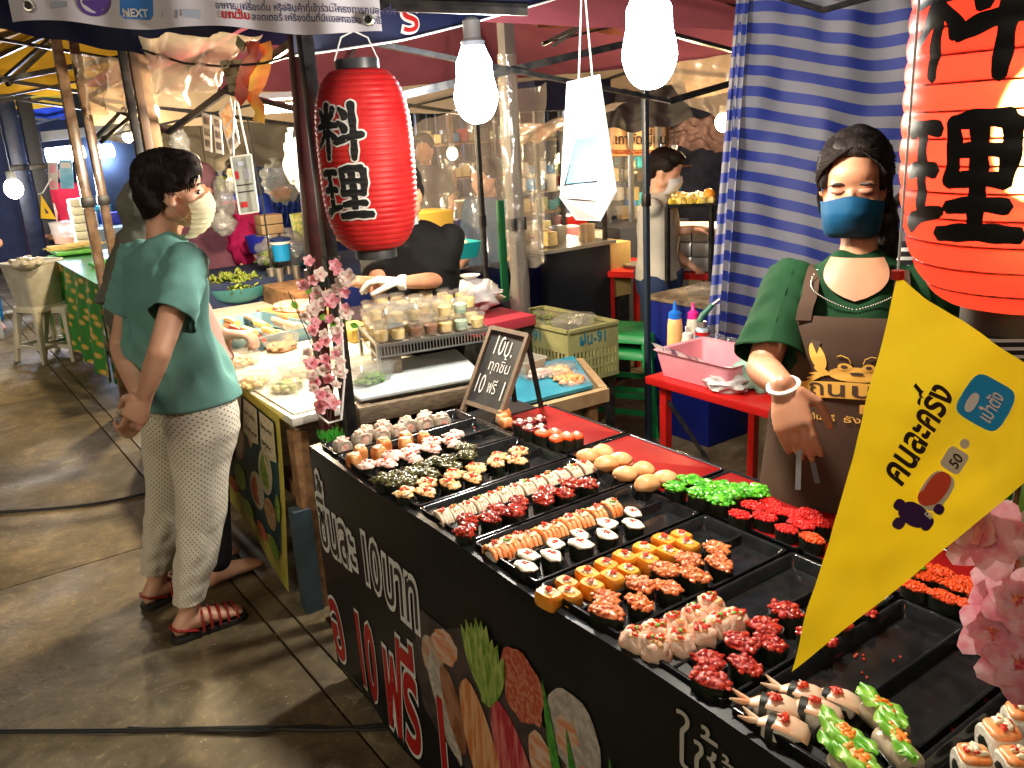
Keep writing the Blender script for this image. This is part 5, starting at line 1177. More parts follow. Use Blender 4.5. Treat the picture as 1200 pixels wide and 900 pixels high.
# ------------------------------------------------------------------ shared materials of the stalls
def clearmat(name, tint=(1, 1, 1), dens=.16, bump=.5, rough=.12):
    m = bpy.data.materials.new(name); m.use_nodes = True; nt = m.node_tree; N = nt.nodes; L = nt.links; N.remove(N['Principled BSDF']); out = N['Material Output']
    t = N.new('ShaderNodeBsdfTransparent'); t.inputs[0].default_value = (*tint, 1); d = N.new('ShaderNodeBsdfDiffuse'); d.inputs[0].default_value = (.75 * tint[0], .73 * tint[1], .68 * tint[2], 1)
    tr = N.new('ShaderNodeBsdfTranslucent'); tr.inputs[0].default_value = (.7 * tint[0], .68 * tint[1], .62 * tint[2], 1)
    g = N.new('ShaderNodeBsdfGlossy'); g.inputs[1].default_value = rough
    tc = N.new('ShaderNodeTexCoord'); n = N.new('ShaderNodeTexNoise'); n.inputs['Scale'].default_value = 14; n.inputs['Detail'].default_value = 5; n.inputs['Distortion'].default_value = 1.2; L.new(tc.outputs['Object'], n.inputs['Vector'])
    bp = N.new('ShaderNodeBump'); bp.inputs['Strength'].default_value = bump; bp.inputs['Distance'].default_value = .02; L.new(n.outputs['Fac'], bp.inputs['Height']); L.new(bp.outputs[0], g.inputs['Normal'])
    a = N.new('ShaderNodeMixShader'); a.inputs[0].default_value = .5; L.new(d.outputs[0], a.inputs[1]); L.new(tr.outputs[0], a.inputs[2])
    b = N.new('ShaderNodeMixShader'); b.inputs[0].default_value = dens; L.new(t.outputs[0], b.inputs[1]); L.new(a.outputs[0], b.inputs[2])
    c = N.new('ShaderNodeMixShader'); c.inputs[0].default_value = .10; L.new(b.outputs[0], c.inputs[1]); L.new(g.outputs[0], c.inputs[2]); L.new(c.outputs[0], out.inputs[0])
    MATS[name] = m; return m
m_clear = clearmat('clear_plastic_sheet', (.95, .93, .88), .16); m_cloudy = clearmat('cloudy_plastic_sheet', (1, .86, .72), .38, .35); m_box = clearmat('clear_box_plastic', (1, 1, 1), .10, .15, .06); m_bagp = clearmat('bag_plastic', (.9, .95, 1), .35, .8, .15)
m_wood = mat('grey_weathered_wood', (.14, .10, .065), (.22, .17, .11), 30, .65, bump=.2, bscale=50, aniso=(1, 1, 6)); m_wood2 = mat('brown_wood', (.16, .08, .035), (.26, .14, .06), 22, .55, bump=.15, bscale=40)
m_alu = mat('aluminium', (.50, .50, .48), rough=.3, metal=.9, bump=.1, bscale=12); m_whitep = mat('white_plastic', (.62, .61, .56), (.52, .50, .44), 10, .4)
m_maroon = fab('maroon_canopy', (.36, .10, .15), .85, .75, .1, 3); m_creamc = fab('cream_canopy', (.55, .45, .32), .85, .8, .1, 3); m_yelc = fab('yellow_canopy', (.62, .33, .02), .8, .75, .12, 3)
m_navyc = fab('navy_canopy', (.006, .008, .03), .8, .6, .1, 3); m_greyc = fab('grey_tarpaulin', (.11, .10, .09), .7, .7, .2, 4)
def cloth(name, corners, material, label=None, cat=None, nu=24, nv=16, amp=.02, fr=5, sag=0, parent=None, sagv=(0, 0, -1), seed=0, group=None, kind=None, crumple=.0, both=False):
    a, b, c, d = [V(p) for p in corners]; n = (b - a).cross(d - a).normalized()
    def f(u, v):
        p = a.lerp(b, u).lerp(d.lerp(c, u), v)
        p += n * (amp * math.sin(u * fr * PI + 2 * math.sin(v * 2 + seed)) * (.4 + .6 * v) + crumple * noise.noise(V((u * 6, v * 6, seed))) + crumple * .5 * noise.noise(V((u * 15, v * 13, seed))))
        return p + V(sagv) * sag * (4 * u * (1 - u)) * (1 - .3 * v)
    return MB().grid(f, nu, nv).build(name, material, parent, smooth=80, uv=True, label=label, cat=cat, group=group, kind=kind)
def post(label, a, b, w_=.035, m=None, group='canopy and stall posts', foot_=True, name='tent_post', cat='post'):
    a, b = V(a), V(b); e = empty(name, label, cat, a, group)
    MB().bar(a, b, w_, w_, up=(1, 0, 0)).build('pole', m or m_black, e, bevel=.003)
    if foot_: MB().box(a + V((0, 0, .006)), (w_ * 2.2, w_ * 2.2, .01)).build('foot_plate', m or m_black, e)
    k = a.lerp(b, .55); MB().box(k, (w_ * 1.3, w_ * 1.3, .06)).build('slider', m_black, e, bevel=.003)
    return e
def bolt(e, p, n):
    MB().ball(p, .005, 8, 5).build('bolt', m_alu, e)
def gazebo(label, x0, x1, y0, y1, ze, zp, m, mv, posts=True, skip=(), bar=.022, vh=.22, group='folding market canopies', cut=None, gh=0):
    e = empty('gazebo', label, 'canopy', (x0, y0, 0), group); cx, cy = (x0 + x1) / 2, (y0 + y1) / 2; C4 = [V((x0, y0, ze)), V((x1, y0, ze)), V((x1, y1, ze)), V((x0, y1, ze))]; pk = V((cx, cy, zp))
    for i in range(4):
        a, b = C4[i], C4[(i + 1) % 4]
        def f(u, v, a=a, b=b): p = a.lerp(b, u).lerp(pk, v); return p + V((0, 0, -.05 * math.sin(PI * u) * (1 - v) + .02 * math.sin(PI * v) + .015 * noise.noise(p * 2.5)))
        MB().grid(f, 14, 10).build('canopy_panel', m, e, smooth=80)
        def f2(u, v, a=a, b=b): p = a.lerp(b, u); nrm = V(((a + b) / 2 - V((cx, cy, ze))).xy.to_3d()).normalized(); return p + V((0, 0, -vh * v - .05 * math.sin(PI * u) + .012 * math.sin(u * 30) * v)) + nrm * (.015 + .02 * math.sin(u * 17) * v)
        if i not in skip: MB().grid(f2, 30, 4).build('valance', mv, e, smooth=80)
    g = MB(); zt = ze - .06
    for i in range(4):
        a, b = C4[i].copy(), C4[(i + 1) % 4].copy(); a.z = b.z = zt; ins = (V((cx, cy, zt)) - (a + b) / 2).normalized() * .04; a += ins; b += ins; h = V((0, 0, -.26)); md = (a + b) / 2
        for p, q in ((a, md + h * .0), (a + h, md), (md, b), (md + h, b), (md + h, a), (md, b + h)): pass
        for k in range(2):
            p = a.lerp(b, k / 2); q = a.lerp(b, (k + 1) / 2); g.bar(p, q + h, bar, bar * .6); g.bar(p + h, q, bar * .6, bar)
    for c in C4:
        q = V((c.x, c.y, zt)); g.bar(q.lerp(V((cx, cy, zt)), .03), pk + V((0, 0, -.08)), bar, bar); md = q.lerp(pk, .5); md.z -= .08; g.bar(V((c.x, c.y, zt - .28)).lerp(V((cx, cy, zt - .28)), .04), md, bar * .8, bar * .8); g.bar(md, pk + V((0, 0, -.42)), bar * .8, bar * .8)
    g.bar(pk + V((0, 0, -.06)), pk + V((0, 0, -.5)), .035, .035); g.build('truss', m_black, e)
    if posts:
        for c in C4: MB().bar((c.x, c.y, gh), (c.x, c.y, ze), .035, .035, up=(1, 0, 0)).build('post', m_black, e, bevel=.003)
    return e
# ------------------------------------------------------------------ canopies
for _m in (m_maroon, m_creamc, m_yelc): translucent(_m, .3)
gazebo('maroon canopy with cream valance spanning above the salad stall', 1.12, 4.3, 2.62, 6.25, 2.03, 2.85, m_maroon, m_creamc, posts=False, bar=.026, skip=(0, 3))
gazebo('yellow canopy above the green clothed stall at the left', .72, 3.6, 6.55, 9.4, 2.42, 3.0, m_yelc, m_yelc, posts=False, bar=.034, vh=.12, skip=(0, 3))
gazebo('second yellow canopy further down the lane at the left', .5, 3.2, 9.8, 12.6, 2.35, 2.9, fab('olive_yellow_canopy', (.45, .32, .03), .8, .75, .12, 3), m_yelc, posts=True, bar=.034, vh=.12)
gazebo('blue canopy over the brightly lit stall far left', 1.6, 4.2, 12.8, 15.6, 2.3, 2.9, fab('blue_canopy', (.02, .05, .32), .8, .7, .1, 3), fab('royal_blue_valance', (.02, .05, .34)), posts=True)
gazebo('orange brown canopy behind the striped curtain', 3.3, 6.2, 1.2, 4.3, 2.42, 3.0, fab('rust_canopy', (.30, .10, .04), .8, .7, .1, 3), fab('rust_valance', (.25, .09, .04)), posts=False)
# valances of the sushi stall's own canopy, navy and black
P_ = [D(345, 64, 2.5), D(467, 47, 2.7), D(560, 24, 2.85), D(660, -5, 3.0)]
def vf(u, v):
    t = u * 3; i = min(2, int(t)); p = P_[i].lerp(P_[i + 1], t - i); return p + V((.10 * v * v, .02 * math.sin(u * 12) * (1 - v), .30 * v)) + V((0, .012 * math.sin(u * 20), 0))
va = empty('canopy_valance', 'black valance of the sushi stall canopy with a white edge and red letter', 'canopy', P_[0])
MB().grid(vf, 30, 6).build('valance_sheet', m_navyc, va, smooth=80); MB().tube([vf(i / 20, 0) - V((0, .004, .003)) for i in range(21)], .0035, 6).build('edge_piping', m_inkw, va)
o_ = D(471, 38, 2.58); u_ = (P_[1] - P_[0]).normalized()
lettering('lettering_outline', 'ร', plane_map(o_, u_, Z), m_inkw, va, .13, .06, sub=0); lettering('lettering', 'ร', plane_map(o_ - V((0, .006, 0)), u_, Z), m_redp, va, .13, .01)
cloth('canopy_valance', [D(-10, 33, 3.4), D(175, 66, 3.4), D(175, -40, 3.5), D(-10, -40, 3.5)], m_navyc, 'dark navy valance hanging behind the white banner at top left', 'canopy', amp=.02)
cloth('canopy_valance', [D(155, 45, 3.3), D(350, 55, 3.3), D(350, -30, 3.3), D(155, -30, 3.3)], m_navyc, 'black canopy edge above the hanging paper ornament', 'canopy', amp=.02)
# ------------------------------------------------------------------ posts
def up2(px, py, z0, ztop):  # plumb line through a sighted point
    p = gp(px, py, z0); return V((p.x, p.y, 0)), V((p.x, p.y, ztop))
a, b = up2(405, 455, .87, 2.3); m_dkred = mat('dark_maroon_steel', (.05, .008, .008), (.03, .006, .006), 20, .35)
post('black steel post nearest the red lantern, at the corner of the sushi table', a, b, .038)
b_ = D(355, 70, 2.55); a_ = gp(384, 480, .80); post('dark maroon steel post beside the black one, carrying the blossom garland', (a_.x - .02, a_.y + .05, 0), b_ + V((0, 0, .35)), .042, m_dkred)
a, b = up2(757, 400, .6, 2.3); post('slim dark post rising beside the crate, under the larger LED bulb', (3.0, 3.1, 0), (3.0, 3.1, 2.3), .026, mat('blue_black_steel', (.02, .03, .045), rough=.35))
q = D(565, 250, 4.2); post('slim black post standing in front of the clear plastic curtain', (q.x, q.y, 0), (q.x, q.y, 2.2), .022)
q = D(604, 250, 4.0); post('thick grey post wrapped in crumpled plastic behind the crate', (q.x, q.y, 0), (q.x, q.y, 2.2), .055, m_greyc)
MB().grid(lambda u, v: V((q.x + (.045 + .012 * noise.noise(V((u * 7, v * 14, 1)))) * math.cos(u * 2 * PI), q.y + (.045 + .012 * noise.noise(V((u * 7, v * 14, 1)))) * math.sin(u * 2 * PI), .35 + 1.6 * v)), 20, 50).build('plastic_wrap', m_clear, smooth=80, label='crumpled clear plastic wound around the grey post', cat='plastic wrap')
q = D(589, 290, 4.3); post('green steel post beside the plastic wrapped one', (q.x, q.y, 0), (q.x, q.y, 1.30), .030, mat('green_steel', (.005, .08, .025), rough=.4))
q = D(153, 120, 3.6); post('black post standing left of the short haired woman', (q.x, q.y, 0), (q.x, q.y, 2.15), .030)
q = D(165, 120, 3.7); post('second dark post close beside the black one, brownish', (q.x, q.y, 0), (q.x, q.y, 2.15), .035, mat('brown_black_steel', (.05, .03, .02), rough=.35))
q = D(180, 150, 3.9); post('weathered wooden post right of the two dark posts', (q.x, q.y, 0), (q.x, q.y, 2.1), .045, mat('dark_wood', (.07, .04, .02), (.11, .06, .03), 20, .7))
m_wetwood = mat('shiny_wrapped_pole', (.15, .085, .045), (.28, .18, .11), 14, .22, coat=.4)
q = D(101, 230, 5.2); post('tall brown wrapped pole at the corner of the green stall', (q.x, q.y, 0), (q.x - .0, q.y, 2.45), .055, m_wetwood)
q = D(120, 230, 5.3); post('second brown wrapped pole just right of the first', (q.x, q.y, 0), (q.x, q.y, 2.45), .05, m_wetwood)
m_bsteel = mat('blue_grey_steel', (.05, .07, .13), (.03, .04, .08), 8, .3, .3)
q = D(30, 230, 9.2); post('blue grey post at the far left with a bulb behind it', (q.x, q.y, 0), (q.x, q.y, 2.75), .15, m_bsteel)
q = D(53, 240, 9.0); post('black post carrying the small yellow pennant', (q.x, q.y, 0), (q.x, q.y, 2.75), .13, mat('matt_black_steel', (.012, .014, .025), rough=.5))
sm = empty('small_pennant', 'small yellow triangular pennant tied to the black post at left', 'flag', q)
A1, B1, C1_ = D(48, 228, 8.85), D(48, 256, 8.85), D(66, 257, 8.85)
MB().slab([A1, B1, C1_], BK * .004).build('pennant_sheet', m_yel, sm, smooth=0); MB().slab([D(52, 243, 8.83), D(57, 249, 8.83), D(54, 251, 8.83)], BK * .002).build('pennant_print', m_purp, sm, smooth=0)
MB().tube([D(44, 228, 8.9), D(50, 226, 8.85), D(60, 209, 8.9)], .006, 5).build('string', m_tie, sm)
# ------------------------------------------------------------------ white banner at the top
be = empty('white_banner', 'white vinyl banner across the top left with Thai print and a blue badge', 'banner', D(15, 24, 1.75))
ba, bb = D(15, 26, 1.75), D(448, 40, 1.75); br = (bb - ba).normalized(); bu = V((0, 0, 1)); bn = br.cross(bu).normalized()
if bn.dot(EYE - ba) < 0: bn = -bn
def ban2(px, py, l=0):
    d = ray(px, py); t = (ba - EYE).dot(bn) / d.dot(bn); p = EYE + d * t; s_ = (p - ba).dot(br); return p + bn * (l + .006 * math.sin(s_ * 22) + .003 * math.sin(s_ * 61))
m_ban = mat('white_vinyl', (.60, .58, .64), (.52, .50, .58), 5, .45)
LB = (bb - ba).length
def bsheet(u, v): s_ = u * LB; p = ba.lerp(bb, u) + bu * (.30 * v + .006 * math.sin(u * 14)); return p + bn * (.006 * math.sin(s_ * 22) + .003 * math.sin(s_ * 61))
MB().grid(bsheet, 80, 8).build('banner_sheet', m_ban, be, smooth=80)
m_violet = mat('violet_print', (.10, .05, .26), rough=.45); m_nblue = mat('bright_blue_print', (.01, .18, .62), rough=.4); m_navyp = mat('navy_print', (.03, .03, .10), rough=.5); m_greyb = mat('grey_blue_print', (.35, .40, .50), rough=.5)
def bshape(name, pts, m, l): g = MB(); g.add([ban2(x, y, l) for x, y in pts], [tuple(range(len(pts)))]); g.build(name, m, be, smooth=0)
bshape('seal_print', [(110 + 19 * math.cos(t), 0 + 19 * math.sin(t)) for t in [i * PI / 16 for i in range(32)]], m_violet, .001)
bshape('seal_print', [(110 + 15 * math.cos(t), 0 + 15 * math.sin(t)) for t in [i * PI / 16 for i in range(32)]], m_ban, .0018)
bshape('seal_print', [(110 + 12 * math.cos(t), -1 + 12 * math.sin(t) + 2 * math.sin(5 * t)) for t in [i * PI / 16 for i in range(32)]], m_violet, .0026)
bshape('badge_print', [(139, -14), (179, -14), (179, 18), (175, 23), (145, 22), (140, 17)], m_nblue, .001)
def bmap2(px, py, l):
    o = ban2(px, py, 0)
    def f(x, y): p = o + br * x + bu * y; s_ = (p - ba).dot(br); return p + bn * (l + .006 * math.sin(s_ * 22) + .003 * math.sin(s_ * 61) - (o - ba).dot(bn))
    return f
lettering('lettering', 'NEXT', bmap2(144, 19, .0022), m_inkw, be, .021, .03, sub=1, sx=.95)
lettering('lettering', 'อาหาร เครื่องดื่ม หรือสินค้าที่เข้าร่วมโครงการคนละครึ่ง', bmap2(253, 10, .0015), m_navyp, be, .0185, .012, sx=.93, sub=1)
lettering('lettering', 'ยกเว้น', bmap2(260, 21, .0015), m_redp, be, .0215, .03, sx=1.0, sub=1)
lettering('lettering', 'ลอตเตอรี่ เครื่องดื่มที่มีแอลกอฮอล์ บุหรี่', bmap2(294, 23, .0015), m_navyp, be, .0185, .012, sx=.93, sub=1)
for px in (190, 215): bshape('grey_print', [(px, 12), (px + 20, 12), (px + 20, 22), (px, 20)], m_greyb, .001)
bshape('grey_print', [(60, 2), (80, 2), (80, 8), (60, 10)], m_greyb, .001)
for px, py in ((36, 7), (431, 23)):
    o = ban2(px, py, .002); g = MB()
    MB().tube([o + br * (math.cos(a) * .010) + bu * (math.sin(a) * .010) for a in [i * PI / 8 for i in range(17)]], .0028, 6, cap=False).build('grommet', m_alu, be)
    MB().slab([o + br * (math.cos(a) * .008) + bu * (math.sin(a) * .008) for a in [i * PI / 6 for i in range(12)]], bn * .0004).build('grommet_hole', m_ink, be, smooth=0)
MB().tube([ba + bu * .06 - bn * .03 - br * .3, bb + bu * .06 - bn * .03 + br * .3], .014, 10).build('horizontal_pipe', m_black, label='black horizontal pipe running behind the white banner', cat='pipe')
# ------------------------------------------------------------------ the salad stall
WT = .745
se = empty('salad_counter', 'white topped wooden counter of the salad stall with poster on its front', 'table', (.95, 2.70, 0))
m_wtop = mat('white_counter_top', (.62, .60, .54), (.52, .50, .44), 14, .3, bump=.05)
MB().box((1.31, 3.95, WT - .015), (.72, 2.52, .03)).build('counter_top', m_wtop, se, bevel=.004)
MB().box((1.31, 3.95, WT - .045), (.68, 2.46, .025)).build('top_frame', m_wood, se)
for x in (.98, 1.64):
    for y in (2.74, 3.9, 5.15): MB().bar((x, y, .0), (x, y, WT - .06), .055, .055, up=(1, 0, 0)).build('leg', m_wood2 if x > 1 or y > 3 else m_wood2, se)
MB().bar((.98, 2.74, .45), (1.64, 2.74, .45), .04, .06).bar((.98, 2.74, .45), (.98, 5.15, .45), .04, .06).build('rail', m_wood2, se)
MB().box((1.31, 3.95, WT + .003), (.68, 2.46, .006)).build('perforated_mat', mat('white_mat', (.66, .62, .52), (.55, .50, .40), 60, .45), se)
l_ = gp(357, 722, 0); MB().bar((l_.x + .045, l_.y + .03, 0), (l_.x + .045, l_.y + .03, .40), .062, .062, up=(1, 0, 0)).build('blue_grey_leg', mat('blue_grey_paint', (.05, .08, .10), (.035, .055, .07), 9, .5), se, label='lower front leg painted blue grey')
pst = empty('salad_poster', 'yellow edged salad poster hanging from the counter front', 'poster', (.93, 3.0, .4))
def pq(px, py, l=0): p = xp(px, py, .935); return V((p.x - l, p.y, p.z))
TL, TR, BR_, BL = pq(266, 440), pq(327, 488), pq(345, 692), pq(262, 575)
def pf(u, v, l=0):
    p = TL.lerp(TR, u).lerp(BL.lerp(BR_, u), v); return p + V((-l - .012 * math.sin(u * 5 + v * 3) * v - .01 * v, 0, 0))
MB().grid(lambda u, v: pf(u, v), 20, 30).build('poster_sheet', mat('yellow_green_print', (.42, .38, .06), (.50, .44, .10), 20, .5), pst, smooth=80)
MB().grid(lambda u, v: pf(.06 + .86 * u, .05 + (.80 - .05 * math.sin(u * 9)) * v, .0012), 20, 30).build('poster_panel', mat('dark_teal_print', (.012, .05, .07), (.02, .08, .09), 12, .5), pst, smooth=80)
m_ps = [mat('poster_green', (.10, .26, .03), (.30, .40, .08), 70, .5), mat('poster_tan', (.55, .38, .22), (.42, .2, .1), 60, .5), mat('poster_white', (.6, .58, .5), (.5, .45, .3), 60, .5), mat('poster_red', (.5, .06, .03), (.55, .2, .08), 60, .5)]
def pshape(name, cu, cv, ru, rv, m, l, rot=0): g = MB(); g.add([pf(cu + ru * math.cos(t) * math.cos(rot) - rv * math.sin(t) * math.sin(rot), cv + ru * math.cos(t) * math.sin(rot) + rv * math.sin(t) * math.cos(rot), l) for t in [i * PI / 10 for i in range(20)]], [tuple(range(20))]); g.build(name, m, pst, smooth=0)
for i, (cu, cv, ru, rv, mi, rot) in enumerate([(.30, .40, .07, .13, 1, .2), (.30, .40, .045, .10, 2, .2), (.70, .42, .11, .15, 2, .2), (.70, .42, .08, .11, 0, .2), (.55, .62, .11, .13, 2, .3), (.55, .62, .08, .10, 3, .3), (.76, .66, .10, .09, 1, .1), (.30, .66, .08, .10, 0, .2), (.20, .78, .07, .06, 3, 0), (.40, .84, .09, .05, 0, 0), (.62, .86, .08, .05, 3, 0), (.82, .84, .08, .06, 0, 0), (.16, .52, .05, .10, 3, 0), (.90, .55, .04, .08, 0, 0), (.5, .30, .03, .04, 1, 0)]):
    pshape('food_print', cu, cv, ru, rv, m_ps[mi], .002 + .0004 * i, rot)
for j, (u0, l1, l2) in enumerate([(.10, 'SALAD', 'TUNA'), (.39, 'SALAD', 'WRAP'), (.68, 'SALAD', 'BOX')]):
    g = MB(); g.add([pf(u0, .05, .009), pf(u0 + .25, .05, .009), pf(u0 + .25, .27, .009), pf(u0 + .125, .30, .009), pf(u0, .27, .009)], [(0, 1, 2, 3, 4)]); g.build('label_print', m_ps[2], pst, smooth=0)
    for s_, vv in ((l1, .135), (l2, .235)):
        lettering('lettering', s_, (lambda u0, vv: lambda x, y: pf(u0 + .02 + x * 1, vv - y * .34, .0105))(u0, vv), m_ink, pst, .085 if s_ == l1 else .10, .02, sx=.78)
# back wing: table with the white board
we = empty('side_table', 'wooden side table with a white board behind the sushi trays', 'table', (1.2, 2.7, 0))
k1, k2, k3 = gp(420, 476, WT), gp(565, 446, WT), gp(688, 458, .70)
c_b = [V((1.19, 2.655, WT + .012)), V((1.66, 2.575, WT + .012)), V((1.80, 3.0, WT + .012)), V((1.25, 3.08, WT + .012))]
MB().slab(c_b, V((0, 0, .012))).build('white_board', mat('pale_blue_board', (.50, .56, .58), (.42, .48, .50), 6, .35), we, smooth=0, bevel=.003)
g = MB(); g.bar(V((1.17, 2.64, WT - .03)), V((1.68, 2.555, WT - .03)), .03, .06); g.build('front_rail', m_wood, we, bevel=.003)
for x, y in ((1.20, 2.66), (1.66, 2.60)): MB().bar((x, y, 0), (x, y, WT), .045, .045, up=(1, 0, 0)).build('leg', m_wood, we)
w2 = empty('side_table', 'low wooden bench with a blue board carrying plates of sliced fish', 'table', (1.7, 2.4, 0))
q0, q1, q2_, q3 = gp(600, 492, .69), gp(688, 462, .69), gp(690, 436, .69), gp(600, 452, .69)
q0, q1 = V((1.68, 2.38, .69)), V((2.0, 2.36, .69)); q2_, q3 = V((2.22, 2.74, .69)), V((1.70, 2.80, .69))
MB().slab([q0, q1, q2_, q3], V((0, 0, .012))).build('blue_board', mat('teal_blue_board', (.02, .20, .30), (.03, .26, .36), 8, .35), w2, smooth=0)
g = MB(); g.bar(q0 + V((-.0, -.02, -.03)), q1 + V((.05, -.02, -.03)), .03, .05).bar(q1 + V((.05, 0, -.03)), q2_ + V((.03, 0, -.03)), .03, .05); g.build('wooden_rail', mat('light_wood', (.34, .22, .11), (.42, .29, .15), 20, .6), w2)
for p in (q0, q1, q2_): MB().bar((p.x, p.y + .02, 0), (p.x, p.y + .02, .66), .04, .04, up=(1, 0, 0)).build('leg', m_wood2, w2)
# ------------------------------------------------------------------ food and tubs on the salad counter
CT = WT + .007
def lettuce_heap(e, c, rx, ry, h, n, m, seed, sz=.03):
    g = MB(); r = random.Random(seed)
    for i in range(n):
        t = r.random() * 6.28; q = math.sqrt(r.random()); p = V(c) + V((rx * q * math.cos(t), ry * q * math.sin(t), h * (1 - q * q) * r.uniform(.5, 1))); a = r.random() * 6.28; ti = r.uniform(-.5, 1.1); s_ = sz * r.uniform(.6, 1.3)
        Mx = Matrix.Rotation(a, 3, 'Z') @ Matrix.Rotation(ti, 3, 'Y')
        g.grid(lambda u, v: p + Mx @ V(((v - .2) * s_ * 2, (u - .5) * s_ * 1.6 * math.sin(PI * (v * .8 + .15)), .25 * s_ * math.sin(u * 13 + v * 5 + seed) + .4 * s_ * v * v)), 5, 4)
    return g.build('leaves', m, e, smooth=80)
m_frill = mat('frilly_lettuce', (.05, .12, .01), (.30, .34, .05), 60, .5)
b0_ = gp(275, 345, CT + .04); bw = empty('salad_bowl', 'teal bowl heaped with frilly green lettuce', 'bowl', (b0_.x, b0_.y, CT))
MB().lathe([(.001, 0), (.13, 0), (.19, .05), (.215, .10), (.222, .10), (.20, .045), (.14, .008), (.001, .006)], 36, (b0_.x, b0_.y, CT)).build('bowl', mat('teal_plastic', (.04, .20, .22), (.03, .16, .18), 9, .35), bw, smooth=60)
lettuce_heap(bw, (b0_.x, b0_.y, CT + .075), .18, .18, .09, 420, m_frill, 3, .024)
def boxc(label, c, sx, sy, sz, rot=0, m=None, lid=True, name='clear_box', group=None, wall=.003):
    e = empty(name, label, 'box', c, group, rot=(0, 0, rot)); m = m or m_box; g = MB(); x, y = sx / 2, sy / 2
    g.loft([rrect(-x * .88, x * .88, -y * .88, y * .88, .012, 0), rrect(-x, x, -y, y, .015, sz), rrect(-x + wall, x - wall, -y + wall, y - wall, .013, sz), rrect(-x * .86, x * .86, -y * .86, y * .86, .011, wall)]); g.build('box_body', m, e, loc=(0, 0, 0), smooth=50)
    g = MB(); g.tube([p for p in rrect(-x, x, -y, y, .015, sz)] + [rrect(-x, x, -y, y, .015, sz)[0]], .0035, 6); g.build('rim', m, e, loc=(0, 0, 0))
    if lid: MB().loft([rrect(-x * 1.02, x * 1.02, -y * 1.02, y * 1.02, .015, sz + .002), rrect(-x * .9, x * .9, -y * .9, y * .9, .012, sz + .016), rrect(-x * .88, x * .88, -y * .88, y * .88, .012, sz + .015)]).build('lid', m, e, loc=(0, 0, 0), smooth=50)
    return e
contents_y = mat('cup_yellow_food', (.75, .52, .16), (.80, .66, .34), 60, .4, bump=.3)
m_chick = mat('shredded_filling', (.66, .48, .22), (.75, .62, .40), 90, .45, bump=.3); m_veg = mat('mixed_vegetable', (.20, .34, .05), (.62, .50, .25), 55, .45, bump=.3)
def fill(e, rx, ry, z, h, m, seed, n=26, sz=.014, name='filling'):
    me = clumpm(name, rx, ry, z, h, n, sz, m, seed, elong=1.5); link(name, me, e, loc=(0, 0, 0))
p = gp(338, 456, CT); e = boxc('clear takeaway box of pale salad at the counter corner', (p.x, p.y, CT), .16, .12, .045, .9); fill(e, .065, .045, .006, .035, m_veg, 4)
p = gp(434, 446, WT + .03); e = boxc('clear box of green leaves on the white board beside the black post', (p.x, p.y, WT + .025), .15, .11, .05, .3); fill(e, .055, .045, .006, .03, mat('dark_leaf_mix', (.05, .16, .02), (.16, .34, .05), 60, .4), 6, 34)
for i_, (px, py, a_, mm, lb) in enumerate([(282, 428, .5, m_chick, 'clear takeaway box of yellow noodles beside the customers'), (372, 425, .9, m_veg, 'clear takeaway box of vegetables behind the blossom garland'), (352, 440, .2, m_chick, 'second takeaway box stacked toward the counter edge'), (296, 452, .8, contents_y, 'flat takeaway box at the poster edge of the counter'), (268, 402, .3, m_veg, 'takeaway box closest to the standing customers')]):
    p = gp(px, py, CT); e = boxc(lb, (p.x, p.y, CT), .15, .11, .04, a_); fill(e, .060, .042, .006, .030, mm, 41 + i_)
p = gp(330, 410, CT); e = empty('bowl', 'round clear bowl with brown food on the counter', 'bowl', (p.x, p.y, CT))
MB().lathe([(.001, 0), (.05, 0), (.078, .035), (.085, .06), (.082, .06), (.074, .034), (.045, .004), (.001, .003)], 30).build('bowl_body', m_box, e, loc=(0, 0, 0), smooth=60); fill(e, .068, .068, .010, .028, mat('brown_food', (.30, .14, .05), (.45, .25, .10), 70, .35), 8, 30, .012)
MB().lathe([(.086, .060), (.084, .066), (.03, .074), (.001, .075)], 30).build('lid', m_box, e, loc=(0, 0, 0), smooth=60)
p = gp(300, 390, CT + .02); te = empty('topping_tray', 'long pale blue tray with packs of crab sticks and cheese', 'tray', (p.x, p.y, CT), rot=(0, 0, .15))
MB().loft([rrect(-.17, .17, -.26, .26, .02, 0), rrect(-.19, .19, -.28, .28, .02, .06), rrect(-.18, .18, -.27, .27, .018, .06), rrect(-.165, .165, -.255, .255, .018, .008)]).build('tray_body', mat('pale_blue_plastic', (.16, .30, .36), (.13, .25, .30), 6, .3), te, loc=(0, 0, 0), smooth=50)
r_ = random.Random(5)
for k_, (ox, m_, nn, rd) in enumerate([(-.10, mat('crab_stick_red', (.50, .03, .02), (.62, .12, .06), 30, .4), 9, .011), (.0, mat('cheese_yellow', (.72, .50, .14), (.78, .60, .26), 12, .35), 6, .018), (.10, mat('pink_sausage', (.70, .40, .30), (.72, .48, .36), 20, .35), 7, .014)]):
    g = MB()
    for i in range(nn): y = -.2 + .4 * (i % 3) / 2 + r_.uniform(-.02, .02); x = ox + r_.uniform(-.035, .035); z = .03 + rd * (i // 3) * 1.4; g.tube([(x - .01, y - .07, z), (x, y, z + .003), (x + .008, y + .07, z)], rd, 8)
    g.build(('crab_sticks', 'cheese_sticks', 'sausages')[k_], m_, te, loc=(0, 0, 0))
p = gp(345, 362, CT + .06); ce_ = empty('meat_board', 'wooden board piled with sliced pink meats', 'board', (p.x, p.y, CT), rot=(0, 0, .1))
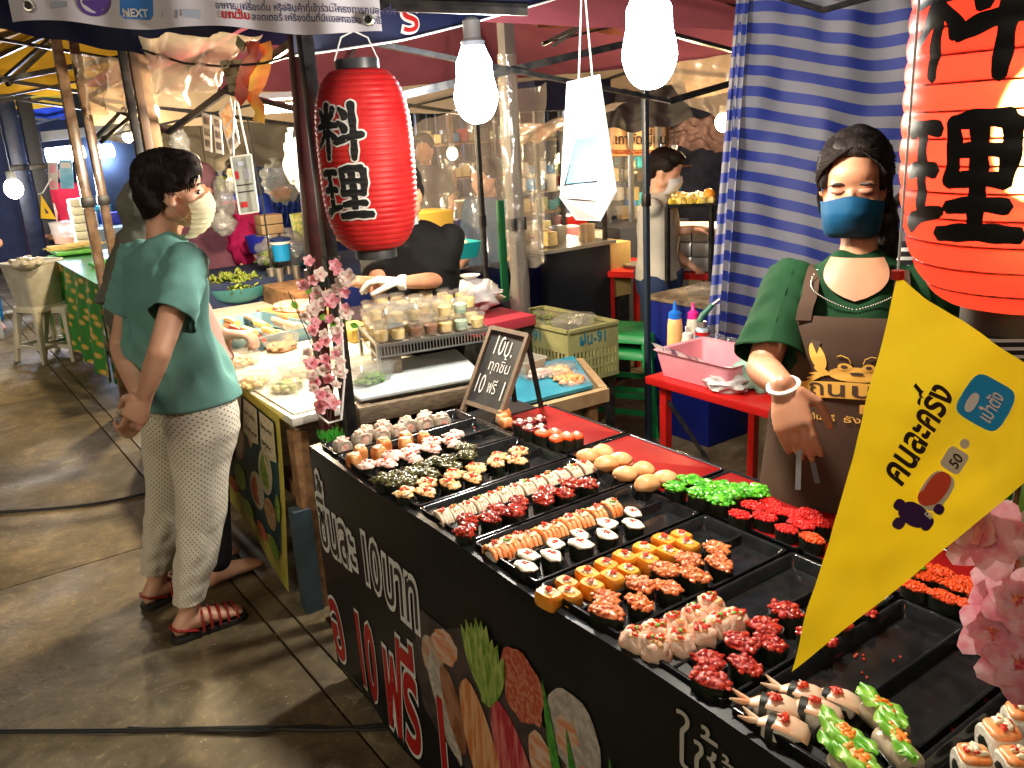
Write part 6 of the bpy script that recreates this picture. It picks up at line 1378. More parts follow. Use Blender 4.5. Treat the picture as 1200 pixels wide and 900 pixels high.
MB().box((0, 0, .03), (.26, .34, .06)).build('board', mat('orange_wood', (.45, .22, .08), (.52, .30, .12), 12, .5), ce_, loc=(0, 0, 0), bevel=.005); link('meat', clumpm('meat', .10, .14, .065, .03, 40, .025, mat('sliced_meat', (.66, .26, .16), (.74, .46, .34), 30, .35), 3, elong=1.6), ce_, loc=(0, 0, 0))
p = gp(335, 338, CT + .1); MB().box((p.x + .1, p.y, CT + .05), (.30, .50, .10)).build('wooden_crate', m_wood2, label='low wooden crate at the back of the salad counter', cat='crate', bevel=.004)
for i, (px, py) in enumerate([(309, 325), (318, 325), (329, 322), (338, 322)]):
    p = gp(px, py, CT + .13); e = empty('dressing_cup', 'small steel cup standing upright, %s from the left along the wooden crate' % ORD[i], 'cup', (p.x + .05, p.y, CT + .10), 'small steel cups on the wooden crate')
    MB().lathe([(.001, 0), (.022, 0), (.027, .075), (.025, .075), (.02, .004), (.001, .004)], 18).build('cup', m_alu, e, loc=(0, 0, 0)); MB().lathe([(.001, .068), (.0255, .068)], 18).build('dressing', mat('cream_sauce', (.7, .6, .4)), e, loc=(0, 0, 0))
g = MB(); r_ = random.Random(6)
p = gp(262, 306, CT + .1); se2 = empty('stick_bundle', 'bundle of pale wooden skewers behind the lettuce bowl', 'skewers', (p.x, p.y, CT))
MB().box((0, 0, .05), (.3, .22, .10)).build('holder', m_wood2, se2, loc=(0, 0, 0))
for i in range(22): a = r_.uniform(-.3, .3); x = r_.uniform(-.1, .1); z = .105 + .006 * (i % 4); g.tube([(x, -.16, z), (x + a * .2, .16, z + .02)], .004, 5)
g.build('skewers', mat('pale_bamboo', (.62, .45, .20), (.72, .56, .30), 20, .5), se2, loc=(0, 0, 0))
lettuce_e = empty('herb_bunch', 'small bunch of green herbs beside the steel cups', 'vegetables', gp(372, 330, CT)); lettuce_heap(lettuce_e, gp(370, 338, CT + .02), .07, .07, .07, 60, m_frill, 9, .025)
# wire rack with plastic cups
re_ = empty('cup_rack', 'raised wire rack with white shelf holding rows of filled plastic cups', 'rack', (1.5, 2.8, WT + .02))
ra, rb = gp(436, 400, .90), gp(570, 378, .90); ra, rb = V((1.36, 2.83, .895)), V((1.80, 2.74, .895)); rd_ = V((.10, .36, 0)); g = MB()
cs = [ra, rb, rb + rd_, ra + rd_]
for i in range(4): g.bar(cs[i], cs[(i + 1) % 4], .008); g.bar(cs[i] - V((0, 0, .045)), cs[(i + 1) % 4] - V((0, 0, .045)), .006); g.bar(cs[i], V((cs[i].x, cs[i].y, WT + .025)), .012)
for i in range(36):
    t = i / 35; g.bar(ra.lerp(rb, t), ra.lerp(rb, t) - V((0, 0, .045)), .003)
for i in range(14): t = i / 13; g.bar(ra.lerp(rb, t), (ra + rd_).lerp(rb + rd_, t), .003)
g.build('wire_frame', m_alu, re_); MB().slab([c - V((0, 0, .012)) for c in cs], V((0, 0, .006))).build('shelf', mat('rack_shelf', (.30, .29, .26), rough=.4), re_, smooth=0)
MB().slab([V((1.38, 2.86, WT + .026)), V((1.46, 2.84, WT + .026)), V((1.50, 3.0, WT + .026)), V((1.42, 3.02, WT + .026))], V((0, 0, .10))).build('wooden_block', m_wood, re_, smooth=0)
cup_g = MB(); cup_g.lathe([(.001, 0), (.024, 0), (.030, .05), (.033, .052), (.033, .055), (.029, .055), (.023, .003), (.001, .003)], 18); cup_me = cup_g.mesh('cup_body', m_box)
contents = [mat('cup_yellow_food', (.75, .52, .16), (.80, .66, .34), 60, .4, bump=.3), mat('cup_brown_sauce', (.14, .05, .02), (.28, .12, .05), 50, .3), mat('cup_green_food', (.25, .40, .28), (.5, .6, .45), 50, .4)]
cont_me = [MB().lathe([(.001, .003), (.023, .003), (.0275, .036), (.02, .042), (.001, .044)], 16).mesh('contents', m) for m in contents]
lid_me = MB().lathe([(.001, .062), (.030, .060), (.034, .056), (.034, .052)], 18).mesh('lid', m_box)
r_ = random.Random(8); n_ = 0
for j in range(4):
    for i in range(7):
        for lv in range(2 if (i + j) % 3 else 1):
            p = ra.lerp(rb, (i + .5) / 7) + rd_ * ((j + .5) / 4) + V((r_.uniform(-.004, .004), r_.uniform(-.004, .004), .003 + lv * .064))
            k = 1 if (j == 0 and i in (2, 3) and lv == 0) else (2 if i == 5 and j == 0 else 0)
            e = empty('plastic_cup', '%s plastic cup of %s, %s from the left in row %s of the rack' % (('lower', 'upper')[lv], ('yellow salad', 'brown sauce', 'green salad')[k], ORD[i], ('one', 'two', 'three', 'four')[j]), 'cup', p, 'lidded plastic cups on the wire rack')
            link('cup_body', cup_me, e, loc=(0, 0, 0)); link('contents', cont_me[k], e, loc=(0, 0, 0)); link('lid', lid_me, e, loc=(0, 0, 0)); n_ += 1
for i, (px, py, s_) in enumerate([(422, 385, 1.5), (455, 368, 1.3), (488, 352, 1.2)]):
    p = D(px, py, 3.2 + .05 * i); boxc(('square pale tub of yellow slices left of the cup rack', 'flat clear tub behind the cup rack', 'small cloudy tub standing above the cups')[i], (p.x, p.y, WT + .02 if i == 0 else .955), .12 * s_, .12 * s_, .06, .2, m_box, name='plastic_tub'); 
p = gp(415, 385, WT + .05); e = empty('cheese_stack', 'stack of bright yellow cheese slices by the black post', 'food', (p.x, p.y, CT)); MB().box((0, 0, .03), (.12, .2, .06)).build('slices', mat('bright_cheese', (.80, .58, .10), (.85, .66, .2), 30, .4), e, loc=(0, 0, 0), bevel=.008)
# plates of fish on the blue board
for i, (px, py, m) in enumerate([(632, 440, mat('pale_pink_fish', (.70, .40, .32), (.76, .56, .48), 30, .3)), (655, 437, m_cream), (668, 446, m_salm)]):
    p = gp(px, py, .705); e = boxc(('clear tray of pale pink fish slices nearest the chalkboard', 'lidded clear tray of mixed salad on the blue board', 'clear tray of orange fish at the end of the blue board')[i], (p.x, p.y, .703), .16, .11, .02, .6 * i, lid=(i == 1), name='fish_tray'); fill(e, .06, .045, .004, .022, m, 20 + i, 26, .014)
p = gp(618, 432, .71); boxc('small square white tub behind the chalkboard', (p.x, p.y, .703), .13, .11, .05, .1, clearmat('frosted_white_plastic', (1, .97, .9), .6), lid=False, name='plastic_tub')
# ------------------------------------------------------------------ chalkboard
ch = empty('chalkboard', 'small framed chalkboard easel with Thai prices standing on the sushi table corner', 'sign', (1.40, 2.14, RIM))
tl, tr_, brc, blc = D(576, 384, 2.50), D(618, 393, 2.46), None, None
blc, brc = gp(546, 471, RIM + .02), gp(588, 485, RIM + .02); dpt = lambda p: (p - EYE).dot(-BK); tl = D(577, 384, dpt(blc) + .05); tr_ = D(619, 394, dpt(brc) + .05)
cx_ = (brc - blc); cu_ = ((tl - blc) + (tr_ - brc)) / 2; cn_ = cx_.cross(cu_).normalized()
if cn_.dot(EYE - blc) < 0: cn_ = -cn_
g = MB(); fw_ = .014
for a, b in ((blc, blc + cu_), (brc, brc + cu_)): d = (b - a).normalized(); g.bar(a - d * .035, b + d * .004, fw_, .016, up=cn_)
for a, b in ((blc, brc), (blc + cu_, brc + cu_)): g.bar(a, b, fw_, .014, up=cn_)
g.build('frame', mat('brown_grey_frame', (.12, .085, .06), (.17, .12, .08), 20, .6), ch)
MB().slab([blc, brc, brc + cu_, blc + cu_], -cn_ * .005).build('board', mat('slate', (.018, .020, .020), (.03, .032, .032), 14, .6), ch, smooth=0)
bk = (blc + brc) / 2 + cu_ * .9; MB().bar(bk, V((1.50, 2.16, RIM)), .012, .012).bar(brc + cu_ * .95, V((1.53, 2.06, RIM)), .012, .012).build('back_leg', m_black, ch)
m_chalk = mat('chalk', (.72, .72, .70), (.60, .60, .58), 60, .9)
Wc, Hc = cx_.length, cu_.length
def cmap(fx, fy): return plane_map(blc + cx_ * fx + cu_ * fy, cx_, cu_, cn_, .0015)
lettering('lettering', '10บ.', cmap(.20, .68), m_chalk, ch, .092, -.004, sx=.62)
lettering('lettering', 'ทุกชิ้น', cmap(.26, .47), m_chalk, ch, .052, -.004, sx=.85)
lettering('lettering', '10', cmap(.06, .16), m_chalk, ch, .090, -.004, sx=.55)
lettering('lettering', 'ฟรี', cmap(.42, .19), m_chalk, ch, .060, -.004, sx=.62)
lettering('lettering', '1', cmap(.76, .14), m_chalk, ch, .090, -.004, sx=.6)
# ------------------------------------------------------------------ perforated crate
ce2 = empty('plastic_crate', 'yellow green perforated plastic crate lettered in blue, holding salad', 'crate', (2.35, 2.93, .5))
cr0 = gp(668, 452, .5); zt_ = .752; T0 = gp(667, 388, zt_); cY = gp(583, 369, zt_); cX = gp(724, 376, zt_)
v1 = (cY - T0); v1.z = 0; v2 = (cX - T0); v2.z = 0; v1 = v1.normalized() * .54; v2 = v2.normalized() * .285; o3 = V((cr0.x, cr0.y, .5)); m_crate = mat('yellow_green_plastic', (.24, .24, .10), (.19, .185, .08), 11, .5, bump=.1)
def cratewall(a, b, nslot, name):
    g = MB(); Hh = .250; L_ = (b - a).length; d = (b - a) / L_; nrm = d.cross(Z); rows = [.02, .055, .065, .10, .11, .145, .155]
    th = .006
    def seg(x0, x1, z0, z1): g.bar(a + d * ((x0 + x1) / 2) + V((0, 0, z0)), a + d * ((x0 + x1) / 2) + V((0, 0, z1)), abs(x1 - x0), th, up=nrm)
    seg(0, L_, 0, .02); seg(0, L_, .055, .065); seg(0, L_, .10, .11); seg(0, L_, .145, Hh)
    pitch = (L_ - .03) / nslot
    for z0, z1 in ((.02, .055), (.065, .10), (.11, .145)):
        seg(0, .015, z0, z1); seg(L_ - .015, L_, z0, z1)
        for i in range(nslot): x = .015 + i * pitch; seg(x, x + pitch * .45, z0, z1)
    g.bar(a + V((0, 0, Hh)), b + V((0, 0, Hh)), .022, .014, up=Z)
    g.build(name, m_crate, ce2)
cA, cB, cC, cD = o3, o3 + v2, o3 + v2 + v1, o3 + v1
cratewall(cA, cB, 12, 'end_wall'); cratewall(cA, cD, 20, 'side_wall'); cratewall(cB, cC, 20, 'side_wall'); cratewall(cD, cC, 12, 'end_wall')
MB().slab([cA, cB, cC, cD], V((0, 0, .006))).build('crate_floor', m_crate, ce2, smooth=0)
m_tealp = mat('teal_paint', (.01, .13, .20), rough=.5)
lettering('lettering', 'ฝน-91', plane_map(cA + V((0, 0, .178)) + v2.normalized() * .055, v2, Z, None, .006), m_tealp, ce2, .075, .012, sx=.85)
lettering('lettering', 'ฝน-91', plane_map(cA + v1.normalized() * .36 + V((0, 0, .178)), -v1, Z, None, .006), m_tealp, ce2, .075, .012, sx=.95)
st = empty('crate_stand', 'dark low stand underneath the yellow green crate', 'stand', (o3.x, o3.y, 0)); cc_ = (cA + cC) / 2
MB().slab([cc_.lerp(c, .92) - V((0, 0, .03)) for c in (cA, cB, cC, cD)], V((0, 0, .025))).build('stand_top', m_black, st, smooth=0)
for c in (cA, cB, cC, cD): q = cc_.lerp(c, .85); MB().bar((q.x, q.y, 0), (q.x, q.y, .47), .035, .035, up=(1, 0, 0)).build('leg', m_black, st)
sb = empty('salad_bag', 'open plastic bag of salad leaves lying in the crate', 'bag', cc_ + V((0, 0, .15))); lettuce_heap(sb, cc_ + v1 * .15 + V((0, 0, .19)), .11, .13, .06, 90, m_frill, 12, .03)
g = MB(); g.lump(cc_ + v1 * .15 + V((0, 0, .17)), (.14, .17, .10), 3, .4, 18, 12, 2.5); g.build('bag_film', m_clear, sb, smooth=80)
boxc('empty clear plastic box tilted on top of the crate', (*(cc_ - v1 * .25 + V((0, 0, .235))).xy, .72), .20, .15, .05, .5, lid=True)
# ------------------------------------------------------------------ red folding table with the pink basket
rtb = empty('folding_table', 'red folding metal table holding the pink basket of bottles', 'table', (2.2, 2.3, 0)); m_redm = mat('red_painted_metal', (.46, .012, .01), (.38, .01, .008), 8, .3)
MB().box((2.52, 1.98, .685), (.60, .66, .03)).build('table_top', m_redm, rtb, bevel=.004)
for x, y in ((2.26, 2.24), (2.78, 2.24), (2.26, 1.70), (2.78, 1.70)): MB().bar((x, y, 0), (x, y, .67), .032, .032, up=(1, 0, 0)).build('leg', m_redm, rtb)
MB().bar((2.26, 2.24, .35), (2.26, 1.70, .35), .014).bar((2.26, 2.24, .62), (2.26, 2.02, .42), .012).build('brace', m_black, rtb)
pb = empty('pink_basket', 'pink plastic basket with bottles on the red table', 'basket', (2.35, 2.1, .70)); m_pinkp = mat('pink_plastic', (.72, .30, .34), (.66, .25, .30), 9, .4)
g = MB(); bx0, bx1, by0, by1 = 2.25, 2.52, 1.92, 2.29
g.loft([rrect(bx0 + .02, bx1 - .02, by0 + .02, by1 - .02, .015, .702), rrect(bx0, bx1, by0, by1, .02, .80), rrect(bx0 - .008, bx1 + .008, by0 - .008, by1 + .008, .02, .803), rrect(bx0 + .006, bx1 - .006, by0 + .006, by1 - .006, .018, .799), rrect(bx0 + .024, bx1 - .024, by0 + .024, by1 - .024, .012, .708)]); g.build('basket_body', m_pinkp, pb, smooth=50)
cloth('printed_liner', [(bx0 - .005, by1 + .01, .83), (bx0 - .005, by0 + .12, .81), (bx0 + .03, by0 + .12, .76), (bx0 + .03, by1 - .01, .76)], mat('printed_paper', (.62, .62, .60), (.20, .12, .22), 28, .6, lo=.55, hi=.6), parent=pb, amp=.006, nu=14, nv=4)
def bottle(label, px, py, zb, prof, m, cap=None, capm=None, name='sauce_bottle', cat='bottle', extra=None, grp='bottles standing in the pink basket'):
    p = gp(px, py, zb); e = empty(name, label, cat, (p.x, p.y, zb), grp); MB().lathe(prof, 22).build('bottle_body', m, e, loc=(0, 0, 0), smooth=45)
    if cap: MB().lathe(cap, 20).build('cap', capm, e, loc=(0, 0, 0), smooth=45)
    return e
zb = .712
bottle('tall orange sauce bottle with blue cap and nozzle', 791, 412, zb, [(.001, 0), (.031, 0), (.033, .01), (.031, .11), (.028, .14), (.02, .150)], mat('orange_sauce_bottle', (.78, .42, .16), (.74, .38, .13), 8, .35), [(.027, .140), (.027, .165), (.018, .172), (.010, .176), (.007, .20), (.004, .213), (.001, .214)], mat('blue_cap', (.01, .12, .50), rough=.35))
bottle('clear bottle with bright pink cap', 812, 412, zb, [(.001, 0), (.026, 0), (.027, .12), (.022, .14), (.018, .148)], mat('cloudy_plastic_bottle', (.55, .50, .40), rough=.25), [(.022, .140), (.022, .165), (.014, .172), (.008, .178), (.005, .205), (.001, .207)], mat('pink_cap', (.75, .02, .22), rough=.35))
e = bottle('short cream bottle with white spout cap', 806, 420, zb, [(.001, 0), (.026, 0), (.027, .06), (.024, .08), (.018, .09)], mat('cream_bottle', (.70, .64, .40), rough=.35), [(.022, .085), (.022, .105), (.012, .11), (.001, .112)], m_whitep)
g = MB()
for a in range(3): g.tube([((a - 1) * .009, 0, .105), ((a - 1) * .012, 0, .135)], .0035, 6)
g.build('spout', m_whitep, e, loc=(0, 0, 0))
e = bottle('blue gas canister with green blowtorch head', 823, 416, zb, [(.001, 0), (.030, 0), (.030, .105), (.026, .112), (.020, .118)], mat('blue_can_print', (.02, .20, .42), (.5, .5, .5), 22, .3, .3, lo=.5, hi=.6), [(.0305, .085), (.0305, .100)], m_redm, name='gas_torch', cat='gas torch')
MB().tube([(0, 0, .115), (0, 0, .14)], .016, 14).build('collar', m_alu, e, loc=(0, 0, 0)); dr = RT * .8 + Z * .6
MB().tube([V((0, 0, .14)) - RT * .012, V((0, 0, .165)), V((0, 0, .18)) + dr * .05], [.014, .013, .011], 12).build('torch_head', mat('dark_green_plastic', (.01, .10, .07), rough=.4), e, loc=(0, 0, 0)); MB().tube([V((0, 0, .18)) + dr * .045, V((0, 0, .18)) + dr * .085], .008, 12).build('nozzle', m_alu, e, loc=(0, 0, 0))
for i, (px, py) in enumerate([(838, 420), (852, 424)]):
    p = gp(px, py, .71); e = empty('clear_cup', ('clear empty plastic cup beside the gas canister', 'clear empty plastic cup near the vendor\'s arm')[i], 'cup', (p.x, p.y, .71)); MB().lathe([(.001, 0), (.028, 0), (.036, .09), (.038, .092), (.034, .09), (.027, .002)], 22).build('cup_body', m_box, e, loc=(0, 0, 0), smooth=50)
def bag(label, c, r, m, seed, name='plastic_bag', amt=.5, parent=None):
    e = empty(name, label, 'bag', V(c) - V((0, 0, r[2]))); g = MB(); g.lump(c, r, seed, amt, 26, 18, 2.4); g.build('bag_body', m, e, smooth=80)
    g = MB(); t = V(c) + V((0, 0, r[2] * .8)); g.lathe([(r[0] * .18, 0), (r[0] * .12, r[2] * .25), (r[0] * .35, r[2] * .6)], 12, t); g.build('tied_neck', m, e, smooth=80); return e
m_whbag = mat('white_bag_film', (.58, .56, .54), (.45, .42, .42), 12, .25, bump=.6, bscale=20)
p = gp(845, 452, .72); bag('crumpled white plastic bag with blue print on the red table edge', (p.x + .03, p.y, .73), (.07, .09, .035), m_whbag, 5)
MB().tube([gp(840, 440, .74) + V((0, 0, 0)), gp(872, 425, .77)], .006, 8).build('spoon_handle', mat('mint_plastic', (.10, .45, .32), rough=.35), label='mint green plastic handle sticking out by the vendor\'s elbow', cat='spoon')
p = gp(875, 452, .72); bag('pale green plastic bag beside the vendor\'s arm', (p.x + .06, p.y - .02, .77), (.08, .10, .075), mat('mint_bag_film', (.20, .42, .30), (.30, .50, .40), 10, .2, bump=.6, bscale=16), 7)
# ------------------------------------------------------------------ striped curtain behind the vendor
m_str = stripemat('blue_white_striped_tarpaulin', (.17, .17, .21), (.014, .028, .20), 1 / 19.0, 'uv', .51, .55, .12)
ca, cb_, cc2, cd = D(871, -60, 3.45), D(1140, -60, 3.2), D(1140, 470, 3.5), D(838, 400, 3.6)
cu2 = empty('striped_curtain', 'blue and white striped tarpaulin curtain hanging behind the vendor', 'curtain', ca)
def cf(u, v):
    a = ca.lerp(cb_, u); b = cd.lerp(cc2, u); p = a.lerp(b, v); return p + BK * (.016 * math.sin(u * 17 + 2 * v) * (.3 + v * .7) + .02 * noise.noise(V((u * 9, v * 7, 2))) + .05 * max(0, .08 - u) * 10 * v) + Z * (.012 * math.sin(u * 9) - .05 * u * (1 - v) * 0)
MB().grid(cf, 70, 60).build('curtain_sheet', m_str, cu2, smooth=80, uv=True)
m_stw = mat('pale_tarpaulin', (.30, .29, .33), (.24, .23, .28), 8, .5, bump=.2)
cloth('side_flap', [D(868, -60, 3.44), D(882, -60, 3.42), D(850, 402, 3.56), D(826, 405, 3.62)], m_str, parent=cu2, amp=.012, nu=8, nv=50)
MB().tube([D(860, -20, 3.4), D(965, 12, 3.3), D(1080, -20, 3.2)], .012, 8).build('curtain_rod', m_black, cu2)
MB().tube([D(1005, 300, 2.25), D(1040, 245, 2.22), D(1075, 215, 2.2)], [.012, .014, .012], 10).build('strap_rod', m_black, label='black rod slanting up behind the vendor\'s neck', cat='rod')
# wire mesh glimpses are left out; the rear of the red tray line
p = gp(1165, 585, .74); tg_ = empty('green_mat', 'green turf mat lying behind the red trays at the right', 'mat', (p.x, p.y, .74)); MB().box((0, 0, 0), (.16, .26, .012)).build('mat_base', mat('green_turf', (.01, .16, .02), (.03, .26, .04), 90, .8, bump=.6, bscale=120), tg_, loc=(0, 0, 0)); g = MB(); r_ = random.Random(1)
for i in range(260): x, y = r_.uniform(-.08, .08), r_.uniform(-.13, .13); g.tube([(x, y, .004), (x + r_.uniform(-.006, .006), y + r_.uniform(-.006, .006), .018)], [.0014, .0004], 3)
g.build('turf_blades', MATS['green_turf'], tg_, loc=(0, 0, 0), kind='stuff')
MB().box((p.x + .02, p.y, .365), (.24, .34, .73)).build('storage_box', mat('dark_brown_box', (.04, .02, .015), rough=.5), label='dark box standing behind the sushi table under the green mat', cat='box', bevel=.01)
# ------------------------------------------------------------------ things hanging round the salad stall
cloth('plastic_sheet', [D(162, 42, 3.0), D(308, 40, 2.9), D(262, 95, 2.9), D(178, 138, 3.0)], m_cloudy, 'cloudy plastic sheet bunched up under the canopy left of the paper ornament', 'plastic sheet', amp=.05, crumple=.022, nu=40, nv=24)
cloth('plastic_sheet', [D(82, 62, 4.2), D(152, 70, 4.1), D(154, 128, 4.1), D(98, 138, 4.2)], m_cloudy, 'small yellowish plastic sheet between the wrapped poles and the black post', 'plastic sheet', amp=.03, crumple=.02, nu=30, nv=20)
cloth('plastic_sheet', [D(470, 150, 4.9), D(640, 96, 4.6), D(640, 310, 4.5), D(500, 322, 4.7)], m_clear, 'large clear plastic curtain behind the stallholder in black', 'plastic sheet', amp=.035, fr=9, crumple=.025, nu=60, nv=40)
cloth('plastic_sheet', [D(600, 150, 4.3), D(735, 120, 4.2), D(660, 150, 4.4), D(592, 182, 4.4)], m_cloudy, 'rolled cloudy plastic hanging above the wrapped post', 'plastic sheet', amp=.04, crumple=.025, nu=30, nv=20)
cloth('plastic_sheet', [D(770, 78, 4.6), D(872, 60, 4.4), D(872, 150, 4.4), D(800, 120, 4.6)], m_cloudy, 'cloudy plastic drape near the far warm bulb left of the striped curtain', 'plastic sheet', amp=.04, crumple=.025, nu=30, nv=20)
cloth('tarpaulin', [D(705, 100, 5.2), D(800, 92, 5.2), D(810, 140, 5.2), D(700, 150, 5.2)], m_greyc, 'sagging dark grey tarpaulin above the orange Thai sign', 'tarpaulin', amp=.05, crumple=.03, sag=.05)
cloth('tarpaulin', [D(785, 140, 6.2), D(850, 135, 6.2), D(850, 178, 6.2), D(785, 172, 6.2)], fab('dark_brown_tarpaulin', (.06, .035, .035), .7, .7, .2, 4), 'dark brown tarpaulin flap beyond the small warm bulb', 'tarpaulin', amp=.04, crumple=.06)
cloth('tarpaulin', [D(190, 135, 6.8), D(350, 125, 6.8), D(352, 190, 6.6), D(186, 190, 6.6)], m_greyc, 'grey tarpaulin roof edge behind the hanging price cards', 'tarpaulin', amp=.05, crumple=.03, sag=.05)
cloth('tarpaulin', [D(105, 125, 8.2), D(160, 125, 8.2), D(200, 168, 8.0), D(110, 165, 8.2)], fab('pale_grey_tarpaulin', (.36, .36, .38), .8, .7, .2, 4), 'pale grey tarpaulin glimpsed between the wrapped poles', 'tarpaulin', amp=.05, crumple=.03)
cloth('blue_drape', [D(310, 238, 8.0), D(352, 236, 8.0), D(352, 290, 8.0), D(310, 290, 8.0)], fab('blue_drape', (.02, .05, .30), .4, .7, .2, 20), 'blue pleated drape behind the pink bag and blue bucket', 'curtain', amp=.06, fr=14)
# woven ornament and ribbons
oe = empty('paper_ornament', 'faded woven ornament with red and yellow paper ribbons on a wire', 'ornament', D(275, 70, 2.9))
m_wov = mat('faded_green_paper', (.14, .13, .07), (.30, .27, .16), 26, .7, bump=.3)
for i in range(4):
    for j in range(4):
        x, y = 258 + 8 * i - 0 * j + 3 * j, 72 + 2 * i + 9 * j - 2 * i; k = (i + j) % 2
        MB().slab([D(x, y, 2.9 - .006 * k), D(x + 8, y - 2, 2.9 - .006 * k), D(x + 10, y + 7, 2.9 - .006 * k), D(x + 2, y + 9, 2.9 - .006 * k)], BK * .004).build('woven_strip', m_wov if k else mat('pale_woven', (.34, .31, .20), rough=.7), oe, smooth=0)
MB().slab([D(281, 45, 2.9), D(291, 54, 2.9), D(286, 64, 2.9), D(279, 56, 2.9)], BK * .03).build('woven_knot', m_wov, oe, bevel=.003)
def ribbon(pts, w_, m, nm='ribbon'):
    g = MB(); Q = [D(x, y, 2.88) for x, y in pts]; vs = []
    for i, p in enumerate(Q):
        d = (Q[min(i + 1, len(Q) - 1)] - Q[max(i - 1, 0)]).normalized(); s_ = d.cross(BK).normalized(); ww = w_ * (1 - .25 * (i == len(Q) - 1)); tw = BK * (.02 * math.sin(i * 1.7))
        vs += [p - s_ * ww + tw, p + s_ * ww - tw]
    g.add(vs, [(2 * i, 2 * i + 1, 2 * i + 3, 2 * i + 2) for i in range(len(Q) - 1)]); return g.build(nm, m, oe, smooth=80)
ribbon([(310, 50), (314, 62), (309, 80), (302, 95), (296, 115), (305, 128), (303, 143)], .022, mat('yellow_orange_ribbon', (.75, .45, .04), (.70, .20, .04), 9, .5))
ribbon([(296, 48), (297, 62), (290, 80), (287, 98), (282, 112), (286, 120)], .024, mat('faded_red_ribbon', (.48, .05, .03), (.55, .18, .10), 9, .5))
MB().tube([D(165, 58, 3.0), D(215, 74, 2.95), D(262, 78, 2.9), D(310, 74, 2.85), D(352, 62, 2.6)], .0045, 6).build('cord', m_cable, label='black cord strung from the left posts to the maroon post', cat='cord')
def card(label, pts, d, m, lines, name='price_card', group='laminated cards hanging above the salad counter'):
    e = empty(name, label, 'card', D(*pts[0], d), group); P = [D(x, y, d) for x, y in pts]; MB().slab(P, BK * -.004).build('card_sheet', m, e, smooth=0)
    n = (P[1] - P[0]).cross(P[3] - P[0]).normalized(); n = n if n.dot(EYE - P[0]) > 0 else -n
    for (u0, v0, u1, v1, mm) in lines:
        def q(u, v): return P[0].lerp(P[1], u).lerp(P[3].lerp(P[2], u), v) + n * .003
        MB().add([q(u0, v0), q(u1, v0), q(u1, v1), q(u0, v1)], [(0, 1, 2, 3)]).build('print', mm, e, smooth=0)
    return e
m_cardw = mat('laminated_paper', (.55, .50, .42), (.48, .44, .36), 8, .25); m_org = mat('orange_photo_print', (.60, .25, .06), (.72, .5, .25), 40, .4); m_dkp = mat('dark_photo_print', (.07, .05, .04), (.25, .2, .15), 40, .4)
card('narrow laminated price card hanging furthest left', [(236, 131), (247, 135), (248, 178), (240, 176)], 3.7, m_cardw, [(.15, .1, .85, .3, m_dkp), (.15, .4, .85, .6, m_dkp), (.15, .7, .85, .9, m_dkp)])
card('second narrow laminated price card with dark pictures', [(249, 134), (258, 138), (262, 181), (253, 179)], 3.65, m_cardw, [(.15, .1, .85, .3, m_dkp), (.15, .4, .85, .6, m_dkp), (.15, .7, .85, .9, m_dkp)])
card('bright orange laminated menu card beside the paper ornament', [(256, 132), (270, 114), (281, 168), (270, 181)], 3.5, m_cardw, [(.1, .06, .9, .40, m_org), (.12, .46, .88, .66, m_org), (.12, .72, .88, .92, m_dkp)])
m_glass = mat('grey_green_card', (.22, .26, .24), (.30, .33, .30), 6, .2)
e = card('grey green placard with white frame hanging on two white strings', [(270, 184), (294, 181), (303, 248), (281, 251)], 3.3, m_glass, [(.30, .10, .70, .18, m_greyb), (.10, .26, .28, .40, m_redp), (.55, .24, .85, .42, m_greyb), (.1, .50, .9, .52, m_ink), (.1, .62, .9, .64, m_ink), (.15, .8, .5, .9, m_redp)], 'placard', None)
g = MB(); P = [D(x, y, 3.28) for x, y in [(270, 184), (294, 181), (303, 248), (281, 251)]]
for i in range(4): g.bar(P[i], P[(i + 1) % 4], .006)
g.build('white_frame', m_whitep, e); MB().tube([D(274, 183, 3.3), D(273, 160, 3.3), D(275, 118, 3.3)], .004, 5).tube([D(291, 181, 3.3), D(284, 150, 3.3), D(278, 118, 3.3)], .004, 5).build('string', m_tie, e)
MB().tube([D(290, 140, 3.4), D(300, 200, 3.4), D(308, 240, 3.4), D(318, 312, 3.45)], .004, 5).build('thin_wire', m_cable, label='thin black wire dangling past the grey placard', cat='wire')
b = bag('white plastic bag hanging beside the maroon post', D(345, 190, 4.2), (.045, .045, .115), mat('cloudy_white_bag', (.62, .58, .48), (.52, .48, .40), 9, .3, bump=.5, bscale=22), 9, name='hanging_bag')
bag('clear hanging bag of leaves near the herb stall post', D(262, 232, 5.4), (.06, .06, .12), m_bagp, 12, name='hanging_bag')
bag('small pale blue hanging bag behind the woman\'s head', D(212, 172, 4.8), (.05, .05, .09), m_bagp, 13, name='hanging_bag')
bag('magenta cloth bag in front of the pink apron stallholder', D(284, 284, 5.6), (.10, .10, .13), fab('magenta_bag', (.32, .008, .08)), 14)
for i, (x, y, r) in enumerate([(318, 298, .09), (340, 292, .10), (262, 262, .07), (330, 222, .12), (322, 205, .10)]): bag(('clear bag of greens left of the blue bucket', 'puffy clear bag right of the blue bucket', 'small clear bag below the mauve headscarf', 'hanging clear bag with orange snacks', 'hanging clear bag of green leaves')[i], D(x, y, 5.2 if i < 3 else 6.6), (r, r, r * .9), m_bagp, 20 + i)
for i, (x, y, m) in enumerate([(318, 300, m_frill), (330, 225, mat('orange_snack', (.65, .20, .05), (.7, .35, .12), 30, .5)), (258, 213, m_frill)]):
    q = D(x, y, 5.2 if i == 0 else 6.6); e = empty('bagged_food', ('greens inside the clear bag by the blue bucket', 'orange snacks inside the hanging clear bag', 'pale green leaves hanging near the far roof')[i], 'food', q); link('food', clumpm('food', .07, .07, 0, .07, 30, .025, m, i), e, loc=(0, 0, -.02))
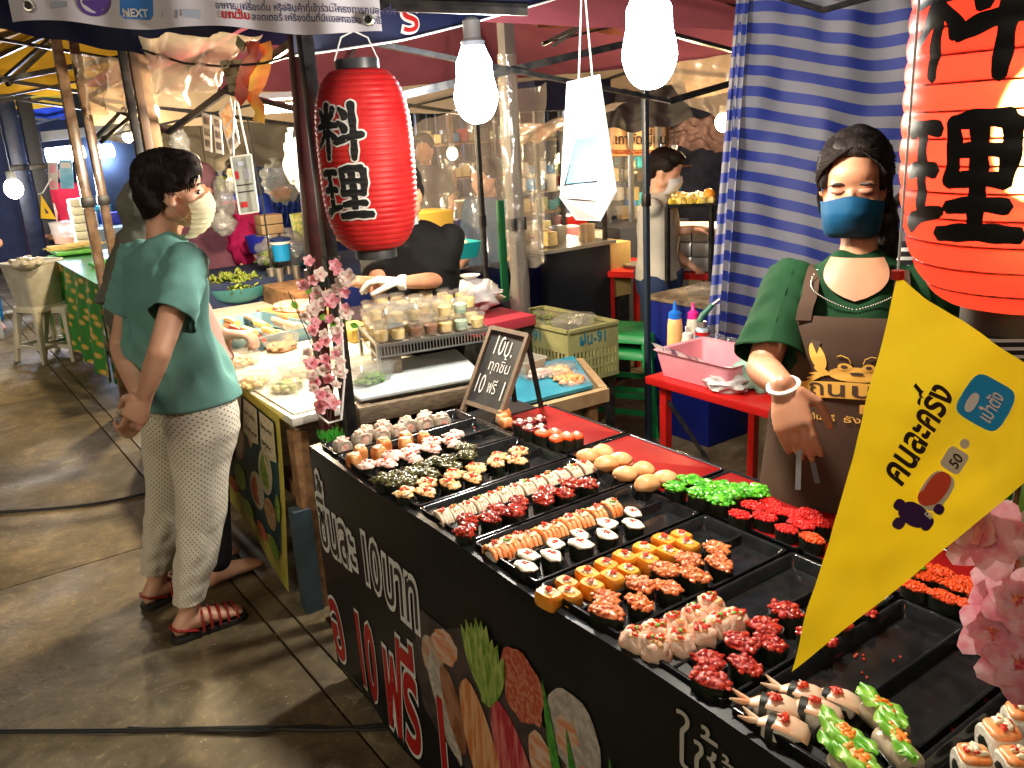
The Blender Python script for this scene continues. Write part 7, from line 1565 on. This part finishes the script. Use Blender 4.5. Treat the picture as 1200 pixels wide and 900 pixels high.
q = D(331, 305, 5.0); e = empty('blue_bucket', 'small bright blue lidded bucket with white handle band', 'bucket', q)
MB().lathe([(.001, 0), (.048, 0), (.056, .115), (.001, .116)], 24).build('bucket_body', mat('bright_blue_plastic', (.01, .22, .50), rough=.3), e, loc=(0, 0, 0)); MB().lathe([(.058, .112), (.060, .128), (.03, .136), (.001, .137)], 24).build('lid', mat('navy_plastic', (.01, .03, .12), rough=.3), e, loc=(0, 0, 0)); MB().lathe([(.0565, .096), (.059, .097), (.059, .110), (.0565, .111)], 24).build('white_band', m_whitep, e, loc=(0, 0, 0)); MB().tube([(0, 0, .135), (0, 0, .155)], .008, 8).build('knob', m_ink, e, loc=(0, 0, 0))
for i, (x, y, w_, m) in enumerate([(305, 285, .09, mat('deep_blue_plastic', (.01, .015, .25), rough=.4)), (350, 300, .11, mat('teal_blue_plastic', (.02, .20, .28), rough=.4)), (316, 268, .12, m_box), (255, 335, .05, m_whitep)]):
    q = D(x, y, 5.4); e = empty('storage_tub', ('deep blue tub in front of the pink apron', 'teal tub beside the blue bucket', 'stack of pale tan cartons behind the salad stall', 'small white tub by the lettuce bowl')[i], 'tub', q)
    if i == 2:
        for k in range(3): MB().box((0, 0, .06 * k - .06), (.14, .12, .055)).build('carton', mat('tan_carton', (.40, .28, .15), (.34, .24, .13), 9, .6), e, loc=(0, 0, 0), bevel=.003)
    else: MB().lathe([(.001, -.05), (w_ * .8, -.05), (w_, .05), (w_ * .96, .05), (w_ * .76, -.04), (.001, -.04)], 20).build('tub_body', m, e, loc=(0, 0, 0))
# counter supporting this clutter
q = D(300, 320, 5.2); MB().box((q.x + .3, q.y + .1, q.z - .35), (1.6, .7, .7)).build('back_counter', fab('dark_blue_cloth', (.02, .03, .07)), label='dark cloth covered counter behind the salad stall', cat='counter', bevel=.01)
# tube light
def tube(label, a, b, r, s_, col, power, shade=True):
    e = empty('tube_light', label, 'light', a, 'lit tube lights in the stalls'); a, b = V(a), V(b); MB().tube([a, b], r, 10).build('tube', emis('tube_' + label[:9].replace(' ', '_'), col, s_), e); md = (a + b) / 2
    if shade: MB().bar(a + Z * (r * 2.4) + (a - b) * .1, b + Z * (r * 2.4) + (b - a) * .1, max(r * 3.5, .16 if r < .03 else 0), r * 1.2, up=Z).build('fitting', m_cap, e)
    for t in (.25, .75): lamp('tube_glow', a.lerp(b, t) - Z * (r * 1.6), power / 2, col, .06, e)
tube('short warm tube light over the salad counter, behind the maroon post', D(308, 128, 3.75), D(349, 125, 3.75), .020, 34, (1, .80, .52), 190)
tube('long glaring blue white tube light over the far left stall', D(55, 183, 9.4), D(98, 178, 9.6), .085, 60, (.62, .72, 1), 260)
tube('shorter blue white tube light right of the wrapped poles', D(114, 178, 9.6), D(131, 176, 9.6), .075, 60, (.62, .72, 1), 16)
warm_bulb('round white bulb behind the blue grey post at far left', D(16, 221, 7.4), .075, 60, (1, .9, .8), .6, emis('white_bulb', (1, .92, .85), 30))
warm_bulb('warm bulb glowing beside the striped curtain', D(848, 143, 5.6), .055, 60)
warm_bulb('small warm bulb above the white shirted vendor', D(790, 183, 5.4), .036, 30)
warm_bulb('tiny warm bulb between the wrapped poles and the dark posts', D(150, 160, 5.8), .035, 70)
warm_bulb('warm bulb glimpsed past the customer\'s forehead', D(243, 206, 6.6), .035, 25)
# ------------------------------------------------------------------ the green stall at the left
ge = empty('market_stall', 'market stall under a green cloth with yellow fruit pattern at left', 'stall', (1.05, 6.6, 0))
def fruitcloth():
    m = mat('green_fruit_cloth', (.02, .22, .03), (.03, .30, .05), 4, .45, bump=.1); nt = m.node_tree; N = nt.nodes; L = nt.links; b = N['Principled BSDF']; src = b.inputs['Base Color'].links[0].from_socket
    uv = N.new('ShaderNodeUVMap'); v = N.new('ShaderNodeTexVoronoi'); v.voronoi_dimensions = '2D'; v.inputs['Scale'].default_value = 9; L.new(uv.outputs[0], v.inputs['Vector'])
    r = N.new('ShaderNodeMath'); r.operation = 'LESS_THAN'; r.inputs[1].default_value = .28; L.new(v.outputs['Distance'], r.inputs[0]); mx = N.new('ShaderNodeMixRGB'); mx.inputs[2].default_value = (.62, .42, .05, 1); L.new(r.outputs[0], mx.inputs[0]); L.new(src, mx.inputs[1])
    r2 = N.new('ShaderNodeMath'); r2.operation = 'LESS_THAN'; r2.inputs[1].default_value = .10; L.new(v.outputs['Distance'], r2.inputs[0]); m2 = N.new('ShaderNodeMixRGB'); m2.inputs[2].default_value = (.75, .65, .35, 1); L.new(r2.outputs[0], m2.inputs[0]); L.new(mx.outputs[0], m2.inputs[1]); L.new(m2.outputs[0], b.inputs['Base Color']); return m
m_fr = fruitcloth(); MB().box((1.75, 7.3, .77), (1.45, 2.0, .04)).build('counter', m_wood2, ge)
cloth('front_cloth', [(1.02, 8.3, .80), (1.02, 6.2, .80), (.99, 6.2, .10), (.99, 8.3, .10)], m_fr, parent=ge, amp=.03, fr=9); cloth('end_cloth', [(1.0, 6.21, .80), (2.5, 6.21, .80), (2.5, 6.20, .10), (1.0, 6.20, .10)], m_fr, parent=ge, amp=.03, fr=7)
cloth('table_cloth', [(1.0, 6.19, .801), (2.5, 6.19, .801), (2.5, 8.32, .801), (1.0, 8.32, .801)], fab('green_oilcloth', (.03, .20, .05), .8, .4), parent=ge, amp=.002)
for x in (1.1, 2.4):
    for y in (6.35, 8.2): MB().bar((x, y, 0), (x, y, .75), .05, .05, up=(1, 0, 0)).build('leg', m_wood2, ge)
q = gp(82, 284, .81); e = empty('sauce_tub', 'big frosted tub half filled with orange sauce', 'tub', (q.x, q.y, .81)); MB().lathe([(.001, 0), (.13, 0), (.15, .19), (.155, .20), (.145, .20), (.001, .19)], 28).build('tub_body', clearmat('frosted_tub', (1, .95, .9), .5), e, loc=(0, 0, 0)); MB().lathe([(.001, .004), (.127, .004), (.133, .06), (.001, .06)], 26).build('sauce', mat('orange_sauce', (.55, .17, .05), rough=.3), e, loc=(0, 0, 0))
q = gp(106, 290, .81); e = empty('cup_tower', 'tall stack of white foam boxes beside the wrapped poles', 'boxes', (q.x - .02, q.y + .15, .81))
for k in range(6): MB().box((.004 * (k % 2), 0, .035 + .072 * k), (.14, .14, .068)).build('foam_box', m_whitep, e, loc=(0, 0, 0), bevel=.008)
q = gp(88, 296, .81); e = empty('skewer_tray', 'tray of wooden skewers on banana leaf on the green stall', 'tray', (q.x, q.y, .81)); MB().box((0, 0, .02), (.34, .42, .03)).build('leaf_tray', mat('banana_leaf', (.05, .30, .03), (.10, .42, .05), 20, .4), e, loc=(0, 0, 0), bevel=.006)
g = MB(); r_ = random.Random(8)
for i in range(34): x, y = r_.uniform(-.12, .12), r_.uniform(-.12, .12); a = r_.uniform(-.6, .6); z = .045 + .004 * (i % 6); g.tube([(x - .13 * math.cos(a), y - .13 * math.sin(a), z), (x + .13 * math.cos(a), y + .13 * math.sin(a), z + .01)], .006, 5)
g.build('skewers', MATS['pale_bamboo'], e, loc=(0, 0, 0))
for i, (x, y, c, s_) in enumerate([(30, 300, m_whitep, .10), (68, 268, mat('brown_meat', (.20, .08, .04), (.35, .16, .08), 30, .4), .09), (85, 262, mat('brown_meat', (.2, .08, .04)), .09), (118, 300, m_fr, .06)]):
    q = gp(x, y + 8, .83); e = empty('food_pile', ('white polystyrene tray at the far left counter', 'pile of grilled meat behind the sauce tub', 'second pile of grilled meat near the tube light', 'small green packet near the wrapped poles')[i], 'food', (q.x, q.y, .82)); link('food', clumpm('food', s_ * 1.3, s_ * 1.3, 0, s_ * .6, 24, s_ * .3, c, i + 3), e, loc=(0, 0, 0))
def stool(label, x, y, h, m, rot=0, w_=.30):
    e = empty('plastic_stool', label, 'stool', (x, y, 0), 'plastic stools', rot=(0, 0, rot)); t = w_ * .42; b = w_ * .56
    MB().loft([rrect(-t * 1.04, t * 1.04, -t * 1.04, t * 1.04, .03, h - .045), rrect(-t, t, -t, t, .03, h - .006), rrect(-t * .94, t * .94, -t * .94, t * .94, .03, h)]).build('seat', m, e, loc=(0, 0, 0), bevel=0, smooth=50)
    for sx_ in (-1, 1):
        for sy in (-1, 1):
            g = MB(); P = []; 
            for z, r, k in ((0, b, .034), (h - .04, t, .052)): P.append([V((sx_ * (r - (0 if a else k)), sy * (r - (0 if c else k)), z)) for a, c in ((1, 1), (0, 1), (0, 0), (1, 0))])
            g.loft(P).build('leg', m, e, loc=(0, 0, 0), smooth=30, bevel=.004)
    zc = h * .28; rr_ = b + (t - b) * (zc / (h - .04)) - .012; g = MB()
    for a, c in (((-1, -1), (1, -1)), ((1, -1), (1, 1)), ((1, 1), (-1, 1)), ((-1, 1), (-1, -1))): g.bar((a[0] * rr_, a[1] * rr_, zc), (c[0] * rr_, c[1] * rr_, zc), .012, .03, up=Z)
    g.build('stretcher', m, e, loc=(0, 0, 0)); return e
q = gp(58, 420, 0); m_oldw = mat('aged_white_plastic', (.66, .64, .56), (.56, .54, .45), 9, .45)
stool('old white plastic stool carrying the square bucket', q.x + .02, q.y + .02, .46, m_oldw, .45, .36); stool('second white stool pushed beside the green cloth', q.x + .20, q.y - .06, .44, m_oldw, .55, .34)
e = empty('square_bucket', 'square white plastic bucket standing on the old white stool', 'bucket', (q.x + .02, q.y + .02, .46), rot=(0, 0, .45)); MB().loft([rrect(-.135, .135, -.135, .135, .04, .0), rrect(-.175, .175, -.175, .175, .05, .33), rrect(-.185, .185, -.185, .185, .05, .335), rrect(-.185, .185, -.185, .185, .05, .355), rrect(-.168, .168, -.168, .168, .05, .355), rrect(-.13, .13, -.13, .13, .04, .01)]).build('bucket_body', m_whitep, e, loc=(0, 0, 0), smooth=50)
# far left stalls
def stall(label, x0, x1, y0, y1, h, m, stuff, name='market_stall', seed=0):
    e = empty(name, label, 'stall', (x0, y0, 0)); MB().box(((x0 + x1) / 2, (y0 + y1) / 2, h / 2), (x1 - x0, y1 - y0, h)).build('counter', m, e, bevel=.01); r = random.Random(seed)
    for i in range(stuff):
        x, y = r.uniform(x0 + .1, x1 - .1), r.uniform(y0 + .1, y1 - .1); c = r.choice([m_whitep, m_alu, contents[0], m_veg, m_chick, MATS['deep_blue_plastic'], MATS['teal_plastic'], m_redm, m_pinkp]); s_ = r.uniform(.05, .12); hh = r.uniform(.05, .22)
        if r.random() < .5: MB().lathe([(.001, 0), (s_ * .8, 0), (s_, hh), (s_ * .9, hh), (.001, hh * .8)], 16, (x, y, h)).build('pot', c, e)
        else: MB().box((x, y, h + hh / 2), (s_ * 2, s_ * 1.6, hh)).build('goods_box', c, e, bevel=.008)
    return e
stall('brightly lit far stall with red and white goods under the tube light', 1.4, 3.6, 9.9, 10.8, .85, fab('pale_blue_cloth', (.25, .35, .48)), 22, seed=3)
stall('far stall at the left edge with red cloth and pots', -.6, .35, 11.5, 13.5, .85, fab('crimson_cloth', (.42, .02, .05)), 14, seed=4)
stall('small stall behind the blue grey post with colourful food', .1, .62, 9.2, 10.6, .78, fab('white_cloth', (.5, .5, .48)), 12, seed=9)
stall('stainless counter behind the clear plastic curtain', 2.6, 4.3, 6.3, 6.9, .85, fab('navy_cloth', (.01, .015, .07)), 20, seed=5)
stall('dark counter with dishes beyond the crate', 3.55, 4.4, 4.7, 5.3, .80, fab('black_cloth', (.02, .02, .025)), 12, seed=6)
stall('long far counter with lit trays at the back of the market', 5.0, 9.0, 8.6, 9.4, .90, fab('grey_blue_cloth', (.16, .17, .22)), 30, seed=7)
card('pale blue hanging poster in the far left stall', [(69, 187), (84, 187), (87, 221), (71, 221)], 9.2, mat('light_blue_poster', (.15, .42, .60), (.30, .58, .72), 6, .4), [(.1, .1, .9, .3, m_inkw)], 'poster', 'posters in the far left stall')
card('white and pink hanging poster in the far left stall', [(56, 190), (67, 190), (68, 222), (57, 222)], 9.2, m_cardw, [(.1, .7, .9, .95, m_pinkp), (.2, .1, .8, .4, m_pinkp)], 'poster', 'posters in the far left stall')
for i, (x, y, d, w_, h_, c) in enumerate([(136, 200, 9.8, .8, 2.2, (.02, .03, .05)), (60, 250, 12.5, 3.2, 2.3, (.035, .04, .07)), (12, 180, 12.5, 1.2, 2.4, (.10, .10, .09))]):
    q = D(x, y, d); MB().box((q.x, q.y, h_ / 2 + .1), (w_, .04, h_)).build('backdrop_cloth', fab('backdrop_cloth_%d' % i, c), label=('dark blue hanging cloth right of the wrapped poles', 'wide blue cloth closing the far left stall', 'grey cloth at the far left above the blue clothed person')[i], cat='cloth')
# ------------------------------------------------------------------ centre background
q = D(600, 330, 4.9); MB().box((q.x - .3, q.y + .1, .45), (1.5, .05, .9)).build('vinyl_hoarding', fab('dark_blue_vinyl', (.006, .012, .07), .7, .4), label='dark blue vinyl panel below the clear plastic curtain', cat='hoarding', bevel=.005)
q = D(527, 293, 4.4); e = empty('teal_tray', 'teal plastic tray behind the stallholder in black', 'tray', q); MB().loft([rrect(-.11, .11, -.10, .10, .02, -.04), rrect(-.13, .13, -.12, .12, .02, .04), rrect(-.12, .12, -.11, .11, .02, .04), rrect(-.10, .10, -.09, .09, .02, -.03)]).build('tray_body', mat('bright_teal_plastic', (.01, .28, .30), rough=.35), e, loc=(0, 0, 0)); link('food', clumpm('food', .10, .10, .01, .04, 20, .02, m_chick, 3), e, loc=(0, 0, 0))
q = D(497, 272, 4.5); MB().box(q, (.25, .2, .22)).build('yellow_crate', mat('ochre_plastic', (.55, .34, .05), rough=.4), label='ochre yellow crate partly hidden behind the black cap', cat='crate', bevel=.01)
q = D(495, 360, 4.3); MB().box((q.x + .05, q.y + .1, .40), (.8, .6, .8)).build('cloth_table', fab('dark_table_cloth', (.03, .02, .03)), label='dark table behind the stallholder in black', cat='table', bevel=.01)
q = D(552, 346, 4.1); bag('big white plastic bag behind the cup rack', q, (.15, .13, .07), m_whbag, 31)
q = D(572, 362, 4.0); MB().box((q.x, q.y, q.z - .06), (.34, .28, .05)).build('red_tray', mat('dull_red_plastic', (.36, .03, .05), rough=.4), label='dull red tray under the white plastic bag', cat='tray', bevel=.008); MB().box((q.x, q.y, (q.z - .09) / 2), (.30, .24, q.z - .09)).build('side_cabinet', m_black, label='dark cabinet under the dull red tray', cat='cabinet')
# dark cart with glass case
qc = D(668, 330, 5.3); ce3 = empty('food_cart', 'dark food cart with a glass case behind the crate', 'cart', (qc.x, qc.y, 0)); hx = .22
cz0 = D(668, 288, 5.3).z
MB().box((qc.x, qc.y + .15, cz0 / 2), (.50, .5, cz0)).build('cart_body', mat('dark_steel', (.015, .018, .025), rough=.35, metal=.3), ce3, bevel=.008); MB().box((qc.x, qc.y + .15, cz0 + .01), (.56, .54, .02)).build('counter_top', m_alu, ce3)
for sx_ in (-1, 1):
    for sy in (-.2, .2): MB().bar((qc.x + sx_ * .25, qc.y + .15 + sy, cz0), (qc.x + sx_ * .25, qc.y + .15 + sy, 1.82), .022, .022, up=(1, 0, 0)).build('post', m_black, ce3)
MB().box((qc.x, qc.y + .15, 1.80), (.56, .50, .16)).build('roof_board', fab('dark_navy_panel', (.01, .012, .03)), ce3); MB().box((qc.x, qc.y + .4, 1.3), (.5, .01, .7)).build('back_glass', m_box, ce3); MB().box((qc.x, qc.y + .3, 1.25), (.48, .25, .01)).build('shelf', m_alu, ce3)
r_ = random.Random(12)
for i in range(12): x = qc.x + r_.uniform(-.2, .2); zz = cz0 + .02 if i % 2 else 1.256; MB().box((x, qc.y + .1 + r_.uniform(-.1, .15), zz + .05), (.07, .07, r_.uniform(.06, .12))).build('jar', [m_whitep, contents[0], contents[2], m_alu, MATS['bright_blue_plastic'], MATS['tan_carton']][i % 6], ce3, bevel=.006)
q = gp(708, 330, .72); MB().box((D(708, 310, 5.5).x, D(708, 310, 5.5).y, D(708, 315, 5.5).z), (.26, .22, .34)).build('cardboard_box', mat('yellow_cardboard', (.48, .34, .12), (.42, .29, .10), 6, .7), label='yellowish cardboard box right of the dark cart', cat='box', bevel=.004)
MB().box((D(708, 310, 5.5).x, D(708, 310, 5.5).y, D(708, 340, 5.5).z / 2), (.24, .2, D(708, 337, 5.5).z)).build('dark_box', m_black, label='dark crate beneath the yellowish cardboard box', cat='box')
# Thai signboard and its kiosk
qs = D(742, 165, 6.4); sg = empty('shop_sign', 'orange signboard with Thai lettering above the glass kiosk', 'sign', qs); a1, a2, a3, a4 = D(712, 148, 6.4), D(771, 150, 6.4), D(771, 181, 6.4), D(713, 183, 6.4)
MB().slab([a1, a2, a3, a4], BK * -.03).build('sign_board', mat('orange_sign_print', (.62, .30, .12), (.70, .42, .22), 9, .5), sg, smooth=0)
lettering('lettering', 'เกาลัดญี่ปุ่น', plane_map(D(720, 169, 6.38), RT, UP, BK, .002), m_ink, sg, .105, .02, sx=.80)
g = MB(); r_ = random.Random(3)
for i in range(26): g.ball(D(716 + 2.1 * i, 178 + 2 * math.sin(i * 2.1), 6.375), (.018, .018, .006), 7, 4)
g.build('chestnut_print', mat('chestnut_print', (.55, .12, .05), (.6, .3, .15), 30, .4), sg)
qk = D(735, 260, 6.5); ke = empty('glass_kiosk', 'tall glass kiosk under the orange Thai sign', 'kiosk', (qk.x, qk.y, 0))
for px in (713, 740, 771):
    q = D(px, 240, 6.5); MB().bar((q.x, q.y, .0), (q.x, q.y, 1.9), .03, .03, up=(1, 0, 0)).build('post', m_alu, ke)
MB().box((qk.x + .05, qk.y, .45), (.7, .5, .9)).build('kiosk_base', mat('dark_grey_panel', (.04, .045, .06), rough=.4), ke); MB().box((qk.x, qk.y + .1, 1.35), (.62, .012, .8)).build('glass', m_box, ke)
for i in range(9): q = D(718 + 6 * i, 205 + (i % 3) * 22, 6.7); MB().box(q, (.07, .07, .10)).build('jar', [contents[0], m_whitep, MATS['tan_carton'], m_alu][i % 4], ke, bevel=.006)
# red table with aluminium boxes
tp = gp(705, 318, .75); t2 = gp(845, 322, .75); xe = empty('red_table', 'red folding table stacked with foil boxes behind the crate', 'table', (tp.x, tp.y, 0)); dx_ = (t2 - tp); dx_.z = 0; nx_ = V((-dx_.y, dx_.x, 0)).normalized(); nx_ = nx_ if nx_.dot(V((1, 1, 0))) > 0 else -nx_
MB().slab([tp, t2, t2 + nx_ * .55, tp + nx_ * .55], V((0, 0, -.035))).build('table_top', m_redm, xe, smooth=0)
for c in (tp.lerp(t2, .06) + nx_ * .04, tp.lerp(t2, .94) + nx_ * .04, tp.lerp(t2, .06) + nx_ * .5, tp.lerp(t2, .94) + nx_ * .5): MB().bar((c.x, c.y, 0), (c.x, c.y, .72), .03, .03, up=(1, 0, 0)).build('leg', m_redm, xe)
m_foil = mat('foil_box', (.56, .55, .52), (.44, .43, .41), 8, .32, .75, bump=.35, bscale=16)
dn_ = dx_.normalized()
for j in range(3):
    for i in range(2):
        c = tp + dn_ * (.35 + .205 * (i + .5)) + nx_ * .2 + V((0, 0, .045 + .088 * j)); Mx = Matrix((dn_, nx_, Z)).transposed(); MB().box((0, 0, 0), (.265, .30, .084), None).mesh
        e = empty('foil_box', '%s foil box in the %s stack on the red table' % (('lowest', 'middle', 'topmost')[j], ('left', 'right')[i]), 'box', c, 'foil boxes stacked on the red table'); MB().box((0, 0, 0), (.198, .30, .078), Mx).build('box_body', m_foil, e, loc=(0, 0, 0), bevel=.006); MB().box((0, 0, .040), (.204, .306, .008), Mx).build('lid_rim', m_foil, e, loc=(0, 0, 0), bevel=.002)
q = tp + dn_ * .18 + nx_ * .2 + V((0, 0, .02)); MB().lathe([(.001, 0), (.09, 0), (.10, .02), (.001, .018)], 20, q - V((0, 0, .018))).build('steel_plate', m_alu, label='round steel plate on the near end of the red table', cat='plate')
# rack with yellow food above the foil boxes
rk = empty('serving_rack', 'metal framed rack with yellow food above the foil boxes', 'rack', D(808, 250, 4.9)); P = [D(782, 242, 4.7), D(834, 240, 4.7), D(832, 232, 5.1), D(784, 233, 5.1)]
g = MB()
for i in range(4): g.bar(P[i], P[(i + 1) % 4], .02); 
for p in P[:2]: g.bar(p, V((p.x, p.y, .75)), .022, .022)
g.build('rack_frame', m_black, rk); g = MB(); r_ = random.Random(5)
for i in range(90): p = P[0].lerp(P[1], r_.random()).lerp(P[3].lerp(P[2], r_.random()), r_.random()); g.lump(p + V((0, 0, .02)), r_.uniform(.014, .026), r_.random() * 50, .4, 7, 5)
g.build('yellow_food', mat('bright_yellow_food', (.78, .55, .05), (.82, .66, .20), 20, .4), rk)
q = D(831, 228, 4.8); MB().ball(q, .035, 12, 8).build('orange_ball', mat('orange_fruit', (.85, .30, .02), rough=.4), label='bright orange fruit on the end of the yellow food rack', cat='fruit')
# green stool and blue table
q = gp(738, 402, 0); stool('green plastic stool under the red table behind the crate', D(738, 365, 4.7).x, D(738, 365, 4.7).y, .46, mat('green_plastic', (.01, .22, .06), (.01, .18, .05), 8, .35), .5, .40); 
q = D(738, 365, 4.7); e2 = stool('second green plastic stool stacked on the first', q.x, q.y, .46, MATS['green_plastic'], .5, .39); e2.location.z = .09
q = D(822, 350, 4.5); be2 = empty('blue_box', 'dark blue covered box with brown top beside the curtain', 'box', (q.x, q.y, 0)); MB().box((q.x, q.y, q.z / 2), (.36, .44, q.z)).build('box_body', fab('royal_blue_vinyl', (.008, .015, .16), .8, .4), be2, bevel=.01); MB().box((q.x, q.y, q.z + .01), (.38, .46, .02)).build('top_board', m_wood, be2)
boxc('clear lidded food tray lying on the dark blue box', (q.x + .05, q.y + .02, q.z + .021), .18, .14, .03, .3)
# ------------------------------------------------------------------ the rear of the market
for i, (px, d, w_, c) in enumerate([(430, 11, 3.0, (.05, .05, .055)), (600, 12, 3.0, (.035, .035, .05)), (740, 12, 3.0, (.05, .045, .05)), (860, 11, 2.4, (.015, .02, .05)), (260, 12, 3.0, (.05, .05, .07)), (1010, 9, 4.0, (.03, .03, .05)), (150, 15, 5, (.02, .025, .045))]):
    q = D(px, 200, d); cloth('rear_wall_cloth', [V((q.x - w_ * .45, q.y + w_ * .3, 2.5)), V((q.x + w_ * .45, q.y - w_ * .3, 2.5)), V((q.x + w_ * .45, q.y - w_ * .3, .0)), V((q.x - w_ * .45, q.y + w_ * .3, .0))], fab('rear_cloth_%d' % i, c, .6), 'dark hanging cloth closing the rear of the market, %s' % ('behind the red lantern', 'behind the plastic wrapped post', 'behind the glass kiosk', 'behind the warm bulb by the curtain', 'behind the pink apron stallholder', 'behind the striped curtain', 'beyond the wrapped poles')[i], 'cloth', amp=.05, fr=8)
r_ = random.Random(21)
for i in range(16):
    px = r_.uniform(480, 860); d = r_.uniform(7.5, 10); q = D(px, 150, d); m = r_.choice([m_alu, m_black, m_bsteel, m_wood2]); post('far %s upright, %s of those behind the centre stalls' % ({m_alu: 'aluminium', m_black: 'black', m_bsteel: 'blue grey', m_wood2: 'wooden'}[m], ORD[i] if i < 14 else ('last but one', 'last')[i - 14]), (q.x, q.y, 0), (q.x, q.y, 2.4), .05, m, 'far uprights behind the centre stalls', False)
for i in range(9):
    px = 490 + i * 44; d = 8.6 + (i % 3) * .5; q = D(px, 215 + 12 * (i % 2), d); e = empty('shelf_unit', 'far lit shelf of goods, %s from the left behind the centre stalls' % ORD[i], 'shelf', (q.x, q.y, 0), 'far shelves of goods behind the centre stalls')
    for z in (.8, 1.15, 1.5):
        MB().box((q.x, q.y, z), (.55, .3, .02)).build('shelf_board', m_wood2, e)
        for k in range(5): MB().box((q.x - .22 + .11 * k, q.y - .03, z + .06 + .02 * (k % 2)), (.08, .1, .09 + .04 * (k % 2))).build('goods_box', r_.choice([m_whitep, MATS['tan_carton'], contents[0], m_redm, MATS['bright_blue_plastic'], m_alu, MATS['bright_teal_plastic'], m_veg]), e, bevel=.005)
    for sx_ in (-.27, .27): MB().bar((q.x + sx_, q.y, 0), (q.x + sx_, q.y, 1.85), .03, .03, up=(1, 0, 0)).build('upright', m_black, e)
lampspots = [(530, 180, 8.0, 14), (660, 185, 7.4, 12), (760, 200, 8.2, 14)]
for i, (x, y, d, pw) in enumerate(lampspots): warm_bulb(('warm bulb seen blurred through the clear plastic curtain', 'warm bulb behind the dark glass cart', 'warm bulb behind the glass kiosk')[i], D(x, y, d), .05, pw, (1, .82, .6))
